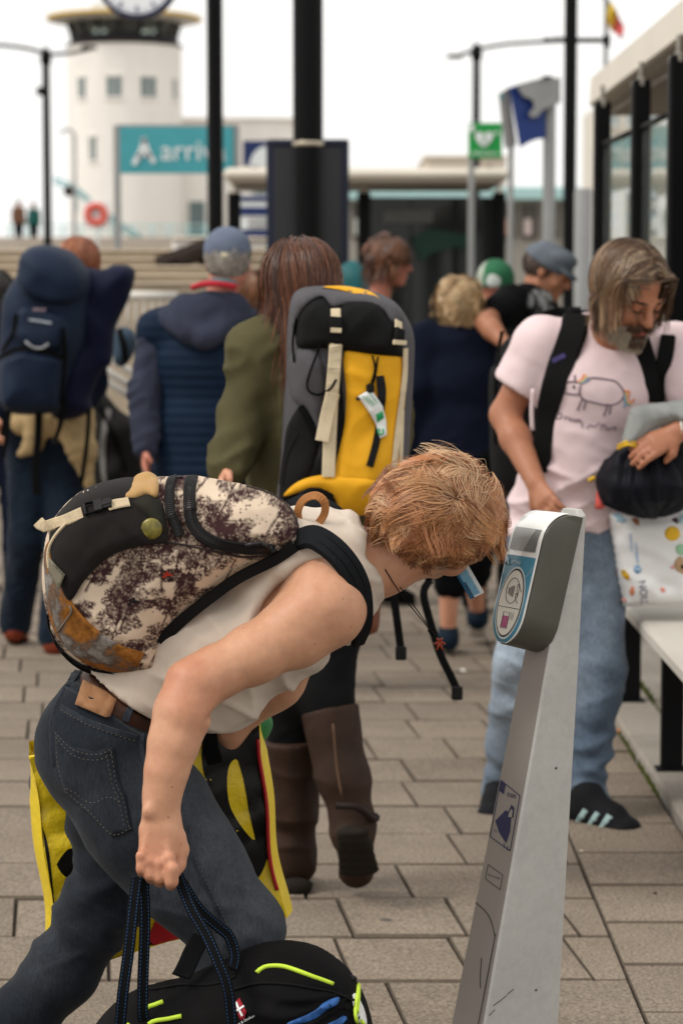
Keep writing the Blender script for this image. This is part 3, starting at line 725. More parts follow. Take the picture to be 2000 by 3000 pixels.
c = A((1702-1000)/FPX*17, 17, 0); t = thing('ticket_pillar', c, 'light grey round pillar beside the thin black post', 'pillar'); lathe('shaft', [(.062, 0), (.062, W(0,560,17)[2]), (.055, W(0,552,17)[2])], c, GREYM, t, 24); lathe('base_ring', [(.08, 0), (.08, .06), (.063, .08)], c, GREYM, t, 24)
# station clock
ck = thing('station_clock', W(403, -66, 20), 'round white station clock with dark blue rim above the tower', 'clock'); cc = W(403, -68, 20); RR = 122/FPX*20
def disc_y(name, c, prof, mat, par, n=48):
    a = np.arange(n)/n*2*np.pi; rings = [[c+A(r*math.cos(q), y, r*math.sin(q)) for q in a] for r, y in prof]; V, F = loft_vf(rings); m = MB(); m.add(V, F); o = m.build(name, mat, par); sharp(o, 40); return o
disc_y('rim', cc, [(RR*.9, -.05), (RR*.9, -.09), (RR*.97, -.09), (RR, -.06), (RR, .06), (RR*.8, .10), (.01, .10)], M('clock_rim', (22, 34, 78), .4), ck)
disc_y('face', cc, [(.001, -.075), (RR*.90, -.075), (RR*.90, -.06)], M('clock_face', (240, 242, 246), .4, .02), ck)
for i in range(60):
    a = i/60*2*np.pi; l = .16 if i % 5 == 0 else .05; w_ = .018 if i % 5 == 0 else .006; d = A(math.sin(a), 0, math.cos(a)); P = [cc+d*RR*.86+A(0,-.078,0), cc+d*RR*(.86-l)+A(0,-.078,0)]; strap('tick', P, A(0,-1,0), w_, .003, NAVYP, ck)
for a, l, w_ in ((35, .5, .03), (310, .75, .022)):
    d = A(math.sin(rad(a)), 0, math.cos(rad(a))); strap('hand', [cc-d*.06+A(0,-.085,0), cc+d*RR*l+A(0,-.085,0)], A(0,-1,0), w_, .004, M('clock_hand', (20,20,24)), ck)
tube('bracket', [cc+A(0,0,RR*.8), cc+A(0,.02,RR*1.3), W(634, -330, 20.9)], .035, BLACKPAINT, ck, 10)
# ------------------------------------------------ white flag on a pole behind the shelter roof
fp = thing('flag', W(1762, 130, 26)*A(1,1,0), 'black yellow and red flag on a pole behind the shelter roof', 'flag')
c = A((1763-1000)/FPX*26, 26, 0); lathe('pole', [(.03,0),(.025,5.2)], c, GREYM, fp, 10)
fc = []; fv = []
for i in range(16):
    for j in range(10):
        u, v = i/15, j/9; px = 1766+u*62*(1-.25*v)+v*6; py = -30+u*105+v*95*(1-u*.55); p = W(px, py, 26); p[1] += .06*math.sin(u*9+v*4); fv.append(p)
        fc.append(s2l((26,24,24)) if u+.25*v < .30 else s2l((214,178,50)) if u+.2*v < .68 else s2l((206,92,90)))
fq = np.array([[i*10+j, (i+1)*10+j, (i+1)*10+j+1, i*10+j+1] for i in range(15) for j in range(9)]); mk('cloth', fv, fq, M('flag_cloth', (200,160,60), .8, attr=True, var=.1), fp, True, np.array(fc))

# ------------------------------------------------ shelters
RIM = M('shelter_rim', (214, 206, 192), .55, .06, 2, .05, 60); PANE = glass('shelter_glass', (205, 214, 208), .02, .06); DARKP = glass('tinted_glass', (70, 76, 74), .05, .35)
sh = thing('bus_shelter', (1.6, 11, 0), 'bus shelter with cream roof and thick black posts over the white bench', 'bus shelter')
zr = 2.62
def prism_y(name, prof, y0, y1, mat, par, smooth=False):
    V, F = loft_vf([[A(x, y, z) for x, z in prof] for y in (y0, y1)]); m = MB(); m.add(V, F); return m.build(name, mat, par, smooth)
xe = .0
yend = 14.0; xl = (1716-1000)/FPX*yend
prism_y('roof', [(xl, zr), (xl+.01, zr+.15), (xl+.06, zr+.19), (3.4, zr+.26), (3.4, zr-.02), (xl+.06, zr-.03)], 6.5, yend, RIM, sh)
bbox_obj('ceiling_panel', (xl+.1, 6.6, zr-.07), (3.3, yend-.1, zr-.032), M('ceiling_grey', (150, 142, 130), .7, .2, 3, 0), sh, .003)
prism_y('gutter', [(xl+.015, zr-.012), (xl+.05, zr-.04), (xl+.12, zr-.045), (xl+.12, zr-.02)], 6.5, yend-.02, M('gutter_metal', (150, 140, 124), .4, .1, 4, 0, metal=.4), sh)
px_ = [(1755, 305), (1866, 243), (1975, 172)]
for i, (px, py) in enumerate(px_):
    Y = FPX/((856-py)/(zr-.10-CAM_H)); X = (px-1000)/FPX*Y; r = .042
    bbox_obj('post', (X-r, Y-r, .03), (X+r, Y+r, zr-.10), BLACKPAINT, sh, .012); lathe('post_cap', [(r*1.05, -.02), (r*1.05, .0), (.012, .02), (.012, .09)], A(X, Y, zr-.11), M('cap_metal', (150,145,135), .4), sh, 12)
    if i < 2:
        Y2 = FPX/((856-px_[i+1][1])/(zr-.10-CAM_H)); X2 = (px_[i+1][0]-1000)/FPX*Y2; V = [A(X+.005, Y-r-.01, .35), A(X2+.005, Y2+r+.01, .35), A(X2+.005, Y2+r+.01, 2.3), A(X+.005, Y-r-.01, 2.3)]
        V, F = skirt(np.array(V), np.array([[0,1,2],[0,2,3]]), .01, (1,0,0)); mk('glass_pane', V, F, PANE, sh, False)
        for z in (.33, 2.3): tube('glazing_bar', [A(X, Y, z), A(X2, Y2, z)], .014, BLACKPAINT, sh, 6)
bbox_obj('post', (1.46, 8.9, .03), (1.56, 9.02, zr-.1), BLACKPAINT, sh, .012); bbox_obj('post', (1.42, 7.7, .03), (1.52, 7.82, zr-.1), BLACKPAINT, sh, .012)
bbox_obj('side_case', (1.415, 9.75, 1.1), (1.62, 9.85, 2.12), M('navy_frame', (22,32,60)), sh, .01); bbox_obj('case_header', (1.40, 9.73, 2.13), (1.66, 9.86, 2.25), RIM, sh, .01)
# bench
bz = .58; bch = thing('bench', (1.1, 7.6, .03), 'white platform bench on black flat legs under the shelter', 'bench')
bbox_obj('seat', (.885, 6.05, bz-.05), (1.40, 9.2, bz), M('bench_white', (206, 200, 190), .5, .06, 3, .05, 80), bch, .012)
for x, y in ((1.075, 8.9), (1.05, 7.6), (1.05, 6.3)): bbox_obj('leg', (x-.035, y-.02, .033), (x+.035, y+.02, bz-.052), BLACKPAINT, bch, .004); bbox_obj('foot_plate', (x-.05, y-.04, .033), (x+.05, y+.04, .042), BLACKPAINT, bch, .002)
# the far shelter
fs = thing('bus_shelter', W(1070, 1040, 24)*A(1,1,0), 'far bus shelter with flat cream roof and dark tinted back wall', 'bus shelter')
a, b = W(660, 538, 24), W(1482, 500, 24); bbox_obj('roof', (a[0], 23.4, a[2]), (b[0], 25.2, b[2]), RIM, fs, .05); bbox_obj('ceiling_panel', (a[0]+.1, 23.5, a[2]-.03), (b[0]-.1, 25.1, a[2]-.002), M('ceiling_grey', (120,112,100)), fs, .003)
for px in (686, 1066, 1461):
    c = W(px, 560, 24); bbox_obj('post', (c[0]-.065, 23.95, 0), (c[0]+.065, 24.08, W(px, 562, 24)[2]), BLACKPAINT, fs, .02); lathe('post_cap', [(.05,-.01),(.02,.03),(.02,.09)], A(c[0], 24, W(px,562,24)[2]), RIM, fs, 10)
for x0, x1 in ((1082, 1200), (1204, 1322), (1326, 1446)):
    p, q = W(x0, 578, 24.6), W(x1, 1000, 24.6); bbox_obj('glass_pane', (p[0], 24.6, .3), (q[0], 24.615, p[2]), DARKP, fs, .002)
p, q = W(1122, 612, 24.3), W(1270, 650, 24.3); bbox_obj('notice_strip', (p[0], 24.56, q[2]), (q[0], 24.575, p[2]), M('notice_grey', (120,122,118), .5), fs, .003)
poly_board('green_poster', [(1205,690),(1265,672),(1390,690),(1400,730),(1330,722),(1260,742),(1232,770)], 24.4, M('dark_green_poster', (14, 66, 50), .5, .2, 3, 0), .01, False, fs)
bbox_obj('back_panel', (W(1085,0,25)[0], 24.95, .3), (W(1446,0,25)[0], 25.0, W(0,580,25)[2]), M('back_dark', (42, 44, 42), .5, .2, 1.5, 0), fs, .003)
p, q = W(706, 560, 24.6), W(790, 1000, 24.6); 
tp = thing('timetable_board', W(740, 640, 27), 'white and blue timetable board behind the capped man', 'sign'); board('board_panel', 702, 572, 792, 730, 27, WHITEP, tp, .03)
for y0, y1 in ((574, 590), (606, 632), (672, 702)): board('blue_band', 706, y0, 790, y1, 26.985, NAVYP, tp, .01, .002)
for y0 in (640, 652, 662): board('text_line', 724, y0, 786, y0+5, 26.985, M('grey_print', (150,148,146)), tp, .008, .001)
for x in (706, 788): c = W(x, 700, 27.05); bbox_obj('leg', (c[0]-.02, 27.04, 0), (c[0]+.02, 27.08, W(x,575,27)[2]), GREYM, tp, .004)

# ------------------------------------------------ pilot tower and quay buildings
YT = 130; sT = FPX/YT
dk = mk('dike', [(-60,70,-.05),(4,70,-.05),(4,78,3.3),(-60,78,3.3),(-60,400,3.3),(4,400,3.3)], [np.array([[0,1,2,3],[3,2,5,4]])], SAND, None, False); tag(dk, kind='structure')
tw = thing('pilot_tower', W(370, 760, YT), 'white round pilot tower with dark glazed control room and yellow-edged roof', 'tower')
ct = W(370, 760, YT); zt = lambda py: W(370, py, YT)[2]; rt_ = 165/sT
def tl(name, prof, mat, n=40, par=tw): return lathe(name, [(r, z-ct[2]) for r, z in prof], ct, mat, par, n)
tl('wall', [(rt_, 2.5), (rt_, zt(140)), (rt_*.5, zt(138))], WHITEW)
tl('gallery', [(rt_*.9, zt(142)), (rt_*1.02, zt(141)), (rt_*1.02, zt(134)), (rt_*.92, zt(130))], M('gallery_dark', (60, 52, 48), .6), 40)
tl('control_room', [(rt_*.86, zt(132)), (rt_*.97, zt(72)), (rt_*.9, zt(70))], PANE, 20)
tl('room_core', [(rt_*.3, zt(136)), (rt_*.3, zt(70))], M('core_dark', (40, 40, 42), .7), 16)
for i in range(16):
    a = i/16*2*np.pi; d = A(math.cos(a), math.sin(a), 0); tube('mullion', [A(*ct[:2],0)+d*rt_*.87+A(0,0,zt(132)), A(*ct[:2],0)+d*rt_*.985+A(0,0,zt(70))], .09, M('mullion_dark', (38,40,44), .6), tw, 4)
tl('sill_band', [(rt_*.80, zt(136)), (rt_*.93, zt(135)), (rt_*.95, zt(112)), (rt_*.85, zt(112))], M('sill_dark', (48,48,52), .6), 30)
tl('roof', [(rt_*.95, zt(70)), (rt_*1.33, zt(60)), (rt_*1.34, zt(52)), (rt_*.6, zt(40)), (rt_*.55, zt(12)), (.1, zt(10))], M('roof_grey', (200,198,192), .7), 48)
tl('roof_edge', [(rt_*1.345, zt(61)), (rt_*1.36, zt(57)), (rt_*1.345, zt(51)), (rt_*1.2, zt(49))], M('edge_yellow', (206, 170, 70), .6), 48)
def tower_window(px, y0, y1, w):
    a = math.asin(max(-.97, min(.97, (px-370)/165))); d = A(math.sin(a), -math.cos(a), 0); e = A(math.cos(a), math.sin(a), 0); c = A(ct[0], ct[1], 0)+d*rt_; hw = w/2/sT
    z0, z1 = zt(y1), zt(y0); Vb = lambda o, ww, za, zb: np.array([c+d*o-e*ww+A(0,0,za), c+d*o+e*ww+A(0,0,za), c+d*o+e*ww+A(0,0,zb), c+d*o-e*ww+A(0,0,zb)])
    V, F = skirt(Vb(.02, hw, z0, z1), np.array([[0,1,2],[0,2,3]]), .1, -d); wdw = mk('window', V, F, M('window_glass', (110, 128, 130), .2, .2, .4, 0), tw, False)
    for za, zb in ((z0-.12, z0), (z1, z1+.10)): V, F = skirt(Vb(.07, hw+.1, za, zb), np.array([[0,1,2],[0,2,3]]), .15, -d); mk('frame', V, F, WHITEW, wdw, False)
    V, F = skirt(Vb(.05, .03, z0, z1), np.array([[0,1,2],[0,2,3]]), .1, -d); mk('mullion', V, F, WHITEW, wdw, False)
for px, w in ((258, 30), (354, 40), (450, 44), (520, 20)): tower_window(px, 238, 296, w)
tower_window(290, 410, 478, 22)
qb = thing('harbour_building', W(680, 760, 133), 'white low harbour building joined to the tower', 'building')
def block(par, name, x0, x1, y0, y1, Y, dep, mat):
    a, b = W(x0, y1, Y), W(x1, y0, Y); return bbox_obj(name, (a[0], Y, a[2]), (b[0], Y+dep, b[2]), mat, par, .03)
block(qb, 'wall', 470, 870, 352, 760, 131, 8, WHITEW); block(qb, 'parapet', 466, 872, 343, 352, 130.8, 8.4, WHITEW); block(qb, 'wing_wall', 330, 470, 500, 760, 129, 5, WHITEW)
for x0, x1, y0, y1 in ((495,520,575,730),(555,600,590,680),(740,780,560,700),(800,840,560,700)):
    w_ = block(qb, 'window', x0, x1, y0, y1, 128.9, .2, M('window_glass', (110,128,130))) if x1 < 470 else block(qb, 'window', x0, x1, y0, y1, 130.9, .15, M('window_glass', (110,128,130))); p = W(x0, y1, 130.8); q = W(x1, y0, 130.8); bbox_obj('frame', (p[0]-.1, 130.75, p[2]-.15), (q[0]+.1, 130.88, p[2]), TEAL, w_, .01)
# stair and railings in teal
st = thing('tower_stair', W(240, 750, 120), 'teal steel stair climbing beside the white tower', 'stair')
for dy in (0, 14): tube('handrail', [W(158, 520+dy, 120), W(220, 545+dy, 120), W(280, 600+dy, 120), W(420, 700+dy, 120)], .06, TEAL, st, 6)
for i in range(8): p = W(225+i*26, 560+i*18, 120); tube('baluster', [p, p-A(0,0,1.0)], .04, TEAL, st, 5)
rl = thing('quay_railing', W(240, 720, 100), 'pale teal quay railing in front of the tower', 'railing')
for y in (660, 680, 700): tube('rail', [W(20, y, 100), W(600, y, 100)], .035, M('pale_teal', (168, 204, 204), .6), rl, 6)
for x in range(30, 610, 52): tube('post', [W(x, 655, 100), W(x, 735, 100)], .04, M('pale_teal', (168,204,204)), rl, 6)
# lifebuoy on a post
lb = thing('lifebuoy', W(282, 628, 76), 'red lifebuoy ring on a white stand near the tower', 'lifebuoy'); c = W(282, 628, 76)
a = np.linspace(0, 2*np.pi, 33)[:-1]; b = np.linspace(0, 2*np.pi, 13)[:-1]; rr = .27; r2 = .105; V = np.array([[c[0]+(rr+r2*math.cos(q))*math.cos(p), c[1]+r2*math.sin(q), c[2]+(rr+r2*math.cos(q))*math.sin(p)] for p in a for q in b])
F = np.array([[i*12+j, ((i+1)%32)*12+j, ((i+1)%32)*12+(j+1)%12, i*12+(j+1)%12] for i in range(32) for j in range(12)]); mk('ring', V, F, M('buoy_red', (216, 92, 78), .6, .05), lb); tube('stand', [c+A(0,.15,.5), c+A(0,.15,-1.6)], .05, WHITEP, lb, 8); bbox_obj('backboard', c+A(-.42,.11,-.42), c+A(.42,.14,.42), WHITEP, lb, .02)
# thin quay masts
for px, top, bot, lab in ((218, 395, 760, 'thin grey mast beside the lifebuoy'),):
    c = W(px, bot, 70); t = thing('mast', c, lab, 'mast'); tube('shaft', [c-A(0,0,1.5), W(px, top, 70)], .06, GREYM, t, 8); tube('hoop', smooth_path([W(px,top,70), W(px-8,top-12,70), W(px-24,top-16,70), W(px-40,top-2,70)], 5), .04, GREYM, t, 6)
    lathe('signal_lamp', [(.02,-.16),(.13,-.1),(.15,0),(.13,.1),(.02,.16)], W(202, 560, 70), M('lamp_dark', (48, 30, 26), .5), t, 12)
# long terminal with teal fascia
tm = thing('terminal_building', W(1320, 860, 60)*A(1,1,0), 'long low terminal with pale teal roof edge behind the far shelter', 'building')
block(tm, 'wall', 1010, 1690, 585, 900, 61, 5, M('terminal_wall', (150, 146, 138), .7, .15, .5, 0)); block(tm, 'fascia', 1000, 1700, 547, 585, 60.5, 6, M('pale_teal', (168,204,204)))
for x0 in range(1030, 1660, 62): w_ = block(tm, 'window', x0, x0+48, 600, 700, 60.9, .2, M('window_dark', (86, 80, 74), .3, .4, .6, 0)); block(tm, 'pane_poster', x0+8, x0+30, 640, 690, 60.85, .06, M('poster_%d' % (x0 % 3), [(190,150,130),(180,184,178),(206,190,186)][x0 % 3], .6))
ub = thing('upper_block', W(1360, 560, 75), 'plain beige rooftop block behind the far shelter', 'building'); block(ub, 'wall', 1244, 1482, 462, 900, 75, 6, M('beige_wall', (214, 202, 186), .85, .04)); block(ub, 'coping', 1240, 1486, 454, 463, 74.9, 6.2, M('coping_beige', (224, 214, 200), .8)); block(ub, 'vent', 1425, 1440, 480, 505, 74.85, .2, M('vent_dark', (150,140,128)))
ap = thing('apartment_block', W(1860, 800, 110), 'pale apartment block seen through the shelter glass', 'building')
block(ap, 'wall', 1752, 2060, 300, 900, 110, 8, M('apartment_wall', (216, 210, 198), .85, .08, .3, 0))
for yy in range(330, 640, 72):
    for xx in range(1775, 1990, 58): w_ = block(ap, 'window', xx, xx+34, yy, yy+40, 109.9, .2, M('pale_window', (168,178,178), .2, .2, .4, 0)); block(ap, 'sill', xx-2, xx+36, yy+40, yy+44, 109.7, .3, WHITEW)
rb = thing('striped_flag', W(1710, 600, 55), 'small red and blue banner behind the thin black post', 'banner'); board('banner_cloth', 1690, 560, 1718, 600, 55, M('banner_blue', (140, 150, 180), .8), rb, .02); board('banner_hem', 1690, 600, 1718, 640, 55, M('banner_red', (222, 150, 140), .8), rb, .02); tube('pole', [W(1688,550,55), W(1688,900,55)], .03, GREYM, rb, 6)

# ------------------------------------------------ terraces, timber table and ramp rail at the left
tr_ = thing('stone_steps', W(560, 860, 19)*A(1,1,0), 'broad pale stone steps behind the capped man', 'steps')
TIMB = M('step_stone', (172, 158, 138), .9, .18, 4, .3, 60)
for i in range(5):
    y0 = 738+i*24; Y = 21.5-i*.55; a, b = W(330, y0+26, Y), W(800, y0, Y); bbox_obj('step', (a[0]-1.5, Y, -.02), (b[0], Y+.549, b[2]), TIMB, tr_, .01)
    bbox_obj('step_nosing', (a[0]-1.5, Y-.03, b[2]+.001), (b[0], Y+.06, b[2]+.022), M('step_edge', (196, 182, 162), .9, .1), tr_, .004)
bn2 = thing('timber_table', W(600, 790, 20.6), 'dark slanted timber picnic table above the stone steps', 'table'); DT = M('dark_timber', (54, 44, 38), .8, .25, 6, .3, 90)
for (x0,y0,x1,y1,w_) in ((462,776,692,690,.10),(520,768,700,716,.07)):
    P = np.array([W(x0,y0,20.55), W(x1,y1,20.75)]); V, F = tube_vf(P, w_/1.4, 4); m = MB(); m.add(V, F); m.build('plank', DT, bn2, False)
for (x0,y0,x1,y1) in ((594,726,612,800),(668,712,640,792),(690,745,720,792),(470,776,520,800)):
    V, F = tube_vf([W(x0,y0,20.65), W(x1,y1,20.65)], .06, 4); m = MB(); m.add(V, F); m.build('leg', DT, bn2, False)
wb = thing('white_wall', W(760, 760, 26), 'low white garden wall behind the capped man', 'wall'); block(wb, 'wall_body', 505, 800, 700, 785, 26, .6, WHITEW); block(wb, 'wall_coping', 500, 802, 694, 701, 25.95, .7, M('coping_beige', (224,214,200)))
hw = thing('ramp_railing', W(420, 960, 15), 'white horizontal ramp railing behind the capped man', 'railing'); WR = M('white_rail', (212, 208, 200), .5, .05)
tube('rail', [W(340,865,15.5), W(520,868,15.5)], .028, WR, hw, 10)
for x in range(350, 520, 24): tube('baluster', [W(x,868,15.5), W(x,968,15.5)], .009, WR, hw, 6)
sr = thing('stair_railing', W(330, 1200, 12), 'sloping white stair rails between the blue backpack and the capped man', 'railing')
for (x0,y0,x1,y1) in ((318,1046,420,1115),(312,1084,420,1155),(300,1108,410,1180),(270,1240,410,1345)):
    d = A(x1-x0, y1-y0); p0 = A(x0, y0)-d*.1; p1 = A(x1, y1)+d*.7; tube('rail', [W(p0[0], p0[1], 12), W(p1[0], p1[1], 12.3)], .019, WR, sr, 10)
for x, y in ((300,1060),(440,1130)): tube('post', [W(x, y, 12.15), W(x, 1650, 12.15)], .022, BLACKPAINT, sr, 8)
# ================================================================== the bending traveller
SKIN_A = skin('skin_fair', (196, 147, 117), True)
def lframe(f, up):
    f = nrm(f); up = np.asarray(up, float); up = nrm(up-f*(up@f)); return np.cross(f, up), f, up      # right, forward, up
def head_prims(S, C, f, up, s=1.0, k=.018, ears=True, nose=1.0):
    r, f, u = lframe(f, up); R = np.array([r, f, u])
    L = lambda a, b, c: np.asarray(C)+s*(a*r+b*f+c*u)
    S.ell(L(0,-.014,.030), A(.074,.094,.084)*s, R, k); S.ell(L(0,.028,-.028), A(.060,.064,.085)*s, R, k)
    for q in (-1, 1):
        S.cap(L(.052*q,.0,-.055), L(.018*q,.068,-.098), .020*s, .016*s, k)
        S.ell(L(.043*q,.062,-.030), A(.020,.022,.026)*s, R, k)
        S.ell(L(.032*q,.106,.000), A(.017,.018,.012)*s, R, .010*s, 's')
        S.ell(L(.032*q,.083,.000), A(.014,.013,.013)*s, R, .004*s)
        S.cap(L(.014*q,.094,.018), L(.046*q,.084,.018), .009*s, .007*s, .010)
        if ears: S.ell(L(.077*q,-.006,-.008), A(.009,.019,.031)*s, R, .008)
    S.cap(L(0,.096,.008), L(0,.116*nose,-.030), .008*s, .013*s, .010); S.ell(L(0,.102,-.034), A(.019,.013,.009)*s, R, .008)
    S.ecap(L(-.017,.094,-.058), L(.017,.094,-.058), (.008*s,.007*s), (.008*s,.007*s), u, .006)
    S.ecap(L(-.015,.093,-.070), L(.015,.093,-.070), (.008*s,.008*s), (.008*s,.008*s), u, .006)
    S.ell(L(0,.076,-.100), A(.022,.020,.018)*s, R, k)
    return L, R
def hair_strands(C, R, sk, whorl, mask, length, cols, n=400, kids=12, seg=9, grav=.35, clump=.6, wig=.25, rad0=.0011, lift=.0, spread=.012, seed=1, endr=.25, stiff=.75, part=None, jit=.35, hug=.85, clear=None, wave=0.0):
    """locks that leave the crown, follow the skull (ellipsoid sk) and then fall; V, F, colour"""
    g = np.random.default_rng(seed); R = np.asarray(R); C = np.asarray(C, float); sk = np.asarray(sk, float)
    roots = []
    while len(roots) < n:
        v = g.normal(size=3); v /= np.linalg.norm(v)
        if mask(v): roots.append(v)
    roots = np.array(roots); m = n*kids
    rt = np.repeat(roots, kids, 0)+g.normal(size=(m, 3))*(spread/sk.mean()); rt /= np.linalg.norm(rt, axis=1)[:, None]
    gid = np.repeat(np.arange(n), kids); wh = nrm(whorl)
    ln = np.repeat(np.array([length(v) for v in roots])*g.uniform(.8, 1.15, n), kids)*g.uniform(.85, 1.1, m)
    gl = R @ A(0, 0, -1); nsk = rt
    P = rt*sk; d = rt-wh if part is None else part(rt)
    d = d-nsk*(d*nsk).sum(1)[:, None]; d /= np.linalg.norm(d, axis=1)[:, None]+1e-6
    wv0 = np.stack([noise3(roots, 2.3, seed+q) for q in (1, 2, 3)], 1)*wave
    dj = np.repeat(g.normal(size=(n, 3))*jit+wv0, kids, 0)+g.normal(size=(m, 3))*jit*.35; d = d+dj; d = d-nsk*(d*nsk).sum(1)[:, None]*.7+nsk*lift; d /= np.linalg.norm(d, axis=1)[:, None]
    pts = [P.copy()]; gw = np.repeat(g.normal(size=(n, 3)), kids, 0)
    for i in range(seg-1):
        st = (ln/(seg-1))[:, None]; P = P+d*st
        nn = P/sk; q = np.linalg.norm(nn, axis=1)[:, None]; mn = 1.0+.05+.02*i/seg
        P = np.where(q < mn, P/q*mn, P)
        ph = (i+1)/seg; wv = np.cross(d, gw)*wig*np.sin(ph*5+gid[:, None]*1.7)
        d = d*stiff+gl*grav*ph+wv*.5+(pts[-1]*0)
        nn = P/sk**2; nn /= np.linalg.norm(nn, axis=1)[:, None]; inw = (d*nn).sum(1)[:, None]; q2 = np.linalg.norm(P/sk, axis=1)[:, None]
        d = np.where((q2 < 1.14) & (inw < 0), d-nn*inw*.9, d)
        low = (nn @ gl)[:, None]; d = np.where((inw > 0) & (q2 < 1.6) & (low < .25), d-nn*inw*hug, d); d /= np.linalg.norm(d, axis=1)[:, None]+1e-9
        if clear is not None: P = clear(P)
        pts.append(P.copy())
    pts = np.stack(pts, 1)                                   # m, seg, 3 local
    lead = pts.reshape(n, kids, seg, 3)[:, :1]; cl = (np.linspace(0, 1, seg)**1.3*clump)[None, None, :, None]
    pts = (pts.reshape(n, kids, seg, 3)*(1-cl)+lead*cl).reshape(m, seg, 3)
    Wp = C+pts @ R
    T = np.gradient(Wp, axis=1); T /= np.linalg.norm(T, axis=2)[:, :, None]+1e-12
    ref = (Wp-C); ref /= np.linalg.norm(ref, axis=2)[:, :, None]; N = ref-T*(ref*T).sum(2)[:, :, None]; N /= np.linalg.norm(N, axis=2)[:, :, None]+1e-9; B = np.cross(T, N)
    rr = rad0*np.linspace(1, endr, seg)[None, :, None]*np.repeat(g.uniform(.7, 1.3, n), kids)[:, None, None]
    tw = np.sin(np.repeat(g.uniform(0, 6, n), kids))[:, None, None]*.5
    V = np.stack([Wp+(B+N*tw)*rr*1.6, Wp-(B+N*tw)*rr*1.6], 2).reshape(-1, 3)
    b0 = (np.arange(m)*seg*2)[:, None]; i = (np.arange(seg-1)*2)[None]
    F = np.stack([b0+i, b0+i+2, b0+i+3, b0+i+1], -1).reshape(-1, 4)
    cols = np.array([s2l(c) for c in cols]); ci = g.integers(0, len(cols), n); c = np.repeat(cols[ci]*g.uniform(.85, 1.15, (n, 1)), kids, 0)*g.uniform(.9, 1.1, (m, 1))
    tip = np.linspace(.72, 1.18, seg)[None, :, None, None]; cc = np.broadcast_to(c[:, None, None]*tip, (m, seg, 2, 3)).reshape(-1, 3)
    return V, F, cc
def hair_cap(C, R, sk, keep, vox, col, infl=1.04):
    S = Sdf(vox); S.ell(C, np.asarray(sk)*infl, R, 0)
    for p, n in keep: S.plane(np.asarray(C)+p @ R if False else p, n)
    V, F = S.mesh(); return V, F, np.broadcast_to(s2l(col)*.75, (len(V), 3))

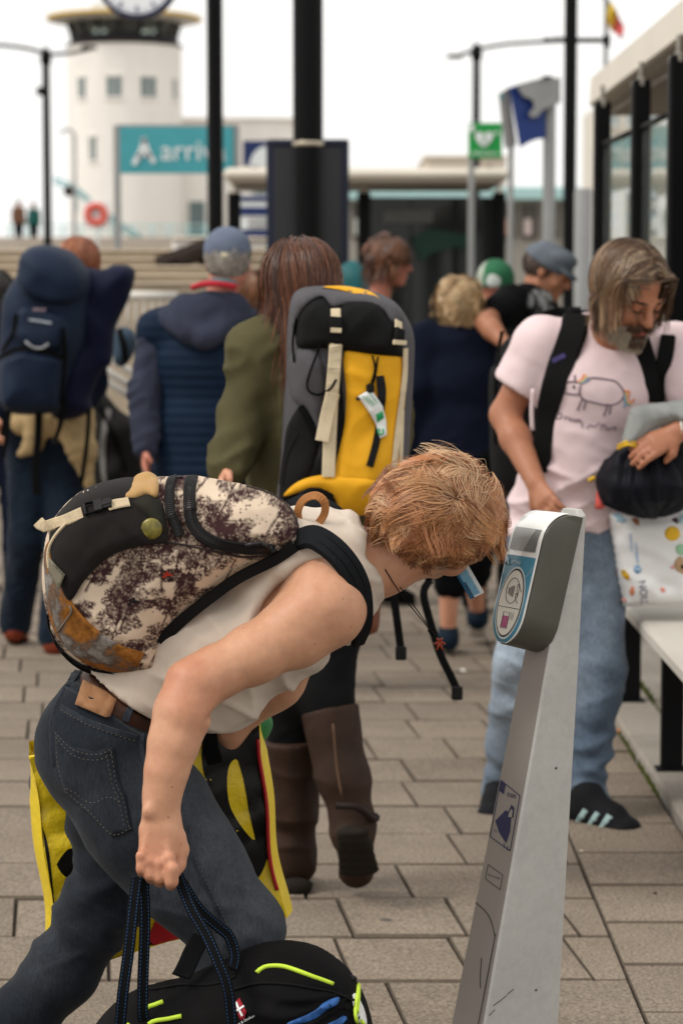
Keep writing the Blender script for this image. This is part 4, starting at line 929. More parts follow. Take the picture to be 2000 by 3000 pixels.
def fabric(f=9, a=.007, b=.0025, seed=1, st=(1, 1, .45)):
    st = np.asarray(st, float)
    return lambda V, N: a*ridge(V, st*f, seed)*.6+a*noise3(V, st*f*.5, seed+5)+b*ridge(V @ rotm((0,1,0), 30).T, A(1,1,2.6)*f, seed+2)
def build_subject():
    root = thing('person', W(420, 3330, 4.42)*A(1,1,0), 'person with auburn hair, cream tank top and jeans bending towards the ticket reader', 'person')
    Y0 = 4.42; YN = 4.26
    # ---- body, one surface
    S = Sdf(.0039); k = .03
    hipN, hipF = W(300, 2190, 4.34), W(300, 2190, 4.50)
    pel = W(285, 2120, Y0)
    S.ecap(W(310, 2140, Y0), W(390, 2050, Y0), (.13, .075), (.13, .075), (0,1,0), k)
    S.ecap(W(390, 2040, Y0), W(600, 1920, Y0), (.115, .068), (.115, .074), (0,1,0), k)
    S.ecap(W(600, 1910, Y0), W(930, 1735, Y0), (.122, .080), (.142, .080), (0,1,0), k)
    S.ecap(W(930, 1725, Y0), W(1050, 1660, Y0), (.13, .085), (.06, .06), (0,1,0), k)
    S.ecap(W(880, 1640, Y0), W(1010, 1640, Y0), (.11, .066), (.09, .062), (0,1,0), k)
    S.chain([W(1010, 1680, Y0), W(1120, 1650, 4.42), W(1230, 1600, 4.42)], [.060, .054, .056], k)
    HC = W(1278, 1545, 4.42); f = A(.80, .45, -.35); e = A(.05, -.6, -.8); up = np.cross(e, f)
    L, R = head_prims(S, HC, f, up, 1.0)
    # near arm
    sh, el, wr = W(935, 1775, 4.26), W(566, 2010, 4.17), W(472, 2375, 4.12)
    S.chain([W(975, 1715, 4.34), W(945, 1765, 4.275)], [.070, .076], k)
    S.chain([W(950, 1785, 4.27), W(860, 1852, 4.245), W(740, 1918, 4.215), W(630, 1972, 4.19), el], [.072, .061, .050, .045, .0435], .022)
    S.ell(W(905, 1800, 4.225), A(.058, .034, .036), np.array([nrm(A(.86,0,.5)), A(0,1,0), nrm(A(-.5,0,.86))]), .03)      # deltoid
    S.ell(W(526, 1982, 4.185), A(.015, .018, .018), None, .020); S.ell(W(606, 2050, 4.165), A(.012, .016, .012), None, .02)
    S.chain([el, W(536, 2088, 4.155), W(508, 2180, 4.14), W(488, 2260, 4.128), W(476, 2330, 4.122), wr], [.046, .048, .042, .035, .0295, .0285], .02)
    S.ell(W(628, 2098, 4.13), A(.014, .05, .005), np.array([nrm(A(.8,0,.6)), A(0,1,0), nrm(A(-.6,0,.8))]), .012, 's')
    S.ell(W(436, 2378, 4.095), A(.011, .010, .012), None, .012)                                                           # wrist bone
    # back of the hand: tendons, knuckles and fingers curled round the two handles
    S.ecap(W(471, 2372, 4.12), W(463, 2430, 4.108), (.026, .020), (.032, .018), (1, 0, 0), .018)
    S.ecap(W(463, 2430, 4.108), W(460, 2500, 4.096), (.032, .017), (.034, .014), (1, 0, 0), .010)
    for (kx, ky, mx, my, r) in ((415, 2508, 414, 2545, .0098), (438, 2526, 439, 2563, .0106), (466, 2532, 466, 2572, .0110), (496, 2516, 496, 2558, .0114)):
        a, b = W(kx, ky, 4.084), W(mx, my, 4.078); c = W(mx+3, my+10, 4.100); d = c+A(.002, .030, .014)
        S.chain([W(466+(kx-460)*.45, 2410, 4.098), a], [.005, .0062], .006); S.ell(a+A(0,-.005,.002), A(.0105,.0090,.0105), None, .004)
        S.chain([a, b, c, d], [r, r*.95, r*.92, r*.85], .0022)
    S.chain([W(506, 2545, 4.070), W(504, 2582, 4.072), W(500, 2592, 4.082)], [.0118, .0116, .0104], .003)
    S.ell(W(512, 2440, 4.112), A(.014, .018, .033), None, .015); S.chain([W(520, 2455, 4.11), W(531, 2490, 4.112), W(524, 2535, 4.105), W(512, 2560, 4.095)], [.015, .0125, .0112, .010], .008)       # thumb
    # far arm, holding the shopping bag
    S.chain([W(930, 1760, 4.55), W(800, 1990, 4.64), W(690, 2110, 4.66)], [.07, .055, .035], k)
    S.ell(W(672, 2135, 4.66), A(.03, .03, .045), None, .02)
    # legs (inside the jeans)
    kneeN, kneeF = W(692, 2715, 4.31), W(330, 2625, 4.52); ankN, ankF = W(610, 3300, 4.34), W(-70, 3180, 4.52)
    S.chain([hipN, kneeN, ankN], [.085, .05, .035], k); S.chain([hipF, kneeF, ankF], [.085, .05, .035], k)
    S.ecap(ankN, W(760, 3370, 4.33), (.035, .03), (.035, .02), (0,1,0), k); S.ecap(ankF, W(10, 3260, 4.52), (.035, .03), (.035, .02), (0,1,0), k)
    def blush(V):
        k = .55*np.exp(-((V-W(530,1995,4.14))**2).sum(1)/.05**2)+.7*np.exp(-((V-W(450,2540,4.08))**2).sum(1)/.055**2)+.3*np.exp(-((V-W(640,2105,4.12))**2).sum(1)/.04**2)+.25*noise3(V, 16, 5)
        return 1-np.clip(k, 0, 1)[:, None]*A(.08, .26, .26)
    body, BV, BF = sdf_obj('body', S, SKIN_A, root, lambda V, N: .0006*noise3(V, 60, 3)+.0012*noise3(V, 22, 8), blush)
    # ---- hair
    sk = A(.086, .106, .098); hc = HC+(-.012)*nrm(f)+.026*lframe(f, up)[2]
    def mask(v):   # local right, forward, up
        if v[1] > .55 and v[2] < .30: return False
        if v[2] < -.55 and v[1] > -.2: return False
        if v[2] < -.72: return False
        if abs(v[0]) > .6 and v[1] > -.05 and v[2] < .02: return False
        return True
    wh = nrm(A(.25, -.35, .92))
    def ln(v):
        w = v @ R; return float(np.interp(w[2], [-1, -.45, .0, .5, 1], [.012, .022, .055, .100, .125]))*(.75 if w[0] > .45 else 1)*(.62 if v[0] > .5 and v[1] > -.35 else 1)
    cols = [(160,104,64),(186,130,84),(200,150,104),(142,88,52),(176,116,72),(206,164,122),(124,76,46),(190,128,86)]
    mb = MB()
    S = Sdf(.006); S.ell(hc, sk*1.035, R, 0); S.plane(L(0,.045,.02), R[1]*.9-R[2]*.45); S.plane(L(0,0,-.075), -R[2]-.3*R[1]*-1)
    V, F = S.mesh(); mb.add(V, F, s2l((96, 60, 38)))
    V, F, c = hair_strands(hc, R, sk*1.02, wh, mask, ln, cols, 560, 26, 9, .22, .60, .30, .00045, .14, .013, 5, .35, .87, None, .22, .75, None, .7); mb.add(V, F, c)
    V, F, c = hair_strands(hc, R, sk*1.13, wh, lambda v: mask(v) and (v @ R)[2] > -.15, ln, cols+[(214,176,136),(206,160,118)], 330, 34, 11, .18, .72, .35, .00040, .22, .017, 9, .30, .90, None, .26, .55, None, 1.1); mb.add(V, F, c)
    V, F, c = hair_strands(hc, R, sk*1.08, wh, lambda v: mask(v) and (v @ R)[0] > .62 and -.25 < (v @ R)[2] < .6, lambda v: .085, cols, 60, 22, 9, .40, .6, .4, .0006, .10, .012, 39, .35, .82, None, .25, .7); mb.add(V, F, c)
    V, F, c = hair_strands(hc, R, sk*1.16, wh, lambda v: mask(v) and (v @ R)[2] > .05 and (v @ R)[0] < .35, lambda v: .080, cols, 80, 26, 10, .20, .72, .3, .00040, .34, .014, 77, .3, .90, None, .20, .4, None, 1.0); mb.add(V, F, c)
    # fly-away hairs above the crown
    V, F, c = hair_strands(hc, R, sk*1.12, wh, lambda v: (v @ R)[2] > .35, lambda v: .06, [(196,150,110)], 130, 1, 9, -.02, 0, 1.2, .00032, .55, .02, 19, .4, .9, None, .8); mb.add(V, F, c)
    # nape, cut short and darker
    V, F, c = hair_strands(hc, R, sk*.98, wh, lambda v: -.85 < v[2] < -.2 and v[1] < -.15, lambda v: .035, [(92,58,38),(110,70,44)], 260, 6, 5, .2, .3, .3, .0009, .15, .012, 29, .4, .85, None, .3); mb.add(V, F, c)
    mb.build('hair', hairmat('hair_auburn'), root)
    # eyebrow of the far side is hidden; lips hold the card
    card = thing('travel_card', W(1366, 1685, 4.46), 'small blue and white travel card held between the lips of the bending person', 'card')
    cx = nrm(W(1400, 1738, 4.49)-W(1352, 1655, 4.47)); cn = nrm(A(-.25, -1, .12)); cn = nrm(cn-cx*(cn@cx)); cy = np.cross(cn, cx)
    cc = W(1373, 1704, 4.46); Mx = np.eye(4); Mx[:3, 0], Mx[:3, 1], Mx[:3, 2], Mx[:3, 3] = cx, cy, cn, cc
    bbox_obj('card_blank', (-.034, -.0145, -.0005), (.034, .0145, .0005), M('card_white', (216, 222, 226), .35, .03, 9, 0), card, .0004, Mx)
    def cardbit(name, x0, x1, y0, y1, rgb):
        q = np.array([[x0,y0,.0009],[x1,y0,.0009],[x1,y1,.0009],[x0,y1,.0009]]) @ Mx[:3,:3].T+cc; mk(name, q, np.array([[0,1,2,3]]), M('card_'+name, rgb, .35, .2, 120, 0), card, False)
    cardbit('sky_print', -.034, .030, -.0135, .0075, (118, 168, 196)); cardbit('sea_print', -.034, .034, -.0145, -.0095, (44, 104, 146)); cardbit('land_print', -.004, .034, -.0094, -.0058, (52, 86, 116))
    # ---- tank top
    S = Sdf(.006); k = .03
    S.ecap(W(340, 2065, Y0), W(600, 1930, Y0), (.146, .098), (.150, .108), (0,1,0), k)
    S.ecap(W(420, 2035, Y0), W(640, 1985, Y0), (.135, .080), (.14, .085), (0,1,0), k)
    S.ecap(W(600, 1920, Y0), W(930, 1735, Y0), (.152, .110), (.168, .105), (0,1,0), k)
    S.ecap(W(640, 1985, Y0), W(860, 1880, Y0), (.13, .075), (.12, .07), (0,1,0), k)
    S.ecap(W(930, 1725, Y0), W(1050, 1660, Y0), (.150, .098), (.074, .066), (0,1,0), k)
    S.ecap(W(870, 1630, Y0), W(1010, 1630, Y0), (.135, .095), (.115, .080), (0,1,0), k)
    S.plane(W(1088, 1650, Y0), nrm(A(.90, 0, .26)))
    S.plane(W(352, 1995, Y0), nrm(A(-.57, 0, -.82)))
    def arm_hole(y0, y1, sgn):
        c = W(918, 1812, YN); ax = nrm(A(.86, 0, .50)); az = np.cross(ax, A(0,1,0))
        S.ell(A(c[0], (y0+y1)/2, c[2]), A(.122, abs(y1-y0)/2, .108), np.array([ax, A(0,1,0), az]), .004, 's')
    arm_hole(4.02, 4.39, 1); arm_hole(4.46, 4.86, 1)
    u1 = nrm(W(930,1735,Y0)-W(500,1990,Y0)); u3 = np.cross(u1, A(0,1,0))
    def sfold(V, N):
        Q = np.stack([V@u1, V[:,1], V@u3], 1); a = ridge(Q+A(0,0,0), A(16, 5, 3.5), 4); b = ridge(Q @ rotm((0,1,0), 35).T, A(22, 6, 5), 9); c = noise3(V, 40, 2)
        low = np.clip((V[:,2]-W(0,2080,Y0)[2])/.12, 0, 1)
        return .0115*a*(1.4-.6*low)+.0085*b+.0008*c
    sdf_obj('tank_top', S, M('cream_jersey', (204, 190, 175), .9, .07, 10, .25, 800, spec=.15, sheen=.1), root, sfold)
    # hem band round the armhole
    c0 = W(915, 1812, YN)
    # ---- jeans
    S = Sdf(.0055); k = .045
    S.ecap(W(300, 2140, Y0), W(372, 2050, Y0), (.165, .105), (.150, .098), (0,1,0), k)
    S.ell(W(262, 2165, 4.345), A(.080, .080, .105), None, k); S.ell(W(270, 2165, 4.495), A(.078, .078, .105), None, k)
    S.chain([W(318, 2225, 4.335), W(440, 2400, 4.32), W(560, 2560, 4.315), kneeN], [.112, .106, .096, .080], k)
    S.ell(W(735, 2705, 4.305), A(.044, .06, .050), None, .04)
    S.chain([kneeN, W(660, 2900, 4.33), W(620, 3260, 4.34)], [.076, .070, .070], .03)
    S.chain([W(325, 2250, 4.50), W(345, 2440, 4.51), kneeF], [.092, .078, .068], k)
    S.chain([kneeF, W(180, 2845, 4.52), W(-60, 3140, 4.52)], [.070, .064, .068], .03)
    S.plane(W(330, 2040, Y0), nrm(A(.55, 0, .83)))
    tN = nrm(kneeN-W(300,2215,4.335)); tF = nrm(ankF-kneeF)
    def jfold(V, N):
        d = .0010*noise3(V, 45, 5)+.005*noise3(V, 11, 6)+.0055*ridge(V @ rotm((0,1,0), -40).T, A(5,4,16), 21)
        kd = np.exp(-((V-kneeN-A(-.05,0,-.02))**2).sum(1)/.09**2); d += kd*.015*ridge(V @ rotm((0,1,0), -18).T, A(5, 4, 24), 8)
        kd = np.exp(-((V-kneeF-A(-.05,0,.02))**2).sum(1)/.12**2); d += kd*.018*ridge(V @ rotm((0,1,0), 25).T, A(5, 4, 24), 12)
        kd = np.exp(-((V-W(290,2400,4.4))**2).sum(1)/.12**2); d += kd*.017*ridge(V @ rotm((0,1,0), -35).T, A(6, 4, 22), 15)
        return d
    def jcol(V):
        a = np.exp(-((V-W(600,2480,4.22))/A(.13,.2,.22))**2 @ A(1,1,1))*.85+.25*np.exp(-((V-W(230,2330,4.25))/A(.08,.2,.1))**2 @ A(1,1,1))
        a += .75*np.exp(-((V-W(740,2720,4.25))/A(.07,.2,.1))**2 @ A(1,1,1)); a += .10+.12*noise3(V, 9, 3)
        a += .35*np.exp(-((V-W(130,2780,4.45))/A(.14,.3,.1))**2 @ A(1,1,1))
        return np.clip(a, 0, 1)[:, None]*np.ones(3)
    DEN = denim('denim_dark', (19, 25, 33), (62, 66, 72), (330, 330, 40))
    jo, JV, JF = sdf_obj('jeans', S, DEN, root, jfold, jcol); jt = bvh(JV, JF)
    def on(pp, off=.002, d=.006, tree=None):
        P = resample(smooth_path(pp, 6), 6.0); o = [hit(tree or jt, p) for p in P]; o = np.array([q for q in o if q is not None])
        o = resample(o, d); o[:, 1] -= off; return o
    STI = M('jeans_stitch', (118, 108, 96), .9, .2, 50, 0)
    SEAM = denim('denim_seam', (24, 30, 38), (56, 61, 68))
    def raised(name, pp, w, th, mat=None, off=.001, tree=None):
        P = on(pp, off, .008, tree); N = np.broadcast_to(A(0,-1,.1), P.shape); Vv, Fv = strap_vf(P, N, w, th); m = MB(); m.add(Vv, Fv, (.45,.45,.45)); return m.build(name, mat or SEAM, jo, False)
    def dashes(name, pp, tree=None, mat=None, dash=.004, gap=.0028, r=.0005, par=None):
        P = on(pp, .0030, .0012, tree); n1 = int(dash/.0012)+1; n2 = n1+int(gap/.0012)+1; m = MB()
        for i in range(0, len(P)-n1, n2): Vv, Fv = tube_vf(P[i:i+n1], r, 4); m.add(Vv, Fv)
        if m.n: m.build(name, mat or STI, par or jo, False)
    # back pocket: a sewn-on panel with its own edges
    def panel(name, pp, mat, parent, tree, th=.004, off=.0025, d=.012, col=None):
        P = densify(np.array(pp, float), 10.0); H = [hit(tree, p) for p in P]; H = np.array([h for h in H if h is not None])
        V2, T, Pp = sheet(H[:, [0, 2]], d, False); Yv = []
        for v in V2:
            r = tree.ray_cast(Vector((v[0], 2.0, v[1])), Vector((0, 1, 0))); Yv.append(r[0][1] if r[0] is not None else np.nan)
        Yv = np.array(Yv); Yv = np.where(np.isnan(Yv), np.nanmean(Yv), Yv); f3 = np.stack([V2[:,0], Yv-off, V2[:,1]], 1); V, F = skirt(f3, T, th)
        c = col(V) if callable(col) else (np.broadcast_to(col, (len(V), 3)) if col is not None else None)
        return mk(name, V, F, mat, parent, True, c)
    poc = [(159,2137),(215,2188),(280,2202),(333,2186),(350,2290),(368,2330),(388,2432),(330,2452),(262,2385),(190,2320),(166,2240)]
    panel('back_pocket', poc, DEN, jo, jt, .004, .003, .010, lambda V: np.clip(.2+.3*np.exp(-((V-W(250,2320,4.25))/A(.05,.2,.06))**2 @ A(1,1,1)), 0, 1)[:, None]*np.ones(3))
    for pp in ([(162,2146),(216,2196),(281,2210),(331,2194)], [(165,2160),(216,2212),(282,2226),(334,2208)], [(327,2200),(342,2295),(360,2335),(380,2428)], [(314,2210),(330,2300),(348,2340),(366,2425)], [(385,2424),(330,2444),(264,2378),(194,2314),(170,2240),(165,2160)], [(195,2310),(225,2325),(250,2345),(280,2350),(310,2335),(340,2340),(360,2360)]):
        dashes('pocket_stitch', pp)
    raised('side_seam', [(418,2150),(425,2230),(540,2462),(600,2590),(650,2690),(700,2800)], .009, .0018); dashes('seam_stitch', [(548,2462),(608,2590),(658,2690),(706,2795)])
    raised('yoke_seam', [(178,2070),(250,2110),(330,2140),(400,2162)], .011, .002); dashes('yoke_stitch', [(180,2080),(252,2120),(332,2150),(402,2172)]); dashes('yoke_stitch', [(180,2062),(252,2102),(332,2132),(402,2154)])
    raised('centre_seam', [(222,1955),(186,2030),(160,2090),(152,2150),(158,2240)], .009, .002)
    dashes('inseam_stitch', [(365,2775),(330,2840),(280,2900),(215,2995)])
    raised('waistband_edge', [(168,2000),(235,2035),(300,2060),(440,2120)], .006, .002)
    # belt with loops and leather patch
    S2 = Sdf(.006); S2.ecap(W(300, 2140, Y0), W(372, 2050, Y0), (.156, .097), (.149, .095), (0,1,0), .03)
    bn = nrm(A(.55, 0, .83)); S2.plane(W(330, 2040, Y0)+bn*.026, bn); S2.plane(W(330, 2040, Y0)-bn*.010, -bn)
    bo, bV, bF = sdf_obj('belt', S2, M('belt_leather', (74, 44, 30), .6, .3, 25, .5, 160), root); bt = bvh(np.vstack([bV, JV]), np.vstack([bF, JF+len(bV)]))
    panel('leather_patch', [(245,1990),(345,2042),(325,2095),(312,2098),(222,2060)], M('patch_leather', (150, 108, 74), .8, .12, 30, .4, 300), root, bt, .014, .012, .012)
    P = on([(250,2046),(318,2082)], .0075, .004, bt); 
    for pp in ([(402,2024),(368,2112)], [(238,1952),(210,1995)], [(222,1968),(203,2010)]):
        P = on(pp, .004, .008, bt); Vv, Fv = strap_vf(P, A(0,-1,.1), .014, .003); m = MB(); m.add(Vv, Fv, (.5,.5,.5)); m.build('belt_loop', SEAM, jo, False)
    # shoes stand below the frame
    for an, t in ((ankN, W(770, 3385, 4.33)), (ankF, W(20, 3275, 4.52))):
        S3 = Sdf(.008); S3.ecap(an+A(-.02,0,-.01), t, (.045,.05), (.045,.03), (0,1,0), .02); sdf_obj('shoe', S3, M('shoe_dark', (34, 32, 34), .6), root)
    # neck cord with a small pendant
    CORD = M('neck_cord', (14, 12, 12), .8)
    pb = W(1287, 1880, 4.40)
    nk = tube('neck_cord', smooth_path([W(1128,1668,4.355), W(1170,1735,4.37), W(1230,1810,4.39), pb], 6), .0011, CORD, root, 5)
    mm = MB(); Vv, Fv = tube_vf(smooth_path([W(1165,1712,4.38), W(1205,1765,4.40), W(1255,1835,4.40), pb], 6), .0011, 5); mm.add(Vv, Fv)
    for q in ((1262,1850),(1270,1858)): Vv, Fv = tube_vf([W(q[0]-8,q[1]-6,4.40), W(q[0]+6,q[1]+8,4.40)], .0030, 6); mm.add(Vv, Fv)
    mm.build('cord_loop', CORD, nk)
    pe = MB()
    for i in range(6):
        a = i*1.05; Vv, Fv = tube_vf([pb, pb+A(.011*math.cos(a), -.003, .013*math.sin(a)-.004)], [.004, .0016], 6); pe.add(Vv, Fv)
    pe.build('pendant', M('pendant_amber', (138, 50, 26), .3), nk)
    return root
build_subject()
# ================================================================== ticket reader on its leaning post
def build_reader():
    al = rad(32); n = A(-math.cos(al), -math.sin(al), 0); u = -n; w = A(math.sin(al), -math.cos(al), 0)      # front, back, near side
    Yr = 4.42
    base = W(1530, 3300, Yr); base = A(base[0], Yr, 0)
    root = thing('ticket_reader', base, 'grey leaning post with a round-ended contactless ticket reader on top', 'ticket reader')
    GP = M('reader_post_grey', (182, 180, 175), .42, .10, 5, .06, 500, metal=.1, fine=(60,.05), spec=.4); GF = M('reader_front_grey', (142, 135, 129), .5, .05, 5, .06, 500, spec=.3)
    # near side face: front edge and back edge in the picture, carried to real depth along u
    def side_pt(px, py):                                       # point on the near side plane
        o = W(1560, 2400, Yr); q = W(px, py, 1.0)-A(0, 0, CAM_H); d = q; c = A(0, 0, CAM_H); t = ((o-c)@w)/(d@w); return c+d*t
    fr = [side_pt(x, y) for x, y in ((1336,3420),(1418,3000),(1506,2500),(1593,2000),(1640,1745),(1692,1515))]
    bk = [side_pt(x, y) for x, y in ((1614,3420),(1637,3000),(1664,2500),(1693,2000),(1706,1745),(1718,1512))]
    wd = [.105, .098, .088, .078, .072, .062]
    rings = []
    for f, b, ww in zip(fr, bk, wd):
        fl, bl = f-w*ww, b-w*ww*1.0; e = .004; fu = nrm(b-f)
        rings.append([f+fu*e, b-fu*e, b-w*e, bl+w*e, bl-fu*e, fl+fu*e, fl+w*e, f-w*e])
    tp = [p+A(0,0,.012) for p in rings[-1]]; c = np.mean(tp, 0); rings.append([c+(p-c)*.72 for p in tp])
    V, F = loft_vf(rings); m = MB(); m.add(V, F); post = m.build('post', GP, root, True); sharp(post, 25)
    # front plate, slightly proud and warmer
    R2 = []
    for f, ww in zip(fr, wd): R2.append([f-w*.004+n*.002, f-w*(ww-.004)+n*.002, f-w*(ww-.004)-n*.004, f-w*.004-n*.004])
    V, F = loft_vf(R2); m = MB(); m.add(V, F); m.build('front_plate', GF, post, False)
    def front_pt(t, v, off=.003):                               # t: py along the edge; v: 0 near edge .. 1 far edge
        ys = [3420,3000,2500,2000,1745,1515]; i = np.interp(t, ys[::-1], range(5,-1,-1)); k0 = int(min(4, math.floor(i))); a = i-k0; f = fr[k0]*(1-a)+fr[k0+1]*a; ww = wd[k0]*(1-a)+wd[k0+1]*a
        return f-w*ww*v+n*(off+.002)
    INK = M('reader_ink', (44, 46, 84), .5, .05, 20, 0); CUT = M('panel_gap', (70, 64, 58), .6)
    def fline(name, tv, r, mat): 
        return tube(name, smooth_path([front_pt(*q, .0012) for q in tv], 5), r, mat, post, 5)
    def fpoly(name, tv, mat, off=.0012): 
        P = np.array([front_pt(*q, off) for q in tv]); return mk(name, P, np.array([list(range(len(P)))]), mat, post, False)
    # service door line near the bottom
    fline('door_gap', [(2672, .95), (2695, .45), (2745, .14), (2800, .12), (3400, .12)], .0010, CUT)
    # train sticker: frame, word, pictogram
    t0, t1 = 2305, 2495
    for q in ([(t0+28,.12),(t0,.90)], [(t0,.90),(t1-22,.90)], [(t1-22,.90),(t1,.12)], [(t1,.12),(t0+28,.12)]): fline('sticker_frame', q, .0008, INK)
    fpoly('sticker_flag', [(t0+2,.88),(t0+9,.70),(t0+38,.70),(t0+31,.88)], INK)
    fpoly('train_nose', [(2395,.30),(2385,.52),(2425,.82),(2455,.60),(2478,.30),(2440,.24)], INK); fpoly('train_cab', [(2365,.36),(2372,.24),(2400,.22),(2402,.46)], INK); fpoly('train_window', [(2378,.34),(2380,.26),(2400,.25),(2402,.40)], GF, .002)
    fline('track', [(2480,.36),(2492,.36)], .0007, INK); fline('track', [(2484,.24),(2496,.22)], .0007, INK)
    def ftext(body, tc, vc, h, name):
        V, Fs = text_vf(body, 1.0); V = V-(V.max(0)+V.min(0))/2; k = h/(V[:,1].max()-V[:,1].min()); o = front_pt(tc, vc, .0014); ex = w*.97; ey = nrm(front_pt(tc-100, vc)-front_pt(tc, vc)); m = MB(); m.add(o+V[:, :1]*k*ex+V[:, 1:2]*k*ey, Fs); return m.build(name, INK, post, False)
    ftext('trein', 2338, .42, .010, 'sticker_word')
    ftext('NS.nl', 2452, .74, .004, 'sticker_note')
    a0, a1 = 2553, 2612
    for q in ([(a0+16,.22),(a0,.78)], [(a0,.78),(a1-16,.78)], [(a1-16,.78),(a1,.22)], [(a1,.22),(a0+16,.22)]): fline('plate_frame', q, .0006, CUT)
    ftext('MK.11511.NS.01', 2582, .5, .0042, 'serial_lettering')
    # scratches
    SC = M('scratch_dark', (74, 70, 64), .8)
    tube('scratch', smooth_path([front_pt(2905,.28,.0008), front_pt(2870,.36,.0008), front_pt(2820,.42,.0008)], 5), .0009, SC, post, 4)
    for a in ([(1444,2946),(1466,2930),(1484,2915)], [(1432,2975),(1448,2958)], [(1486,2912),(1503,2898)]): tube('scratch', [side_pt(*p)+w*.0004 for p in a], .0009, SC, post, 4)
    for py in (2250, 2900):
        c = side_pt(np.interp(py, [2000,3000], [1650,1560]), py); V, F = lathe_vf([(.0026,-.001),(.0026,.0008),(.0018,.0012),(.0001,.0012)], A(0,0,0), 14); V = V[:, :1]*u+V[:, 1:2]*A(0,0,1)+V[:, 2:]*w; m = MB(); m.add(V+c, F); m.build('screw', M('screw_steel', (120,120,118), .35, metal=.8), post)
    # ---- reader head
    ti = rad(15.5); ax = A(0,0,1)*math.cos(ti)+u*math.sin(ti); nn = n*math.cos(ti)+A(0,0,1)*math.sin(ti)                # along the face, out of the face
    # centre of the face at mid length: put the near front edge where it is seen
    Wd, Ln, Tk = .104, .262, .078
    ctr = side_pt(1556, 1692)+w*.010; ctr = ctr-w*(Wd/2)
    def hp(a, b, c): return ctr+ax*a+w*b+nn*c                   # a up the face, b to the near side, c out
    def wid(a):
        s = Wd/2; x = -Ln/2+s*1.15-a
        return s*math.sqrt(max(0.0, 1-min(1, max(0, x/(s*1.15)))**2)) if x > 0 else s
    def frontc(a):
        r = .062; x = a-(Ln/2-r); return -(r-math.sqrt(max(0, r*r-min(x, r)**2))) if x > 0 else 0.0
    sa = list(-Ln/2+np.array([.0004,.003,.008,.015,.024,.035,.048,.06]))+list(np.linspace(-Ln/2+.075, Ln/2-.062, 10))+list(Ln/2-.062+.062*np.sin(np.linspace(.15, 1, 12)*np.pi/2*.985))
    rings = []; face = []
    for a in sa:
        h = max(wid(a), .002); c1 = frontc(a); c0 = -Tk; r = .006
        if c1 < c0+.004: c1 = c0+.004
        rings.append([hp(a, h, c0), hp(a, h, c1-r), hp(a, h-r*.3, c1-r*.3), hp(a, h-r, c1), hp(a, -h+r, c1), hp(a, -h+r*.3, c1-r*.3), hp(a, -h, c1-r), hp(a, -h, c0)])
    V, F = loft_vf(rings); m = MB(); m.add(V, F); hs = m.build('reader_housing', M('housing_olive', (84, 82, 72), .42, .14, 12, .15, 260, spec=.45), root, True); sharp(hs, 38)
    bbx = [[hp(a, s*.034, c) for s, c in ((1,-Tk-.018),(1,-Tk),(-1,-Tk),(-1,-Tk-.018))] for a in (-.07, .10)]; V, F = loft_vf(bbx); m = MB(); m.add(V, F); m.build('mount', DARKG, root, False)
    def shell(name, a0, a1, off, mat, inset=.0035, par=hs, gl=False):
        rr = [a for a in sa if a0 < a < a1]; rr = [a0]+rr+[a1]; rg = []
        for a in rr:
            h = max(wid(a)-inset, .001); c1 = max(frontc(a), -Tk+.006)
            aa = a+(off*max(0, (a-(Ln/2-.062))/.062))
            rg.append([hp(aa, h, c1+off*.2), hp(aa, h-.002, c1+off), hp(aa, -h+.002, c1+off), hp(aa, -h, c1+off*.2)])
        V, F = loft_vf(rg, False); m = MB(); m.add(V, F); return m.build(name, mat, par, True)
    shell('face_cover', -Ln/2+.003, Ln/2-.0012, .0022, M('cover_white', (226, 226, 222), .12, .03, 6, 0, spec=.6, coat=.6))
    TL = M('reader_teal', (74, 134, 158), .35, .22, 22, .03, 90)
    shell('teal_panel', -Ln/2+.004, .036, .0030, TL, .006)
    GR = M('reader_screen', (148, 150, 148), .18, .1, 9, 0, coat=.5)
    def fp(name, ab, off, mat, sm=True, n=6, d=.004):
        V2, T, P = sheet(np.array(ab, float), d, sm); V = np.array([hp(a, b, max(frontc(a), -Tk)+off) for b, a in V2]); return mk(name, V, T[:, ::-1] if False else T, mat, hs, False)
    fp('screen', [(-.040,.046),(.040,.046),(.040,.090),(-.040,.090)], .0034, GR, False); fp('screen_glare', [(.004,.047),(.040,.047),(.040,.089),(.024,.089)], .0038, M('screen_shade', (112, 114, 112), .2), False)
    def oval(cx, ca, rb, ra, n=40): t = np.linspace(0, 2*np.pi, n+1)[:-1]; return [(cx+rb*math.cos(q), ca+ra*math.sin(q)) for q in t]
    WH = M('reader_cream', (222, 218, 206), .4, .03, 20, 0)
    fp('oval_halo', oval(0,-.053,.0395,.0690), .0034, M('reader_halo', (196, 206, 208), .4), False); fp('oval_ring', oval(0,-.053,.0365,.0650), .0038, M('reader_black', (34, 32, 32), .4), False); fp('tap_pad', oval(0,-.053,.0338,.0615), .0042, WH, False)
    BK = M('reader_black', (34,32,32))
    def hline(name, ab, r=.0007, sm=True): P = np.array(ab, float); P = smooth_path(P, 5) if sm and len(P) > 2 else P; return tube(name, [hp(a, b, frontc(a)+.0045) for b, a in P], r, BK, hs, 5)
    hline('divider', [(-.0325,-.062),(.0325,-.062)], .0006)
    oc = oval(.0, -.030, .019, .024, 28); hline('icon_ring', oc+oc[:1], .00065, False)
    for i, h in enumerate((.006,.009,.012,.014)): x = -.012+i*.0048; hline('wave', [(x,-.032-h*.7),(x+.0016,-.031),(x,-.030+h*.7)], .0009)
    hline('hand_icon', [(.024,-.052),(.016,-.046),(.0115,-.038),(.014,-.034),(.019,-.040),(.013,-.028),(.0125,-.018),(.016,-.016),(.022,-.024),(.027,-.030)], .0006)
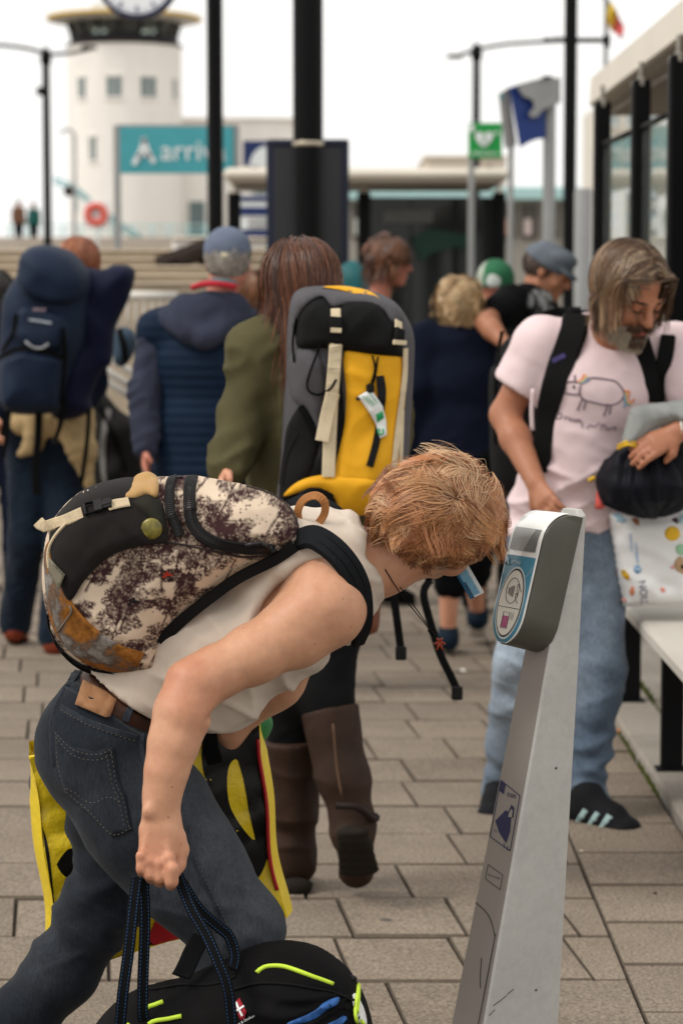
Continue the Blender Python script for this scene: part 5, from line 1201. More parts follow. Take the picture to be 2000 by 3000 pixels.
    fp('card_icon', [(-.011,-.100),(.006,-.100),(.006,-.078),(-.011,-.078)], .0046, M('card_pink', (170, 74, 120), .4), False); hline('card_outline', [(-.012,-.101),(.007,-.101),(.007,-.071),(-.012,-.071),(-.012,-.101)], .0006, False)
    for b in (.012, .016, .020): hline('beam_mark', [(b,-.070),(b,-.084)], .0003)
    def htext(body, b0, a0, h, name, mat):
        V, Fs = text_vf(body, 1.0, 1.0, 'LEFT'); V[:, 1] -= V[:, 1].min(); k = h/(V[:,1].max()); m = MB(); m.add(np.array([hp(a0+v[1]*k, b0+v[0]*k, .0042) for v in V]), Fs); return m.build(name, mat, hs, False)
    LW = M('reader_letter', (206, 220, 226), .4)
    htext('arriva', -.026, .020, .0085, 'maker_lettering', LW)
    for q in ([(-.044,.016),(-.038,.030)], [(-.038,.030),(-.031,.017)], [(-.042,.021),(-.033,.023)]): tube('maker_emblem', [hp(a, b, .0042) for b, a in q], .0012, LW, hs, 4)
    for q in ([(.018,-.015),(.040,.012)], [(.030,.006),(.042,.018)], [(-.045,.0),(-.04,-.03)]): tube('scratch', [hp(a, b, .0034) for b, a in q], .0004, M('scratch_pale', (180,196,200)), hs, 4)
    return root
build_reader()

# ================================================================== printed day pack on the traveller's back
def toile(seed, w, h, res=.0011, trees=63):
    """ink drawing of windswept trees: returns an array of coverage 0..1"""
    g = np.random.default_rng(seed); nx, ny = int(w/res), int(h/res); I = np.zeros((nx, ny), np.float32)
    DB = []
    def dab(x, y, r, v=1.0): DB.append((x, y, r, v))
    def line(x0, y0, x1, y1, r0, r1):
        n = int(math.hypot(x1-x0, y1-y0)/(res*1.2))+2
        for t in np.linspace(0, 1, n): dab(x0+(x1-x0)*t, y0+(y1-y0)*t, r0+(r1-r0)*t)
    def leaves(x, y, sz, n):
        for _ in range(n):
            a = g.uniform(0, 6.28); q = sz*math.sqrt(g.uniform()); dab(x+q*math.cos(a)*1.25, y+q*math.sin(a)*.62, g.uniform(.0010, .0024), g.uniform(.6, 1))
    def tree(x, y, ang, L):
        dx, dy = math.cos(ang), math.sin(ang); line(x, y, x+dx*L, y+dy*L, .0021, .0010)
        for k in range(13):
            t = g.uniform(.22, 1.05); a2 = ang+g.choice([-1, 1])*g.uniform(.5, 1.3); l2 = L*g.uniform(.16, .42)*(1.2-t*.6); bx, by = x+dx*L*t, y+dy*L*t; ex, ey = bx+math.cos(a2)*l2, by+math.sin(a2)*l2; line(bx, by, ex, ey, .0010, .0007); leaves(ex, ey, L*.15, int(95*L/.10)); leaves((bx+ex)/2, (by+ey)/2, L*.10, int(45*L/.1))
    for i in range(trees): tree(.01+((i*5) % 9+.5*((i//9) % 2))*w/9+g.normal()*.018, -.05+(i//9)*h/6.2+g.normal()*.02, math.pi/2-.35+g.normal()*.22, g.uniform(.07, .12))
    for i in range(int(60*w*h/.1)):
        x, y = g.uniform(0, w), g.uniform(0, h)
        for _ in range(16): dab(x+g.normal()*.012, y+g.normal()*.004, g.uniform(.0007, .0016), .8)
    D = np.array(DB); ci = np.floor(D[:, :2]/res).astype(int)
    for di in range(-3, 4):
        for dj in range(-3, 4):
            i, j = ci[:, 0]+di, ci[:, 1]+dj; ok = (i >= 0) & (j >= 0) & (i < nx) & (j < ny)
            q = np.hypot((i+.5)*res-D[:, 0], (j+.5)*res-D[:, 1])/D[:, 2]; v = np.clip(1.3-q, 0, 1)*D[:, 3]; ok &= v > 0; np.maximum.at(I, (i[ok], j[ok]), v[ok].astype(np.float32))
    return I
def build_daypack():
    root = thing('backpack', W(450, 1720, 4.42), 'cream and plum forest-print backpack with worn orange base on the bending person', 'backpack')
    out = [(128,1640),(140,1560),(180,1490),(250,1432),(330,1408),(400,1402),(480,1398),(560,1396),(640,1408),(720,1424),(800,1450),(862,1500),(884,1560),(872,1592),(800,1640),(700,1690),(620,1745),(540,1810),(482,1880),(478,1950),(400,1972),(320,1970),(240,1945),(170,1880),(138,1790),(126,1700)]
    def lump(Q):
        q = np.c_[Q, np.zeros(len(Q))]; a = q @ rotm((0,0,1), -32).T; return .010*noise3(q, 9, 3)+.009*ridge(a, A(5,19,1), 7)*np.clip((q[:,0]-W(420,0,4.4)[0])/.1, .15, 1)+.006*ridge(q @ rotm((0,0,1), 40).T, A(6,17,1), 5)+.002*noise3(q, 40, 4)
    P = Pillow(out, 4.355, .125, .12, 2.2, .0032, .235, lump)
    I = toile(11, .56, .44); lo = P.V2.min(0)-.02
    ta = rad(24); ca, sa_ = math.cos(ta), math.sin(ta)
    paper, ink = s2l((208, 188, 166)), s2l((58, 36, 37))
    def print_col(V):
        q = V[:, [0, 2]]-lo; u = q[:, 0]; v = q[:, 1]-.12; i = np.clip((u/.0011).astype(int), 0, I.shape[0]-1); j = np.clip(((v+.12)/.0011).astype(int), 0, I.shape[1]-1)
        k = I[i, j]*(1.0+.35*noise3(V, 120, 8)); k = np.clip(k*1.2, 0, 1)[:, None]; return paper*(1-k)+ink*k
    TM = M('toile_cotton', (214,194,172), .9, .08, 12, .3, 500, attr=True, spec=.15)
    pb = P.body('main_compartment', TM, root, print_col)
    # flap over the top compartment sits a little proud
    TF = [(560,1399),(640,1410),(720,1426),(800,1452),(858,1498),(882,1556),(868,1585),(800,1594),(740,1596),(680,1592),(625,1580),(592,1552),(575,1515),(562,1460)]
    P.patch('top_panel', TF, TM, root, .004, .010, .0032, True, print_col, None, .004)
    # black front pocket
    BK = M('black_canvas', (40, 37, 36), .9, .28, 12, .45, 420, spec=.12, sheen=.05)
    pk = P.patch('front_pocket', [(150,1550),(185,1488),(250,1432),(330,1406),(395,1400),(425,1440),(470,1465),(486,1520),(490,1586),(430,1594),(340,1620),(285,1660),(245,1705),(205,1758),(172,1690),(150,1620)], BK, root, .010, .018, .006, True, None, None, .010)
    # rubbed suede base
    LE = worn_leather('worn_suede')
    sb = P.patch('suede_base', [(132,1690),(130,1620),(150,1580),(160,1640),(182,1715),(212,1765),(250,1812),(300,1856),(360,1892),(424,1912),(420,1935),(402,1962),(340,1968),(280,1955),(225,1925),(180,1880),(150,1820),(138,1760)], LE, root, .005, .012, .006, True, None, None, .004)
    P.cord('seam', [(206,1772),(212,1790),(196,1815),(170,1850)], .0016, M('suede_seam', (120,112,104), .8), sb, .010)
    P.patch('base_bumper', [(139,1800),(150,1850),(185,1905),(240,1946),(320,1970),(378,1978),(330,1984),(240,1962),(175,1905),(140,1830)], M('black_bumper', (16,16,17), .8), root, .009, .02, .006, True)
    P.patch('lower_print', [(424,1914),(452,1892),(462,1888),(482,1916),(482,1958),(430,1966),(404,1962)], TM, root, .006, .008, .0035, True, print_col)
    # side tabs with turned tan and black cuffs
    TAN = M('tan_suede', (176, 140, 92), .9, .12, 14, .35, 300, spec=.1, sheen=.1)
    def cuff(name, pts, mat, th=.02):
        w = P.pts([(p[0], p[1]) for p in pts]); V2, T, Pp = sheet(w[:, [0,2]], .006, True); y = P.y(V2, .014)-.022*np.clip(edge_dist(V2, Pp)/.022, 0, 1)**.7; f = np.stack([V2[:,0], y, V2[:,1]], 1); V, F = skirt(f, T, th); return mk(name, V, F, mat, root)
    cuff('tan_cuff', [(356,1452),(388,1420),(395,1396),(412,1386),(436,1382),(460,1396),(466,1420),(460,1455),(430,1448),(392,1462)], TAN)
    cuff('black_cuff', [(382,1466),(408,1450),(440,1444),(460,1462),(478,1500),(488,1540),(486,1566),(470,1560),(430,1520),(404,1494)], M('cuff_olive', (44, 42, 34), .85, .3, 14, .3, 300))
    bd = P.at(444, 1549, .022); V, F = lathe_vf([(.0001,.004),(.014,.0035),(.0185,.001),(.019,-.002)], A(0,0,0), 28); V = V[:, [0,2,1]]*A(1,-1,1); m = MB(); m.add(V+bd, F); m.build('pin_badge', M('badge_gold', (118, 108, 40), .3, .8, 70, .1, 90, spec=.5), root)
    # strap with buckle
    st = [(112,1536),(130,1538),(160,1534),(200,1520),(242,1502)]
    strap('compression_strap', resample(smooth_path(np.array([P.at(242,1502,.024), P.at(200,1520,.026), W(160,1534,4.275), W(130,1542,4.262), W(112,1528,4.266)]), 6), .008), A(-.1,-1,.35), .0215, .0018, CREAMWEB, root)
    P.strip('compression_strap', [(318,1480),(345,1472),(382,1466)], .0225, .002, CREAMWEB, root, .024)
    P.strip('piping', [(232,1508),(200,1530),(168,1566),(150,1600),(146,1632),(150,1660)], .006, .003, CREAMWEB, root, .020)
    def buckle(px, py, ang, s=1.0, mat=BLACKPL, y=None):
        c = P.at(px, py, .026); Nn = P.nrm([c])[0]; ex = nrm(W(px+40*math.cos(rad(ang)), py+40*math.sin(rad(ang)), c[1])-W(px, py, c[1])); ex = nrm(ex-Nn*(ex@Nn)); ez = np.cross(Nn, ex); m = MB(); Mx = np.eye(4); Mx[:3,0], Mx[:3,1], Mx[:3,2], Mx[:3,3] = ex, Nn, ez, c
        for lo_, hi_ in (((-.022,-.003,-.0135),(-.018,.004,.0135)), ((-.004,-.003,-.0135),(.012,.005,.0135)), ((.012,-.002,-.011),(.028,.004,.011)), ((-.022,-.003,-.0135),(.0,.004,-.0115)), ((-.022,-.003,.0115),(.0,.004,.0135)), ((.010,.003,-.006),(.030,.0055,.006))):
            V, F = bev_box(np.array(lo_)*s, np.array(hi_)*s, .0012, Mx); m.add(V, F)
        return m.build('buckle', mat, root, False)
    buckle(282, 1484, -14)
    # maker's patch (lettering partly legible)
    lab = P.patch('maker_patch', [(150,1628),(196,1678),(178,1722),(148,1664)], M('patch_grey', (122, 116, 98), .8, .1), root, .0285, .004, .006, False)
    ex = P.at(193, 1680, .033)-P.at(153, 1636, .033); c0 = P.at(172, 1668, .0345); exn = nrm(ex); N0 = P.nrm([c0])[0]; eyn = nrm(np.cross(exn, -N0))
    V, Fs = text_vf('DAKINE', 1.0); V = V-(V.max(0)+V.min(0))/2; kk = .030/(V[:,0].max()-V[:,0].min()); m = MB(); m.add(c0+V[:, :1]*kk*exn-V[:, 1:2]*kk*eyn*1.15*(1 if eyn[2] < 0 else -1), Fs); m.build('patch_lettering', M('patch_ink', (30,28,26), .8), lab, False)
    # zips
    def zipper(name, pp, w):
        P.strip(name, pp, w, .0035, M('zip_tape', (26,25,26), .7, .2, 40, .2), root, .010, .006)
        Q = resample(smooth_path(P.pts(pp), 6), .0042); Q[:,1] = P.y(Q[:, [0,2]], .0142); N = P.nrm(Q); m = MB()
        for i in range(1, len(Q)-1):
            T = nrm(Q[i+1]-Q[i-1]); B = np.cross(T, N[i]); Mx = np.eye(4); Mx[:3,0], Mx[:3,1], Mx[:3,2], Mx[:3,3] = B, T, N[i], Q[i]; V, F = box_vf((-.0034,-.0012,-.0006),(.0034,.0012,.0014)); m.add(V @ Mx[:3,:3].T+Q[i], F)
        o = m.build('zip_teeth', M('zip_teeth', (52,50,50), .35, .1, 20, 0, metal=.5), root, False); tag(o, kind='stuff')
    zipper('zip', [(504,1400),(498,1440),(500,1490),(514,1530),(528,1570)], .018)
    zipper('zip', [(562,1398),(556,1450),(560,1515),(580,1555),(625,1586),(690,1602),(745,1608),(800,1606)], .022)
    PUL = M('puller', (60,60,62), .35, .1, 20, 0, metal=.6)
    for a, b in (((497,1402),(536,1398)), ((718,1598),(765,1590)), ((765,1590),(790,1606)), ((790,1604),(812,1632)), ((812,1632),(822,1634))):
        tube('zip_puller', [P.at(*a, .020), P.at(*b, .024)], [.004, .0028], PUL, root, 6)
    strap('pull_tab', [P.at(800,1612,.026), P.at(822,1634,.028)], P.nrm([P.at(810,1622)])[0], .011, .003, BLACKPL, root)
    P.cord('panel_seam', [(720,1426),(770,1436),(810,1458),(850,1492),(870,1530),(876,1560)], .0022, M('seam_dark', (60,48,46), .8), root, .010)
    P.cord('panel_seam', [(486,1588),(560,1600),(640,1618),(720,1632),(800,1622),(868,1592)], .0018, M('seam_dark', (60,48,46)), root, .003)
    # small birds in the print
    BR = M('bird_red', (158, 44, 28), .9); BD = M('bird_dark', (36, 30, 34), .9)
    def bird(px, py, mat, s=1.0, fl=0):
        for a in ([(0,0),(10,-3),(20,-1)], [(0,0),(-6,-9)], [(6,-2),(3,-14)], [(-2,1),(-12,5)]):
            P.strip('bird_print', [(px+s*x, py+s*y) for x, y in a], .0042*s, .0006, mat, pb, .0045, .003)
    for px, py, m_, s in ((488,1686,BR,.9),(388,1765,BD,1.1),(646,1488,BR,.8),(730,1500,BR,.6),(728,1554,BR,.6),(500,1700,BD,.6)): bird(px, py, m_, s)
    # haul loop
    LP = M('loop_tan', (168, 112, 62), .75, .15, 30, .4, 500)
    a = [W(880,1550,4.36), W(872,1500,4.35), W(890,1464,4.34), W(925,1452,4.33), W(950,1472,4.33), W(948,1510,4.345), W(915,1550,4.36), W(882,1568,4.365)]; strap('haul_loop', resample(smooth_path(a, 6), .006), np.array([A(-.3,-1,.4)]*len(resample(smooth_path(a, 6), .006))), .016, .002, LP, root)
    # shoulder strap over the near shoulder, padded, and the far one
    PADM = M('strap_mesh', (32, 34, 37), .85, .12, 60, .5, 900, spec=.15)
    sp = [W(862,1588,4.31), W(915,1574,4.275), W(965,1600,4.245), W(1010,1645,4.235), W(1043,1700,4.24), W(1060,1765,4.255), W(1062,1830,4.285), W(1045,1880,4.34)]
    q = resample(smooth_path(sp, 6), .008); cn = W(930,1800,4.42); Nn = q-cn; Nn /= np.linalg.norm(Nn, axis=1)[:, None]; Nn = Nn+A(0,-.55,0); Nn /= np.linalg.norm(Nn, axis=1)[:, None]
    wds = np.interp(np.linspace(0,1,len(q)), [0,.15,.6,.85,1], [.040,.050,.044,.030,.026]); so = strap('shoulder_strap', q, Nn, wds, .010, PADM, root, True); sharp(so, 50)
    for k in (-.16, .16):
        B = np.cross(np.gradient(q, axis=0), Nn); B /= np.linalg.norm(B, axis=1)[:, None]; tube('strap_seam', q+Nn*.0105+B*wds[:, None]*k, .0008, BLACKWEB, so, 4)
    q2 = resample(smooth_path([W(862,1500,4.50), W(910,1480,4.52), W(965,1500,4.53), W(1010,1545,4.54)], 6), .01); strap('shoulder_strap', q2, np.broadcast_to(A(.2,-.45,.85), q2.shape), .06, .010, PADM, root, True)
    # hip webbing at the bottom and the back panel
    P.strip('hip_strap', [(478,1946),(510,1946)], .030, .003, BLACKWEB, root, .004)
    strap('hip_strap', [W(482,1946,4.28), W(560,1947,4.275)], A(0,-1,0), .017, .002, BLACKWEB, root)
    q = resample(smooth_path([W(468,1880,4.30), W(540,1812,4.285), W(620,1748,4.28), W(700,1692,4.275), W(800,1642,4.27), W(864,1600,4.275)], 6), .01); strap('back_panel_edge', q, A(.1,-1,-.2), .022, .006, M('black_mesh', (22,22,23), .9), root)
build_daypack()
# ================================================================== bags at the traveller's legs
def build_duffel():
    root = thing('duffel_bag', W(700, 3050, 4.12), 'black duffel bag with lime piping and blue bars hanging from the hand', 'duffel bag')
    Y = 4.14
    out = [(268,3030),(300,2975),(345,2935),(400,2905),(470,2885),(540,2868),(600,2842),(660,2815),(720,2785),(790,2766),(860,2764),(930,2780),(985,2812),(1030,2852),(1062,2905),(1082,2960),(1094,3020),(1096,3090),(1070,3170),(1000,3230),(850,3262),(650,3270),(450,3255),(320,3200),(270,3110)]
    top = W(1075, 2890, Y)
    def lump(Q):
        q = np.c_[Q, np.zeros(len(Q))]; d = Q-np.array([top[0], top[2]]); r = np.linalg.norm(d, axis=1); a = np.arctan2(d[:,1], d[:,0]); return .011*np.sin(a*30+2.5*noise3(q, 12, 1))*np.exp(-r/.13)+.010*noise3(q, 10, 3)+.004*ridge(q @ rotm((0,0,1), 20).T, A(7,30,1), 6)
    P = Pillow(out, Y, .13, .13, 2.1, .006, .13, lump)
    P.body('bag_body', M('black_ripstop', (17, 16, 17), .8, .3, 10, .35, 240, spec=.2), root)
    LM = M('lime_piping', (196, 226, 64), .55, .06, 20, .1); LD = M('seam_black', (12,12,13), .8)
    for pp in ([(752,2848),(768,2835),(790,2829),(830,2830),(880,2846),(930,2866),(975,2884)], [(412,2972),(430,2952),(452,2944),(478,2934)], [(436,3000),(452,2990),(490,2984),(532,2975)], [(370,3010),(380,2998)]): P.cord('piping', pp, .0042, LM, root)
    P.cord('seam', [(680,2900),(760,2880),(860,2885),(980,2910),(1040,2935)], .0028, LD, root); P.cord('seam', [(420,2930),(520,2905),(640,2880),(690,2860)], .0028, LD, root)
    BLU = M('blue_rubber', (44, 92, 156), .55, .12, 22, .1)
    P.patch('blue_bar', [(840,3004),(850,2992),(900,2972),(930,2955),(950,2935),(990,2920),(994,2935),(975,2948),(940,2972),(900,2992)], BLU, root, .003, .003, .006, True)
    P.patch('blue_bar', [(940,3018),(960,3000),(985,2988),(1012,2977),(1015,2990),(990,3004),(960,3025)], BLU, root, .003, .003, .006, True)
    fl = P.patch('flag_patch', [(686,2938),(702,2922),(722,2962),(716,2985),(704,2988)], M('flag_red', (150, 24, 40), .7), root, .003, .0015, .006, False)
    P.strip('flag_cross', [(692,2950),(713,2940)], .0032, .0008, WHITEP, fl, .0048) if False else None
    P.strip('cross_bar', [(690,2960),(715,2944)], .004, .0008, WHITEP, fl, .005); P.strip('cross_bar', [(692,2934),(710,2974)], .004, .0008, WHITEP, fl, .005)
    cT = P.at(716, 2992, .005); V, Fs = text_vf('Sport & Outdoor', 1.0); V = V-(V.max(0)+V.min(0))/2; k = .042/(V[:,0].max()-V[:,0].min()); a = rad(32)
    V3 = np.stack([k*(V[:,0]*math.cos(a)-V[:,1]*math.sin(a)), np.zeros(len(V)), k*(V[:,0]*math.sin(a)+V[:,1]*math.cos(a))], 1)+cT; V3[:,1] = P.y(V3[:, [0,2]], .004); m = MB(); m.add(V3, Fs); m.build('patch_lettering', WHITEP, fl, False)
    # crumpled white lining at the open end, cord and lock
    P.patch('white_lining', [(1030,2920),(1042,2912),(1060,2940),(1072,2975),(1074,3004),(1058,3000),(1045,2975),(1034,2945)], M('white_film', (222,222,220), .45, .1, 30, .6, 60, bdist=.01), root, .004, .006, .005, True)
    P.cord('lime_cord', [(1050,2892),(1044,2930),(1040,2960),(1046,2990)], .0035, LM, root, .012); P.cord('lime_cord', [(1052,2894),(1050,2925),(1046,2960)], .003, LM, root, .014); P.cord('lime_cord', [(1058,2985),(1070,3002)], .0035, LM, root, .010)
    lathe('cord_lock', [(.004,-.010),(.010,-.006),(.010,.006),(.004,.010)], P.at(1029, 2874, .012), BLACKPL, root, 12)
    # two handles up to the fist, with blue running stitches
    WB = M('handle_webbing', (17, 18, 21), .85, .15, 60, .45, 900, spec=.2); SB = M('stitch_blue', (36, 82, 128), .8)
    def handle(pp, w, N, name='handle'):
        q = resample(smooth_path(np.array([W(*p) for p in pp]), 8), .006); o = strap(name, q, A(*N), w, .0025, WB, root); T = np.gradient(q, axis=0); T /= np.linalg.norm(T, axis=1)[:, None]; B = np.cross(T, A(*N)); B /= np.linalg.norm(B, axis=1)[:, None]
        Nn = np.cross(B, T)
        for sd in (-.30, .30):
            qq = resample(q+B*w*sd+Nn*.0030, .0015); m = MB()
            for i in range(0, len(qq)-3, 4): V, F = tube_vf(qq[i:i+3], .0007, 4); m.add(V, F)
            s_ = m.build('stitch', SB, o, False); tag(s_, kind='stuff')
        return o
    handle([(402,2570,4.085),(392,2650,4.06),(378,2780,4.03),(362,2900,4.01),(350,3020,4.01)], .020, (0,-1,0)); handle([(420,2575,4.10),(425,2700,4.08),(420,2850,4.06),(418,2960,4.05),(425,3000,4.06)], .020, (.3,-1,0))
    handle([(520,2560,4.10),(560,2660,4.06),(605,2740,4.03),(640,2820,4.005),(668,2900,3.99),(680,3010,3.985)], .020, (0,-1,.15)); handle([(530,2580,4.13),(580,2660,4.12),(640,2715,4.12),(672,2745,4.12),(688,2800,4.10),(680,2840,4.07)], .020, (.2,-1,.3))
    strap('grab_tab', resample(smooth_path([W(590,2745,4.14), W(565,2790,4.12), W(545,2835,4.10), W(530,2862,4.08)], 6), .01), A(-.2,-1,.2), .034, .003, WB, root)
    lathe('handle_button', [(.002,-.006),(.010,-.004),(.010,.004),(.002,.006)], P.at(672, 2842, .012), BLACKPL, root, 12)
build_duffel()
def build_tote():
    root = thing('shopping_bag', W(460, 2830, 4.66), 'yellow, black and red woven plastic shopping bag behind the legs', 'shopping bag')
    YL = M('tote_yellow', (222, 192, 24), .42, .12, 10, .7, 34, spec=.4, fine=(300,.06), bdist=.006); BK = M('tote_black', (20, 19, 18), .42, .2, 14, .25, 60, spec=.4); RD = M('tote_red', (168, 26, 32), .45, .1); GN = M('tote_green', (34, 118, 56), .5, .12)
    # near face, right end face, back face as one slightly bulging skin
    A0, B0 = W(86, 2218, 4.56), W(762, 2078, 4.66); A1, B1 = W(165, 2720, 4.58), W(832, 2690, 4.66); C1 = W(375, 2850, 4.58)
    def face(u, v, off=0.0):
        """u along the bag 0..1, v down 0..1"""
        tp = A0*(1-u)+B0*u; bt = W(168+667*u, 2875-185*u-25*math.sin(u*3.1), 4.58+.09*u); p = tp*(1-v)+bt*v; p = p.copy(); p[0] += .010*math.sin(v*3.1)*(1-2*u)+.004*math.sin(v*11+u*3); p[2] -= .016*math.sin(u*3.14)**2*(1-v)*abs(math.sin(u*9)); p[1] -= .012*math.sin(u*math.pi)*math.sin(v*math.pi)+off+.004*math.sin(u*23+v*5)*(1-v*.4); return p
    nu, nv = 46, 36; G = np.array([[face(i/(nu-1), j/(nv-1)) for j in range(nv)] for i in range(nu)]); dp = A(-.022, .17, .0)
    V = G.reshape(-1, 3); V = V+A(0,1,0)[None]*(.004*noise3(V, 22, 3)+.006*ridge(V @ rotm((0,1,0), 25).T, A(7,2,20), 4)+.005*ridge(V @ rotm((0,1,0), -50).T, A(6,2,17), 9))[:, None]; F = np.array([[i*nv+j, i*nv+j+1, (i+1)*nv+j+1, (i+1)*nv+j] for i in range(nu-1) for j in range(nv-1)])
    m = MB(); m.add(V, F); m.add(V+dp, F[:, ::-1]); 
    for i0, rev in ((0, False), (nu-1, True)):
        k = 6; E = np.array([[G[i0, j]*(1-t/k)+(G[i0, j]+dp)*(t/k)+A(.02*math.sin(t/k*3.14)*(1 if rev else -1), 0, 0)*min(1, j/8) for t in range(k+1)] for j in range(nv)]); Ve = E.reshape(-1, 3); Fe = np.array([[j*(k+1)+t, j*(k+1)+t+1, (j+1)*(k+1)+t+1, (j+1)*(k+1)+t] for j in range(nv-1) for t in range(k)]); m.add(Ve, Fe if rev else Fe[:, ::-1])
    bt = np.array([G[i, -1] for i in range(nu)]); Fb = np.array([[i, i+1, nu+i+1, nu+i] for i in range(nu-1)]); m.add(np.vstack([bt, bt+dp]), Fb)
    bag = m.build('bag_skin', YL, root)
    tree = bvh(np.vstack([V]), F)
    def pr(name, pp, mat, off=.0022, sm=True):
        P = resample(smooth_path(np.array(pp, float), 5, True), 10, True) if sm else densify(np.array(pp, float), 10)
        H = np.array([h for h in (hit(tree, q) for q in P) if h is not None])
        if len(H) < 4: return
        V2, T, _ = sheet(H[:, [0, 2]], .016, False); yy = []
        for v in V2: r = tree.ray_cast(Vector((v[0], 3.5, v[1])), Vector((0,1,0))); yy.append(r[0][1] if r[0] is not None else np.nan)
        yy = np.array(yy); yy = np.where(np.isnan(yy), np.nanmean(yy), yy); mk(name, np.stack([V2[:,0], yy-off*.6, V2[:,1]], 1), T, mat, bag)
    def q(cx, cy): return (cx/1.742, 1900+cy/1.742)
    pr('black_print', [q(*p) for p in ((340,1030),(300,1085),(292,1105),(320,1150),(370,1190),(420,1215),(430,1120),(400,1020),(370,1018))], BK); pr('black_print', [q(*p) for p in ((300,1300),(330,1262),(400,1255),(440,1300),(360,1380),(296,1360))], BK)
    pr('black_print', [q(*p) for p in ((175,830),(215,905),(245,1000),(262,1120),(275,1260),(285,1380),(255,1400),(240,1200),(215,1050),(190,930))], BK)
    pr('black_print', [q(*p) for p in ((1060,430),(1180,400),(1300,380),(1330,420),(1300,460),(1230,440),(1245,520),(1280,600),(1345,520),(1375,800),(1385,940),(1330,930),(1270,830),(1255,660),(1210,565),(1170,600),(1160,700),(1185,830),(1290,975),(1330,940),(1370,1040),(1300,1180),(1200,1000),(1080,760),(1030,560))], BK)
    pr('red_print', [q(*p) for p in ((820,1350),(900,1330),(960,1400),(960,1500),(900,1535),(820,1530),(760,1490),(780,1420))], RD, .0030); pr('black_print', [q(*p) for p in ((760,1490),(820,1535),(900,1545),(960,1510),(960,1530),(900,1565),(820,1560),(755,1510))], BK, .0036); pr('black_print', [q(*p) for p in ((775,1565),(820,1610),(770,1640),(740,1610))], BK)
    # rolled red edge, handle, green things inside
    tube('red_edge', smooth_path([face(.992, v, .004) for v in np.linspace(.14, .86, 9)], 4), .004, RD, bag, 6)
    pr('black_print', [(690,2170),(755,2120),(768,2290),(786,2440),(796,2520),(760,2490),(735,2400),(715,2290)], BK); tube('top_hem', smooth_path([face(u, .004, .002) for u in np.linspace(0, 1, 14)], 3), .005, YL, bag, 6)
    strap('handle', resample(smooth_path([face(.80, .20, .006), face(.77, .05, .006), W(655, 2080, 4.64), W(660, 2110, 4.64)], 6), .012), A(0,-1,.1), .03, .003, BLACKWEB, bag)
    gd = thing('green_pouch', W(700, 2120, 4.72), 'green fabric bundle inside the yellow shopping bag', 'bundle'); S = Sdf(.008); S.ell(W(690, 2125, 4.75), A(.075,.06,.055), None, .02); S.ell(W(650, 2150, 4.76), A(.06,.05,.05), None, .03); sdf_obj('cloth', S, GN, gd, fabric(14, .006, .003, 3))
    gd = thing('grey_bundle', W(170, 2280, 4.70), 'grey garment inside the left end of the shopping bag', 'bundle'); S = Sdf(.01); S.ell(W(190, 2290, 4.68), A(.07,.05,.05), None, .02); S.cap(W(190,2290,4.68), W(320,2330,4.68), .05, .05, .03); sdf_obj('cloth', S, M('grey_knit', (92,92,96), .95, .2, 20, .4), gd, fabric(14, .006, .003, 5))
build_tote()
# ================================================================== everyone else on the platform
SK = {'fair': skin('skin_light', (206, 150, 122)), 'tan': skin('skin_tan', (170, 116, 88)), 'pink': skin('skin_pink', (190, 124, 104))}
def hand_prims(S, wr, d, pn, k=1.0, curl=.5, thumb=1, spread=.012):
    """palm, four fingers that bend towards the palm side pn, and a thumb"""
    d = nrm(d); pn = np.asarray(pn, float); pn = nrm(pn-d*(pn@d)); s = np.cross(d, pn)*thumb
    m = wr+d*.075*k; S.ecap(wr, m, (.026*k, .017*k), (.038*k, .015*k), s, .012)
    for i, (o, l) in enumerate(((.030, .072), (.010, .080), (-.010, .076), (-.029, .060))):
        a = m+s*o*k; l *= k; b = a+(d+pn*curl*.5)*l*.45; c = b+nrm(d*(1-curl)+pn*curl*1.2)*l*.35; e = c+nrm(d*(1-1.5*curl)+pn*curl*1.4)*l*.25
        S.chain([a-d*.01, b, c, e], [.0098*k, .0092*k, .0085*k, .0072*k], .003)
    a = wr+d*.025*k+s*.026*k; b = a+(d*.6+s*.6+pn*.4)*.034*k; c = b+(d*.8+s*.1+pn*.5)*.03*k; S.chain([a, b, c], [.014*k, .0115*k, .009*k], .008)
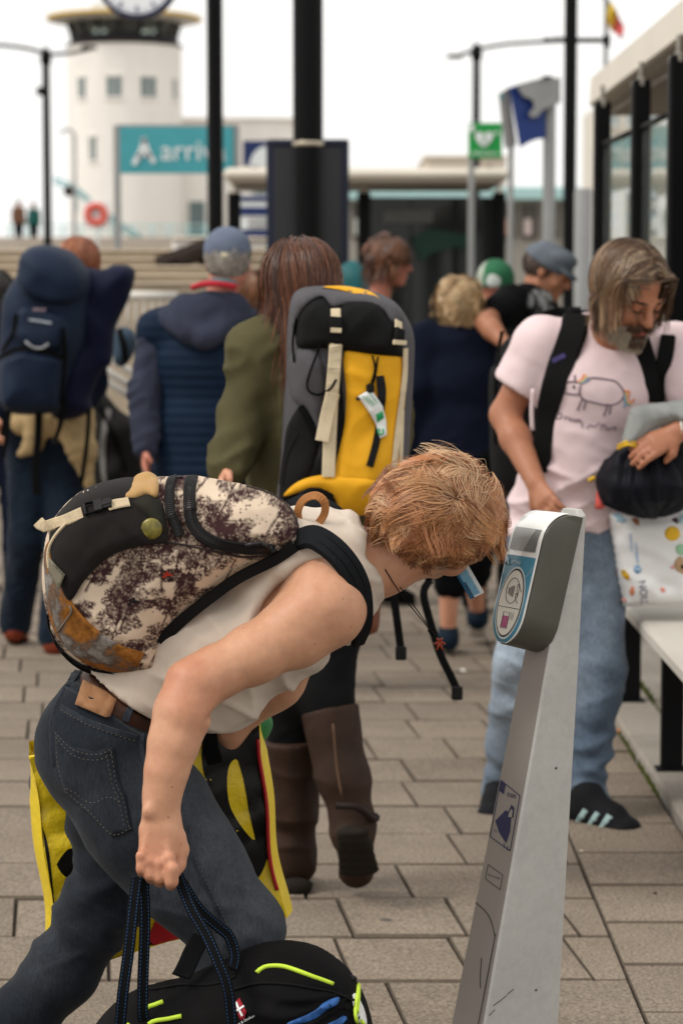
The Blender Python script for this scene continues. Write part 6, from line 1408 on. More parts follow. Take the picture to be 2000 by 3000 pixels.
class Person:
    def __init__(s, label, px, Y, heading, h, over=None, lean=0, group=None, gz=0.0, headf=None, headup=(0,0,1), headC=None):
        s.k = k = h/1.72; s.Y = Y; X = (px-1000)/FPX*Y; s.base = A(X, Y, gz); a = rad(heading)
        s.f = A(math.sin(a), math.cos(a), 0); s.r = A(math.cos(a), -math.sin(a), 0); u = A(0,0,1)
        s.root = thing('person', s.base, label, 'person', group)
        s.P = lambda r, f, z: s.base+k*(r*s.r+(f+lean*max(0, z-.9))*s.f+z*u)
        J = s.J = {}
        for q, n in ((-1, 'L'), (1, 'R')):
            J['hip'+n] = s.P(.088*q, 0, .90); J['knee'+n] = s.P(.092*q, .01, .49); J['ank'+n] = s.P(.095*q, -.02, .09); J['toe'+n] = s.P(.112*q, .15, .035)
            J['sh'+n] = s.P(.170*q, -.01, 1.395); J['el'+n] = s.P(.215*q, -.03, 1.12); J['wr'+n] = s.P(.225*q, .05, .885)
        J['neck'] = s.P(0, -.02, 1.45); J['chest'] = s.P(0, 0, 1.27); J['waist'] = s.P(0, 0, 1.06); J['pel'] = s.P(0, 0, .94); J['head'] = s.P(0, .02, 1.60)
        if over: J.update({a: np.asarray(b, float) for a, b in over.items()})
        s.hf = np.asarray(headf if headf is not None else s.f, float); s.hu = np.asarray(headup, float)
    def torso(s, S, inf=0.0, lo='pel', kk=.05, shw=0.0):
        J, k, r = s.J, s.k, s.r
        S.ecap(J['pel'], J['waist'], ((.150+inf)*k, (.105+inf)*k), ((.135+inf)*k, (.098+inf)*k), r, kk); S.ecap(J['waist'], J['chest'], ((.135+inf)*k, (.098+inf)*k), ((.158+inf)*k, (.112+inf)*k), r, kk)
        up = (J['shL']+J['shR'])/2; S.ecap(J['chest'], up*.6+J['neck']*.4-A(0,0,.02)*k, ((.158+inf)*k, (.110+inf)*k), ((.100+inf+shw)*k, (.075+inf)*k), r, kk)
        for n in 'LR': S.cap(J['neck']*.75+up*.25-A(0,0,.03)*k, J['sh'+n], (.055+inf)*k, (.058+inf)*k, kk)
    def body(s, mat, vox=.010, hands=True, legs=True, hs=1.0, pn=None, curl=.45, neck=.055, lg=1.0, am=1.0):
        J, k = s.J, s.k; q = k*lg; w = k*am; S = Sdf(vox); s.torso(S)
        for n in 'LR':
            S.chain([J['sh'+n], J['el'+n]], [.052*w, .042*w], .03); S.chain([J['el'+n], J['el'+n]*.65+J['wr'+n]*.35, J['wr'+n]], [.042*w, .043*w, .028*k], .02)
            if hands: d = nrm(J['wr'+n]-J['el'+n]); hand_prims(S, J['wr'+n], J.get('hd'+n, d), J.get('pn'+n, (s.r if n == 'L' else -s.r)), k, J.get('cu'+n, curl), 1 if n == 'L' else -1)
            if legs:
                S.chain([J['hip'+n], J['knee'+n]], [.078*q, .048*q], .03); S.chain([J['knee'+n], J['knee'+n]*.65+J['ank'+n]*.35-s.f*.012*k, J['ank'+n]], [.047*q, .051*q, .034*q], .02); S.ecap(J['ank'+n]-A(0,0,.02)*k, J['toe'+n]-nrm(J['toe'+n]-J['ank'+n])*.03, (.028*k, .024*k), (.026*k, .014*k), s.r, .02)
        hf, hu = s.hf, s.hu; s.L, s.R = head_prims(S, J['head'], hf, hu, k*hs); s.hk = k*hs
        S.chain([J['neck']-A(0,0,.02)*k, s.L(0,-.025,-.05)], [neck*1.1*k, neck*k], .025)
        o, V, F = sdf_obj('body', S, mat, s.root); s.bodyVF = (V, F); return o
    def top(s, mat, inf=.018, sleeve='long', hem=.93, vox=.010, disp=None, name='jacket', neckz=1.485, col=None, cuff=.012, flare=0, sl_inf=None):
        J, k = s.J, s.k; S = Sdf(vox); s.torso(S, inf)
        if hem < .9: S.ecap(s.P(0,0,hem+.02), J['waist'], ((.165+inf+flare)*k, (.12+inf+flare)*k), ((.14+inf)*k, (.10+inf)*k), s.r, .05)
        S.plane(s.P(0,0,hem), (0,0,-1)); S.plane(J['neck']+A(0,0,(neckz-1.45)*k), nrm(A(0,0,1)+s.f*.35)); si = inf if sl_inf is None else sl_inf
        for n in 'LR':
            if sleeve == 'long': S.chain([J['sh'+n], J['el'+n], J['wr'+n]], [(.054+si)*k, (.044+si)*k, (.032+si+cuff*.3)*k], .03)
            elif sleeve == 'short':
                e = J['sh'+n]*.42+J['el'+n]*.58; S2 = (.056+si)*k; S.chain([J['sh'+n], e], [S2, S2*1.02], .03)
        o, V, F = sdf_obj(name, S, mat, s.root, disp or fabric(9, .007, .003, int(s.Y*7)), col, 1); s.topVF = (V, F); s.topo = o; return o
    def trousers(s, mat, inf=.014, to='ank', vox=.010, disp=None, name='trousers', waist=1.02, col=None):
        J, k = s.J, s.k; S = Sdf(vox); S.ecap(J['pel']-A(0,0,.03)*k, J['waist']*.6+J['pel']*.4, ((.150+inf)*k, (.112+inf)*k), ((.140+inf)*k, (.102+inf)*k), s.r, .05); S.plane(s.P(0,0,waist), (0,0,1))
        for n in 'LR':
            kn = J['knee'+n]; S.chain([J['hip'+n], kn], [(.092+inf)*k, (.060+inf)*k], .04)
            if to == 'ank': S.chain([kn, J['ank'+n]+A(0,0,.015)*k], [(.060+inf)*k, (.052+inf)*k], .03)
            elif to == 'knee': S.chain([kn, kn*.7+J['ank'+n]*.3], [(.060+inf)*k, (.05+inf)*k], .03)
            elif to == 'calf': S.chain([kn, kn*.55+J['ank'+n]*.45], [(.060+inf)*k, (.06+inf)*k], .03)
        return sdf_obj(name, S, mat, s.root, disp or fabric(11, .006, .003, int(s.Y*9), (1,1,.6)), col)[0]
    def shoe(s, n, mat, sole, vox=.008, up=.0, high=0):
        J, k = s.J, s.k; S = Sdf(vox); a, t = J['ank'+n], J['toe'+n]; d = nrm(t-a-A(0,0,(t-a)[2])*0); fl = nrm(A(d[0], d[1], d[2])); heel = a-A(0,0,.035)*k-fl*.03*k
        S.ecap(heel, t-fl*.02, (.044*k, .042*k), (.047*k, .032*k), s.r, .02); S.cap(a+A(0,0,.015+high)*k, heel, .048*k, .046*k, .025); S.ecap(a+fl*.02, t*.6+a*.4+A(0,0,.018)*k, (.040*k,.036*k), (.036*k,.028*k), s.r, .03); o, V, F = sdf_obj('shoe', S, mat, s.root)
        S = Sdf(vox); S.ecap(heel-A(0,0,.028)*k, t-A(0,0,.018)*k, (.046*k, .016*k), (.047*k, .014*k), s.r, .0); sdf_obj('sole', S, sole, o); return o
    def hair(s, cols, mask, length, wh=(0,-.3,1), n=160, kids=9, seg=9, infl=1.0, cap=(96,60,40), lift=.12, grav=.5, clump=.5, wig=.15, r0=.0022, jit=.15, part=None, stiff=.7, cut=True, seed=3, hug=.85, clear=None):
        sk = A(.083, .103, .094)*s.hk*infl; c = s.L(0,-.014,.028); mb = MB(); S = Sdf(.011); S.ell(c, sk*1.005, s.R, 0)
        S.plane(s.L(0,.048,.03), s.R[1]*.92-s.R[2]*.4); S.plane(s.L(0,0,-.07), -s.R[2]); V, F = S.mesh(); mb.add(V, F, s2l(cap))
        V, F, c_ = hair_strands(c, s.R, sk, A(*wh), mask, length, cols, n, kids, seg, grav, clump, wig, r0, lift,   .016, seed, .35, stiff, part, jit, hug, clear); mb.add(V, F, c_)
        return mb.build('hair', hairmat('hair_%d' % int(s.Y*100)), s.root)
BACKMASK = lambda v: not (v[1] > .5 and v[2] < .35) and v[2] > -.75
OLIVE = M('olive_cotton', (86, 81, 56), .9, .16, 8, .35, 300, spec=.12); NAVYQ = M('navy_quilt', (18, 38, 62), .75, .15, 6, .2, 200, spec=.15); NAVYD = M('navy_wool', (26, 32, 48), .95, .12, 8, .3, 300, spec=.1); SLATE = M('slate_fleece', (58, 62, 78), .95, .14, 9, .3, 300, spec=.1)
BLKT = M('black_cotton', (20, 20, 22), .92, .15, 9, .3, 300, spec=.12); GREYT = M('grey_cotton', (140, 136, 134), .92, .1, 9, .2, 300, spec=.12)

# ---------------------------------------------------------------- woman with the yellow pack
def build_yellow():
    Y = 6.2
    p = Person('person with long brown hair, olive jacket and tall brown boots carrying a yellow pack', 935, Y, -4, 1.66, dict(
        neck=W(885,940,6.2), head=W(880,835,6.2), shL=W(770,1035,6.15), shR=W(1075,1030,6.25), elL=W(718,1235,6.12), wrL=W(668,1375,6.02), elR=W(1140,1240,6.3), wrR=W(1120,1420,6.2), chest=W(920,1140,6.2), waist=W(925,1370,6.2), pel=W(930,1530,6.2),
        hipL=W(850,1580,6.2), hipR=W(1000,1580,6.2), kneeL=W(845,2040,6.15), kneeR=W(955,2030,6.1), ankL=W(862,2520,6.2), ankR=W(1035,2435,6.02), toeL=W(845,2600,6.36), toeR=W(1040,2560,6.12)), 0)
    p.body(SK['fair'], .010, am=.75)
    p.top(OLIVE, .022, 'long', .86, .009, fabric(9, .012, .007, 4), 'jacket', 1.50)
    strap('cuff', [W(640,1372,6.0), W(690,1392,5.99)], A(0,-1,0), .05, .012, OLIVE, p.topo)
    p.trousers(M('black_jeans', (14,14,16), .9, .15, 9, .2), .008, 'knee', .010)
    # straight hair down the back
    cols = [(92,52,32),(110,64,38),(78,44,30),(128,76,44),(70,40,28)]
    C = p.L(0,-.014,.03); R_ = p.R
    pf = lambda rt: np.stack([rt[:,0]*1.2, -.25+rt[:,1]*.4, -.6+0*rt[:,2]], 1)
    p.hair(cols, lambda v: not (v[1] > .45 and v[2] < .3) and v[2] > -.35, lambda v: .31+.12*v[2]-.03*abs(v[0]), (0,.25,1), 330, 20, 14, 1.02, (60,34,22), .04, .85, .15, .12, .0007, .12, None, .55, hug=1.0)
    # tall boots
    BT = M('boot_leather', (58, 40, 30), .65, .4, 9, .4, 140, spec=.2); SO = M('boot_sole', (40, 34, 28), .85, .2, 30, .4, 120)
    def boot(knee, ank, toe, topf, fl):
        S = Sdf(.007); t = knee+(ank-knee)*topf; S.chain([t, t*.45+ank*.55, ank*.92+t*.08, ank], [.075, .064, .050, .050], .03); S.plane(t, nrm(knee-ank)); S.ecap(ank-nrm(ank-knee)*-.01, toe, (.046,.046), (.044,.034), (1,0,0), .03)
        o, V, F = sdf_obj('boot', S, BT, p.root, lambda V, N: .006*ridge(V, A(7,7,16), 3)*np.clip((.55-V[:,2])/.3, .15, 1)+.002*noise3(V, 30, 2)); return o
    b1 = boot(p.J['kneeL'], p.J['ankL'], p.J['toeL'], .25, 0); b2 = boot(p.J['kneeR'], p.J['ankR'], p.J['toeR'], .12, 1)
    S = Sdf(.006); S.ecap(W(862,2592,6.22), W(845,2606,6.36), (.052,.020), (.050,.018), (1,0,0), 0); S.ecap(W(868,2598,6.15), W(866,2602,6.20), (.042,.026), (.042,.026), (1,0,0), .01); sdf_obj('sole', S, SO, b1)
    S = Sdf(.006); S.ecap(W(1036,2462,5.965), W(1052,2552,6.04), (.044,.016), (.052,.015), (1,0,0), .0); S.ecap(W(1032,2440,5.945), W(1036,2470,5.958), (.042,.020), (.040,.018), (1,0,0), .004); sdf_obj('sole', S, SO, b2, lambda V, N: .0012*np.sign(np.sin(V[:,2]*250))*(np.abs(V[:,0]-W(1045,0,6)[0]) < .04))
    tube('buckle_strap', smooth_path([W(985,2360,5.94), W(1045,2365,5.93), W(1090,2400,5.97), W(1098,2395,6.0)], 5), [.009]*15+[.013], M('boot_strap', (40,28,24), .6), b2, 8)
    tube('back_seam', smooth_path([W(975,2120,5.96), W(985,2240,5.96), W(1000,2330,5.96)], 5), .003, M('seam_tan', (104,76,56), .7), b2, 5)
    # brown shoulder bag at her right hip
    hb = thing('shoulder_bag', W(1080,1800,6.1), 'brown leather shoulder bag hanging beside the yellow backpack', 'bag'); PB = Pillow([(1000,1640),(1100,1660),(1112,1740),(1110,1835),(1085,1860),(1000,1870),(960,1800),(960,1690)], 6.12, .05, .06, 2, .012); PB.body('pouch', M('brown_leather', (118, 66, 38), .6, .25, 10, .3, 160), hb); PB.strip('flap_edge', [(975,1745),(1040,1760),(1108,1752)], .012, .004, M('brown_dark', (76,42,26), .6), hb, .003); tube('strap', smooth_path([W(1010,1650,6.1), W(960,1400,6.05), W(860,1100,6.1)], 6), .008, M('brown_dark', (76,42,26)), hb, 6)
build_yellow()
def build_yellow_pack():
    root = thing('backpack', W(1020, 1250, 5.98), 'tall yellow, grey and black trekking backpack with cream straps', 'backpack')
    out = [(848,900),(862,858),(900,840),(985,838),(1080,850),(1150,880),(1188,925),(1212,985),(1212,1080),(1205,1200),(1196,1330),(1175,1450),(1150,1500),(1000,1520),(870,1510),(808,1500),(812,1440),(822,1350),(830,1200),(838,1100),(840,990)]
    lump = lambda Q: .012*noise3(np.c_[Q, np.zeros(len(Q))], 8, 3)+.006*ridge(np.c_[Q, np.zeros(len(Q))] @ rotm((0,0,1), 18).T, A(5,16,1), 4)+.004*ridge(np.c_[Q, np.zeros(len(Q))] @ rotm((0,0,1), -50).T, A(6,17,1), 8)
    P = Pillow(out, 6.0, .15, .12, 2.4, .008, .10, lump)
    GR = M('grey_nylon', (84, 82, 86), .75, .12, 10, .25, 300, spec=.25); YE = M('yellow_nylon', (222, 162, 26), .7, .10, 10, .3, 260, spec=.25); BL = M('black_nylon', (24, 24, 25), .75, .2, 12, .35, 260, spec=.25); CR = M('pack_webbing', (206, 190, 160), .85, .1, 30, .3, 500)
    P.body('pack_body', GR, root)
    P.patch('side_panel', [(830,1330),(845,1240),(900,1175),(935,1290),(905,1390),(860,1440),(818,1470)], BL, root, .004, .01, .010, True, None, None, .006)
    P.patch('lower_black', [(905,1380),(950,1290),(955,1100),(985,1060),(1000,1110),(1010,1300),(985,1390),(970,1480),(820,1500),(826,1440)], BL, root, .003, .01, .010, True)
    P.patch('grey_side_pocket', [(842,1060),(880,1020),(930,1030),(950,1120),(945,1240),(925,1290),(900,1210),(852,1160)], GR, root, .006, .01, .010, True, None, None, .012)
    P.patch('front_panel', [(1010,1030),(1090,1038),(1172,1040),(1186,1100),(1185,1180),(1172,1260),(1160,1400),(1000,1420),(980,1388),(1008,1250),(1014,1150)], YE, root, .010, .014, .008, True, None, None, .010)
    P.patch('base_panel', [(830,1452),(870,1412),(935,1392),(1030,1390),(1120,1400),(1170,1405),(1160,1470),(1090,1500),(1010,1515),(980,1460),(930,1435),(880,1440)], YE, root, .014, .018, .008, True, None, None, .012)
    P.patch('base_black', [(905,1428),(950,1422),(975,1425),(965,1500),(880,1500),(870,1450)], BL, root, .020, .01, .010, True)
    P.patch('lid_pocket', [(868,1010),(870,940),(900,890),(950,872),(985,905),(1010,880),(1065,872),(1110,885),(1140,930),(1170,960),(1180,1030),(1170,1045),(1080,1035),(1000,1025),(960,1018),(900,1020)], BL, root, .014, .02, .008, True, None, None, .016)
    P.patch('lid', [(850,905),(872,862),(930,848),(1010,850),(1090,858),(1150,890),(1182,930),(1150,945),(1120,905),(1070,888),(1010,890),(975,900),(945,868),(905,885),(872,930),(858,980)], GR, root, .020, .03, .008, True, None, None, .014)
    P.patch('lid_top', [(945,840),(1010,838),(1080,852),(1112,878),(1060,866),(1000,850)], YE, root, .026, .02, .008, True)
    for pp, w in (([(985,980),(980,1060),(972,1160),(966,1280),(962,1395)], .032), ([(1186,1020),(1184,1100),(1172,1200),(1160,1300),(1150,1390)], .020)): P.strip('compression_strap', pp, w, .003, CR, root, .022)
    P.strip('strap_tail', [(975,1150),(958,1220),(944,1290)], .034, .003, CR, root, .030); P.strip('strap_tail', [(1176,1200),(1174,1290),(1172,1350)], .014, .003, CR, root, .024)
    for px, py in ((984,950),(1166,985)):
        P.strip('lid_strap', [(px-1,py-45),(px,py-10)], .024, .003, CR, root, .034); P.strip('lid_strap', [(px+2,py-20),(px-2,py+18)], .030, .008, BL, root, .036)
        P.strip('ladder_lock', [(px-16,py+16),(px+16,py+18)], .012, .008, CR, root, .042)
    P.strip('zip', [(1114,1100),(1120,1150),(1112,1230),(1100,1300),(1082,1365)], .018, .003, BL, root, .024); P.strip('zip_cover', [(1112,1100),(1118,1170)], .020, .004, M('mesh_dark', (30,30,34), .7), root, .027)
    P.cord('drawcord', [(1090,1040),(1098,1080),(1084,1132)], .0025, BLACKWEB, root, .026); P.cord('drawcord', [(1106,1044),(1098,1100),(1086,1134)], .0025, BLACKWEB, root, .026)
    c = P.at(1084,1138,.03); lathe('cord_lock', [(.004,-.012),(.010,-.008),(.010,.008),(.004,.012)], c, BLACKPL, root, 10)
    P.cord('bungee', [(950,980),(900,1120),(925,1155),(965,1140),(985,1110)], .003, BLACKWEB, root, .026); P.cord('bungee', [(868,930),(858,1000),(862,1060)], .003, BLACKWEB, root, .022)
    P.strip('side_strap', [(880,1190),(910,1240),(935,1300)], .020, .003, BLACKWEB, root, .012); P.strip('side_strap', [(868,1260),(840,1330),(826,1420)], .03, .004, BL, root, .006)
    # airline-style paper tag
    WT = M('tag_paper', (226, 228, 226), .7, .04, 20, 0); tg = P.patch('luggage_tag', [(1048,1160),(1085,1138),(1120,1188),(1130,1230),(1132,1272),(1112,1282),(1100,1240),(1082,1208)], WT, root, .034, .004, .010, False)
    for pp in ([(1060,1158),(1092,1188)], [(1072,1160),(1098,1184)], [(1082,1150),(1106,1180)]): P.strip('tag_print', pp, .003, .0006, M('tag_green_pale', (140, 190, 160), .7), tg, .0352)
    P.patch('tag_logo', [(1100,1212),(1120,1202),(1124,1222),(1104,1236)], M('tag_green', (40, 150, 90), .7), tg, .0355, .001, .01, False); P.cord('tag_mark', [(1110,1252),(1106,1262),(1112,1272),(1122,1266),(1120,1254)], .0022, M('tag_green', (40,150,90)), tg, .036)
    tube('tag_tie', [W(1050,1165,5.82), P.at(1046,1172,.035)], .005, BLACKPL, root, 6)
    # shoulder strap and dangling hip webbing
    for pp in ([(1140,1700,6.05),(1152,1740,6.02),(1160,1800,6.0),(1168,1860,6.0),(1174,1905,6.0)], [(1258,1700,6.05),(1240,1740,6.0),(1262,1830,5.98),(1290,1920,5.98),(1322,1985,5.98),(1338,2022,5.98)]):
        q = resample(smooth_path(Wl(pp, 6), 6), .02); strap('hip_webbing', q, A(0,-1,0), .020, .003, BLACKWEB, root)
        e = q[-1]; bbox_obj('webbing_end', e+A(-.014,-.006,-.025), e+A(.014,.006,.01), BLACKPL, root, .003)
    tube('hip_webbing', smooth_path([W(1150,1480,6.0), W(1200,1560,6.02), W(1258,1700,6.05)], 6), .01, BLACKWEB, root, 6); tube('hip_webbing', smooth_path([W(1100,1500,6.0), W(1120,1600,6.02), W(1140,1700,6.05)], 6), .01, BLACKWEB, root, 6)
build_yellow_pack()

# ---------------------------------------------------------------- bearded man
def build_man():
    Y = 7.15
    p = Person('bearded person with long grey-blond hair in a pale pink drawing-print shirt', 1690, Y, 172, 1.80, dict(
        head=W(1842,850,7.0), neck=W(1790,985,7.18), shR=W(1585,1010,7.18), shL=W(1975,1030,7.22), elR=W(1478,1215,7.2), wrR=W(1568,1415,7.02), elL=W(2075,1245,7.0), wrL=W(1985,1262,6.86), chest=W(1755,1150,7.2), waist=W(1680,1400,7.22), pel=W(1655,1540,7.22),
        hipR=W(1580,1590,7.22), hipL=W(1745,1590,7.22), kneeR=W(1520,1940,7.1), kneeL=W(1755,1960,7.12), ankR=W(1470,2290,7.3), ankL=W(1718,2345,7.02), toeR=W(1440,2400,7.1), toeL=W(1850,2440,6.9),
        hdL=nrm(W(1880,1318,6.84)-W(1985,1262,6.86)), pnL=A(-.1,.75,-.6), cuL=.30, hdR=nrm(W(1600,1480,6.95)-W(1568,1415,7.02)), pnR=A(.6,.6,-.2)), 0, headf=A(.42,-.70,-.52), headup=A(.22,-.42,.88))
    p.body(SK['tan'], .0075, True, True, 1.06, neck=.06, lg=.6)
    PINK = M('pink_cotton', (226, 204, 206), .92, .05, 6, .2, 400, spec=.12)
    J, k = p.J, p.k; S = Sdf(.0075); inf = .016
    S.ecap(W(1650,1560,7.22), W(1690,1380,7.2), (.175,.125), (.160,.125), p.r, .05); S.ecap(W(1690,1380,7.2), W(1755,1140,7.18), (.160,.122), (.178,.130), p.r, .05); S.ecap(W(1755,1140,7.18), W(1775,1020,7.2), (.178,.125), (.13,.095), p.r, .05)
    S.plane(W(1650,1563,7.1), A(.05,0,-1)); S.ell(W(1800,955,7.0), A(.085,.17,.085), None, .012, 's')
    for n, sg in (('R', -1), ('L', 1)):
        a, e = J['sh'+n], J['sh'+n]*.45+J['el'+n]*.55; S.cap(W(1775,1000,7.2), a, .07, .07, .05); S.chain([a, e], [.077, .080], .04)
    ad = nrm(J['elR']-J['shR']); e = J['shR']*.42+J['elR']*.58; S.ell(e+ad*.10+A(-.02,0,0), A(.13,.16,.11), np.array([np.cross(A(0,1,0), ad), A(0,1,0), ad]), .004, 's')
    def fold(V, N):
        q = V @ rotm((0,1,0), 24).T; low = np.clip((1.25-V[:,2])/.25, .15, 1); return .016*low*ridge(q, A(3.2,3,15), 7)+.011*low*ridge(V @ rotm((0,1,0), -28).T, A(4,4,19), 11)+.006*noise3(V, 6, 2)+.0015*noise3(V, 30, 3)
    o, V, F = sdf_obj('shirt', S, PINK, p.root, fold); tr = bvh(V, F)
    DR = M('drawing_grey', (122, 104, 116), .9, .1); f = lambda q: (1550+q[0]*.2551, 1050+q[1]*.2551)
    def draw(pp, mat=DR, r=.0028, closed=False): drape('drawn_line', [f(q) for q in pp], tr, mat, o, r, .0008, None, closed)
    draw([(590,300),(660,240),(740,225),(860,238),(980,262),(1040,320),(1082,385),(1080,430),(1030,500),(930,535),(840,530),(740,505),(640,480),(585,430),(575,370)], closed=True)
    draw([(560,275),(470,268),(410,290),(392,340),(400,380),(430,402),(520,415),(572,405)]); draw([(518,190),(522,268)]); draw([(610,450),(580,520),(548,595)]); draw([(650,480),(635,530),(620,590)]); draw([(895,520),(880,590),(850,660)]); draw([(930,530),(928,580),(915,640)]); draw([(498,326),(508,322),(514,332),(504,338)], M('drawing_dark', (60,52,70), .9), .004, True); draw([(415,350),(420,362)])
    for pp, c in (([(545,268),(580,258),(610,225),(625,180)], (222,140,110)), ([(560,270),(600,262),(632,232),(650,190)], (228,190,130)), ([(570,275),(620,262),(655,222)], (170,190,160)), ([(590,282),(640,268),(690,240)], (140,164,186)), ([(1085,378),(1130,376),(1145,400),(1125,450),(1140,495),(1180,495),(1200,465)], (222,140,110)), ([(1090,395),(1120,398),(1112,450),(1130,505),(1170,515)], (228,190,130)), ([(1090,410),(1100,460),(1105,510),(1150,540)], (150,180,170)), ([(1085,430),(1095,520),(1085,570)], (140,164,186))): draw(pp, M('crayon_%d%d' % (c[0], c[2]), c, .9), .0035)
    # handwriting under the drawing: "Dream, More"
    for pp in ([(318,640),(310,700)], [(310,640),(360,632),(372,660),(340,690),(308,690)], [(405,700),(410,670),(440,672)], [(450,700),(478,690),(462,676),(450,700),(480,716)], [(520,690),(496,700),(506,720),(526,716),(528,690),(532,724)], [(545,728),(548,690),(562,700),(564,726),(568,696),(582,700),(586,734)], [(606,726),(600,790)], [(650,800),(690,760),(740,780),(800,730)], [(822,820),(826,740),(846,780),(868,744),(874,820)], [(900,790),(890,810),(906,820),(920,800),(902,788)], [(936,820),(938,790),(956,792)], [(965,800),(990,790),(976,780),(964,806),(994,812)]): draw(pp, M('drawing_pale', (160,140,150), .9), .0022)
    # jeans pale and faded
    DL = denim('denim_light', (80, 94, 110), (150, 162, 174), (300, 300, 60))
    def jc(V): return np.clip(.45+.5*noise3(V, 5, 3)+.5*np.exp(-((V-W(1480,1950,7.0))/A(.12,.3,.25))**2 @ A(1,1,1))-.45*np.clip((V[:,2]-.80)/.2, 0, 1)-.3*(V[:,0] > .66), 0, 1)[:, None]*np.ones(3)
    S = Sdf(.009); S.ecap(W(1655,1580,7.22), W(1655,1530,7.22), (.165,.125), (.16,.12), p.r, .05)
    S.chain([J['hipR'], J['kneeR']], [.100, .068], .04); S.chain([J['hipL'], J['kneeL']], [.102, .070], .04); S.chain([J['kneeR'], W(1465,2310,7.3)], [.066, .056], .03); S.chain([J['kneeL'], W(1722,2325,7.04)], [.068, .060], .03); S.plane(W(1655,1510,7.2), (0,0,1))
    def jf(V, N): q = np.clip((.62-V[:,2])/.25, .2, 1); return q*(.008*ridge(V @ rotm((0,1,0), 14).T, A(5,5,17), 3)+.006*ridge(V @ rotm((0,1,0), -22).T, A(6,5,24), 8))+.004*noise3(V, 9, 2)
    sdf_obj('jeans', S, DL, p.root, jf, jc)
    # trainers with three pale bars
    BS = M('suede_black', (26, 27, 31), .85, .15, 16, .3, 300); GS = M('gum_sole', (96, 84, 72), .7)
    so = p.shoe('L', BS, GS, .006); p.shoe('R', BS, GS, .007)
    sv = np.array([v.co[:] for v in so.data.vertices])+OFF[so]; sf = [tuple(q.vertices) for q in so.data.polygons]; st = BVHTree.FromPolygons([tuple(v) for v in sv], sf)
    for x in (1692, 1728, 1762):
        q = [hit(st, (x+dx, yy)) for dx, yy in ((0, 2412+ (x-1692)*.22), (12, 2392+(x-1692)*.22), (24, 2374+(x-1692)*.22))]; q = [z for z in q if z is not None]
        if len(q) > 1: strap('side_bar', np.array(q)-A(0,.001,0), A(0,-1,.3), .020, .002, M('bar_mint', (176, 206, 206), .7), so)
    # laces
    # hair: long, parted, falling past the jaw
    cols = [(98,70,48),(120,88,62),(82,58,40),(142,112,84),(70,50,36),(164,140,114)]
    pf = lambda rt: np.stack([np.where(rt[:,0] > -.12, 1.2, -1.2)+rt[:,0], -.25+.2*rt[:,1], -.5+0*rt[:,2]], 1)
    def clr(P):
        P = P.copy(); lim = .072+.020*np.abs(np.sin(np.arange(len(P))*12.99)); m = (P[:,1] > -.02) & (P[:,2] < .056) & (np.abs(P[:,0]) < lim); P[m,0] = np.where(P[m,0] > -.012, lim[m], -lim[m]); P[m,1] = np.minimum(P[m,1], .085); return P
    p.hair(cols, lambda v: v[2] > -.25 and not (v[1] > .42 and v[2] < .55), lambda v: .165+.05*v[2], (-.12,.35,1), 330, 20, 13, 1.05, (70,50,36), .03, .85, .45, .10, .0008, .08, pf, .6, hug=1.0, clear=clr)
    # beard and moustache, eyebrows
    L, R = p.L, p.R; mb = MB(); g = np.random.default_rng(4)
    def tuft(a, d, ln, col, r=.0013):
        a = np.asarray(a); b = a+d*ln*.5; c = b+nrm(d+A(0,0,-.4))*ln*.5; V, F = tube_vf([a, b, c], [r, r*.9, r*.3], 3); mb.add(V, F, s2l(col)*g.uniform(.8, 1.2))
    for i in range(1500):
        x = g.normal()*.034; z = g.uniform(-.112, -.058); 
        if abs(x) < .020 and z > -.082: continue
        if abs(x) > .062: continue
        y = .098-(abs(x)/.062)**2*.070-.10*max(0, -.090-z); gray = (196,184,166) if (abs(x) > .022 or z < -.095) else (96,76,60); tuft(L(x, y-.002, z), nrm(R[1]*.55-R[2]*.8+R[0]*np.sign(x)*.15), g.uniform(.018, .032), gray)
    for i in range(420):
        x = g.uniform(-.036, .036); tuft(L(x, .104-(abs(x)/.036)**2*.018, -.047+g.normal()*.003-abs(x)*.2), nrm(R[1]*.35-R[2]*.75+R[0]*np.sign(x)*.7), g.uniform(.010, .020), (84,62,48))
    mb.build('beard', hairmat('hair_beard'), p.root)
    for q in (-1, 1):
        mb = MB()
        for i in range(70): t = g.uniform(); V, F = tube_vf([L(q*(.014+t*.034), .103-t*.016, .021+g.normal()*.0025), L(q*(.022+t*.034), .104-t*.018, .024+g.normal()*.003)], [.0011, .0004], 3); mb.add(V, F, s2l((70,52,40)))
        mb.build('eyebrow', hairmat('hair_beard'), p.root)
        V, F = tube_vf(smooth_path([L(q*.018,.094,-.004), L(q*.031,.097,-.008), L(q*.045,.090,-.004)], 4), .0022, 5); m = MB(); m.add(V, F); m.build('eyelid_line', M('lash_dark', (62,38,30), .8), p.root)
    V, F = tube_vf(smooth_path([L(-.018,.100,-.066), L(0,.105,-.067), L(.018,.100,-.066)], 4), [.003]+[.006]*7+[.003], 8, flat=.8); m = MB(); m.add(V, F); m.build('lip', M('lip_red', (140,74,64), .5), p.root)
    tube('wristband', [A(*(p.J['wrL']+nrm(p.J['wrL']-p.J['elL'])*-.01+q)) for q in [A(0, .033*math.cos(t), .033*math.sin(t)) for t in np.linspace(0, 6.28, 16)]], .004, M('band_white', (220,218,210), .6), p.root, 6)
    # his black pack
    bp = thing('backpack', W(1600,1200,7.45), 'black backpack worn by the bearded person in pink', 'backpack'); BN = M('black_nylon', (24,24,25))
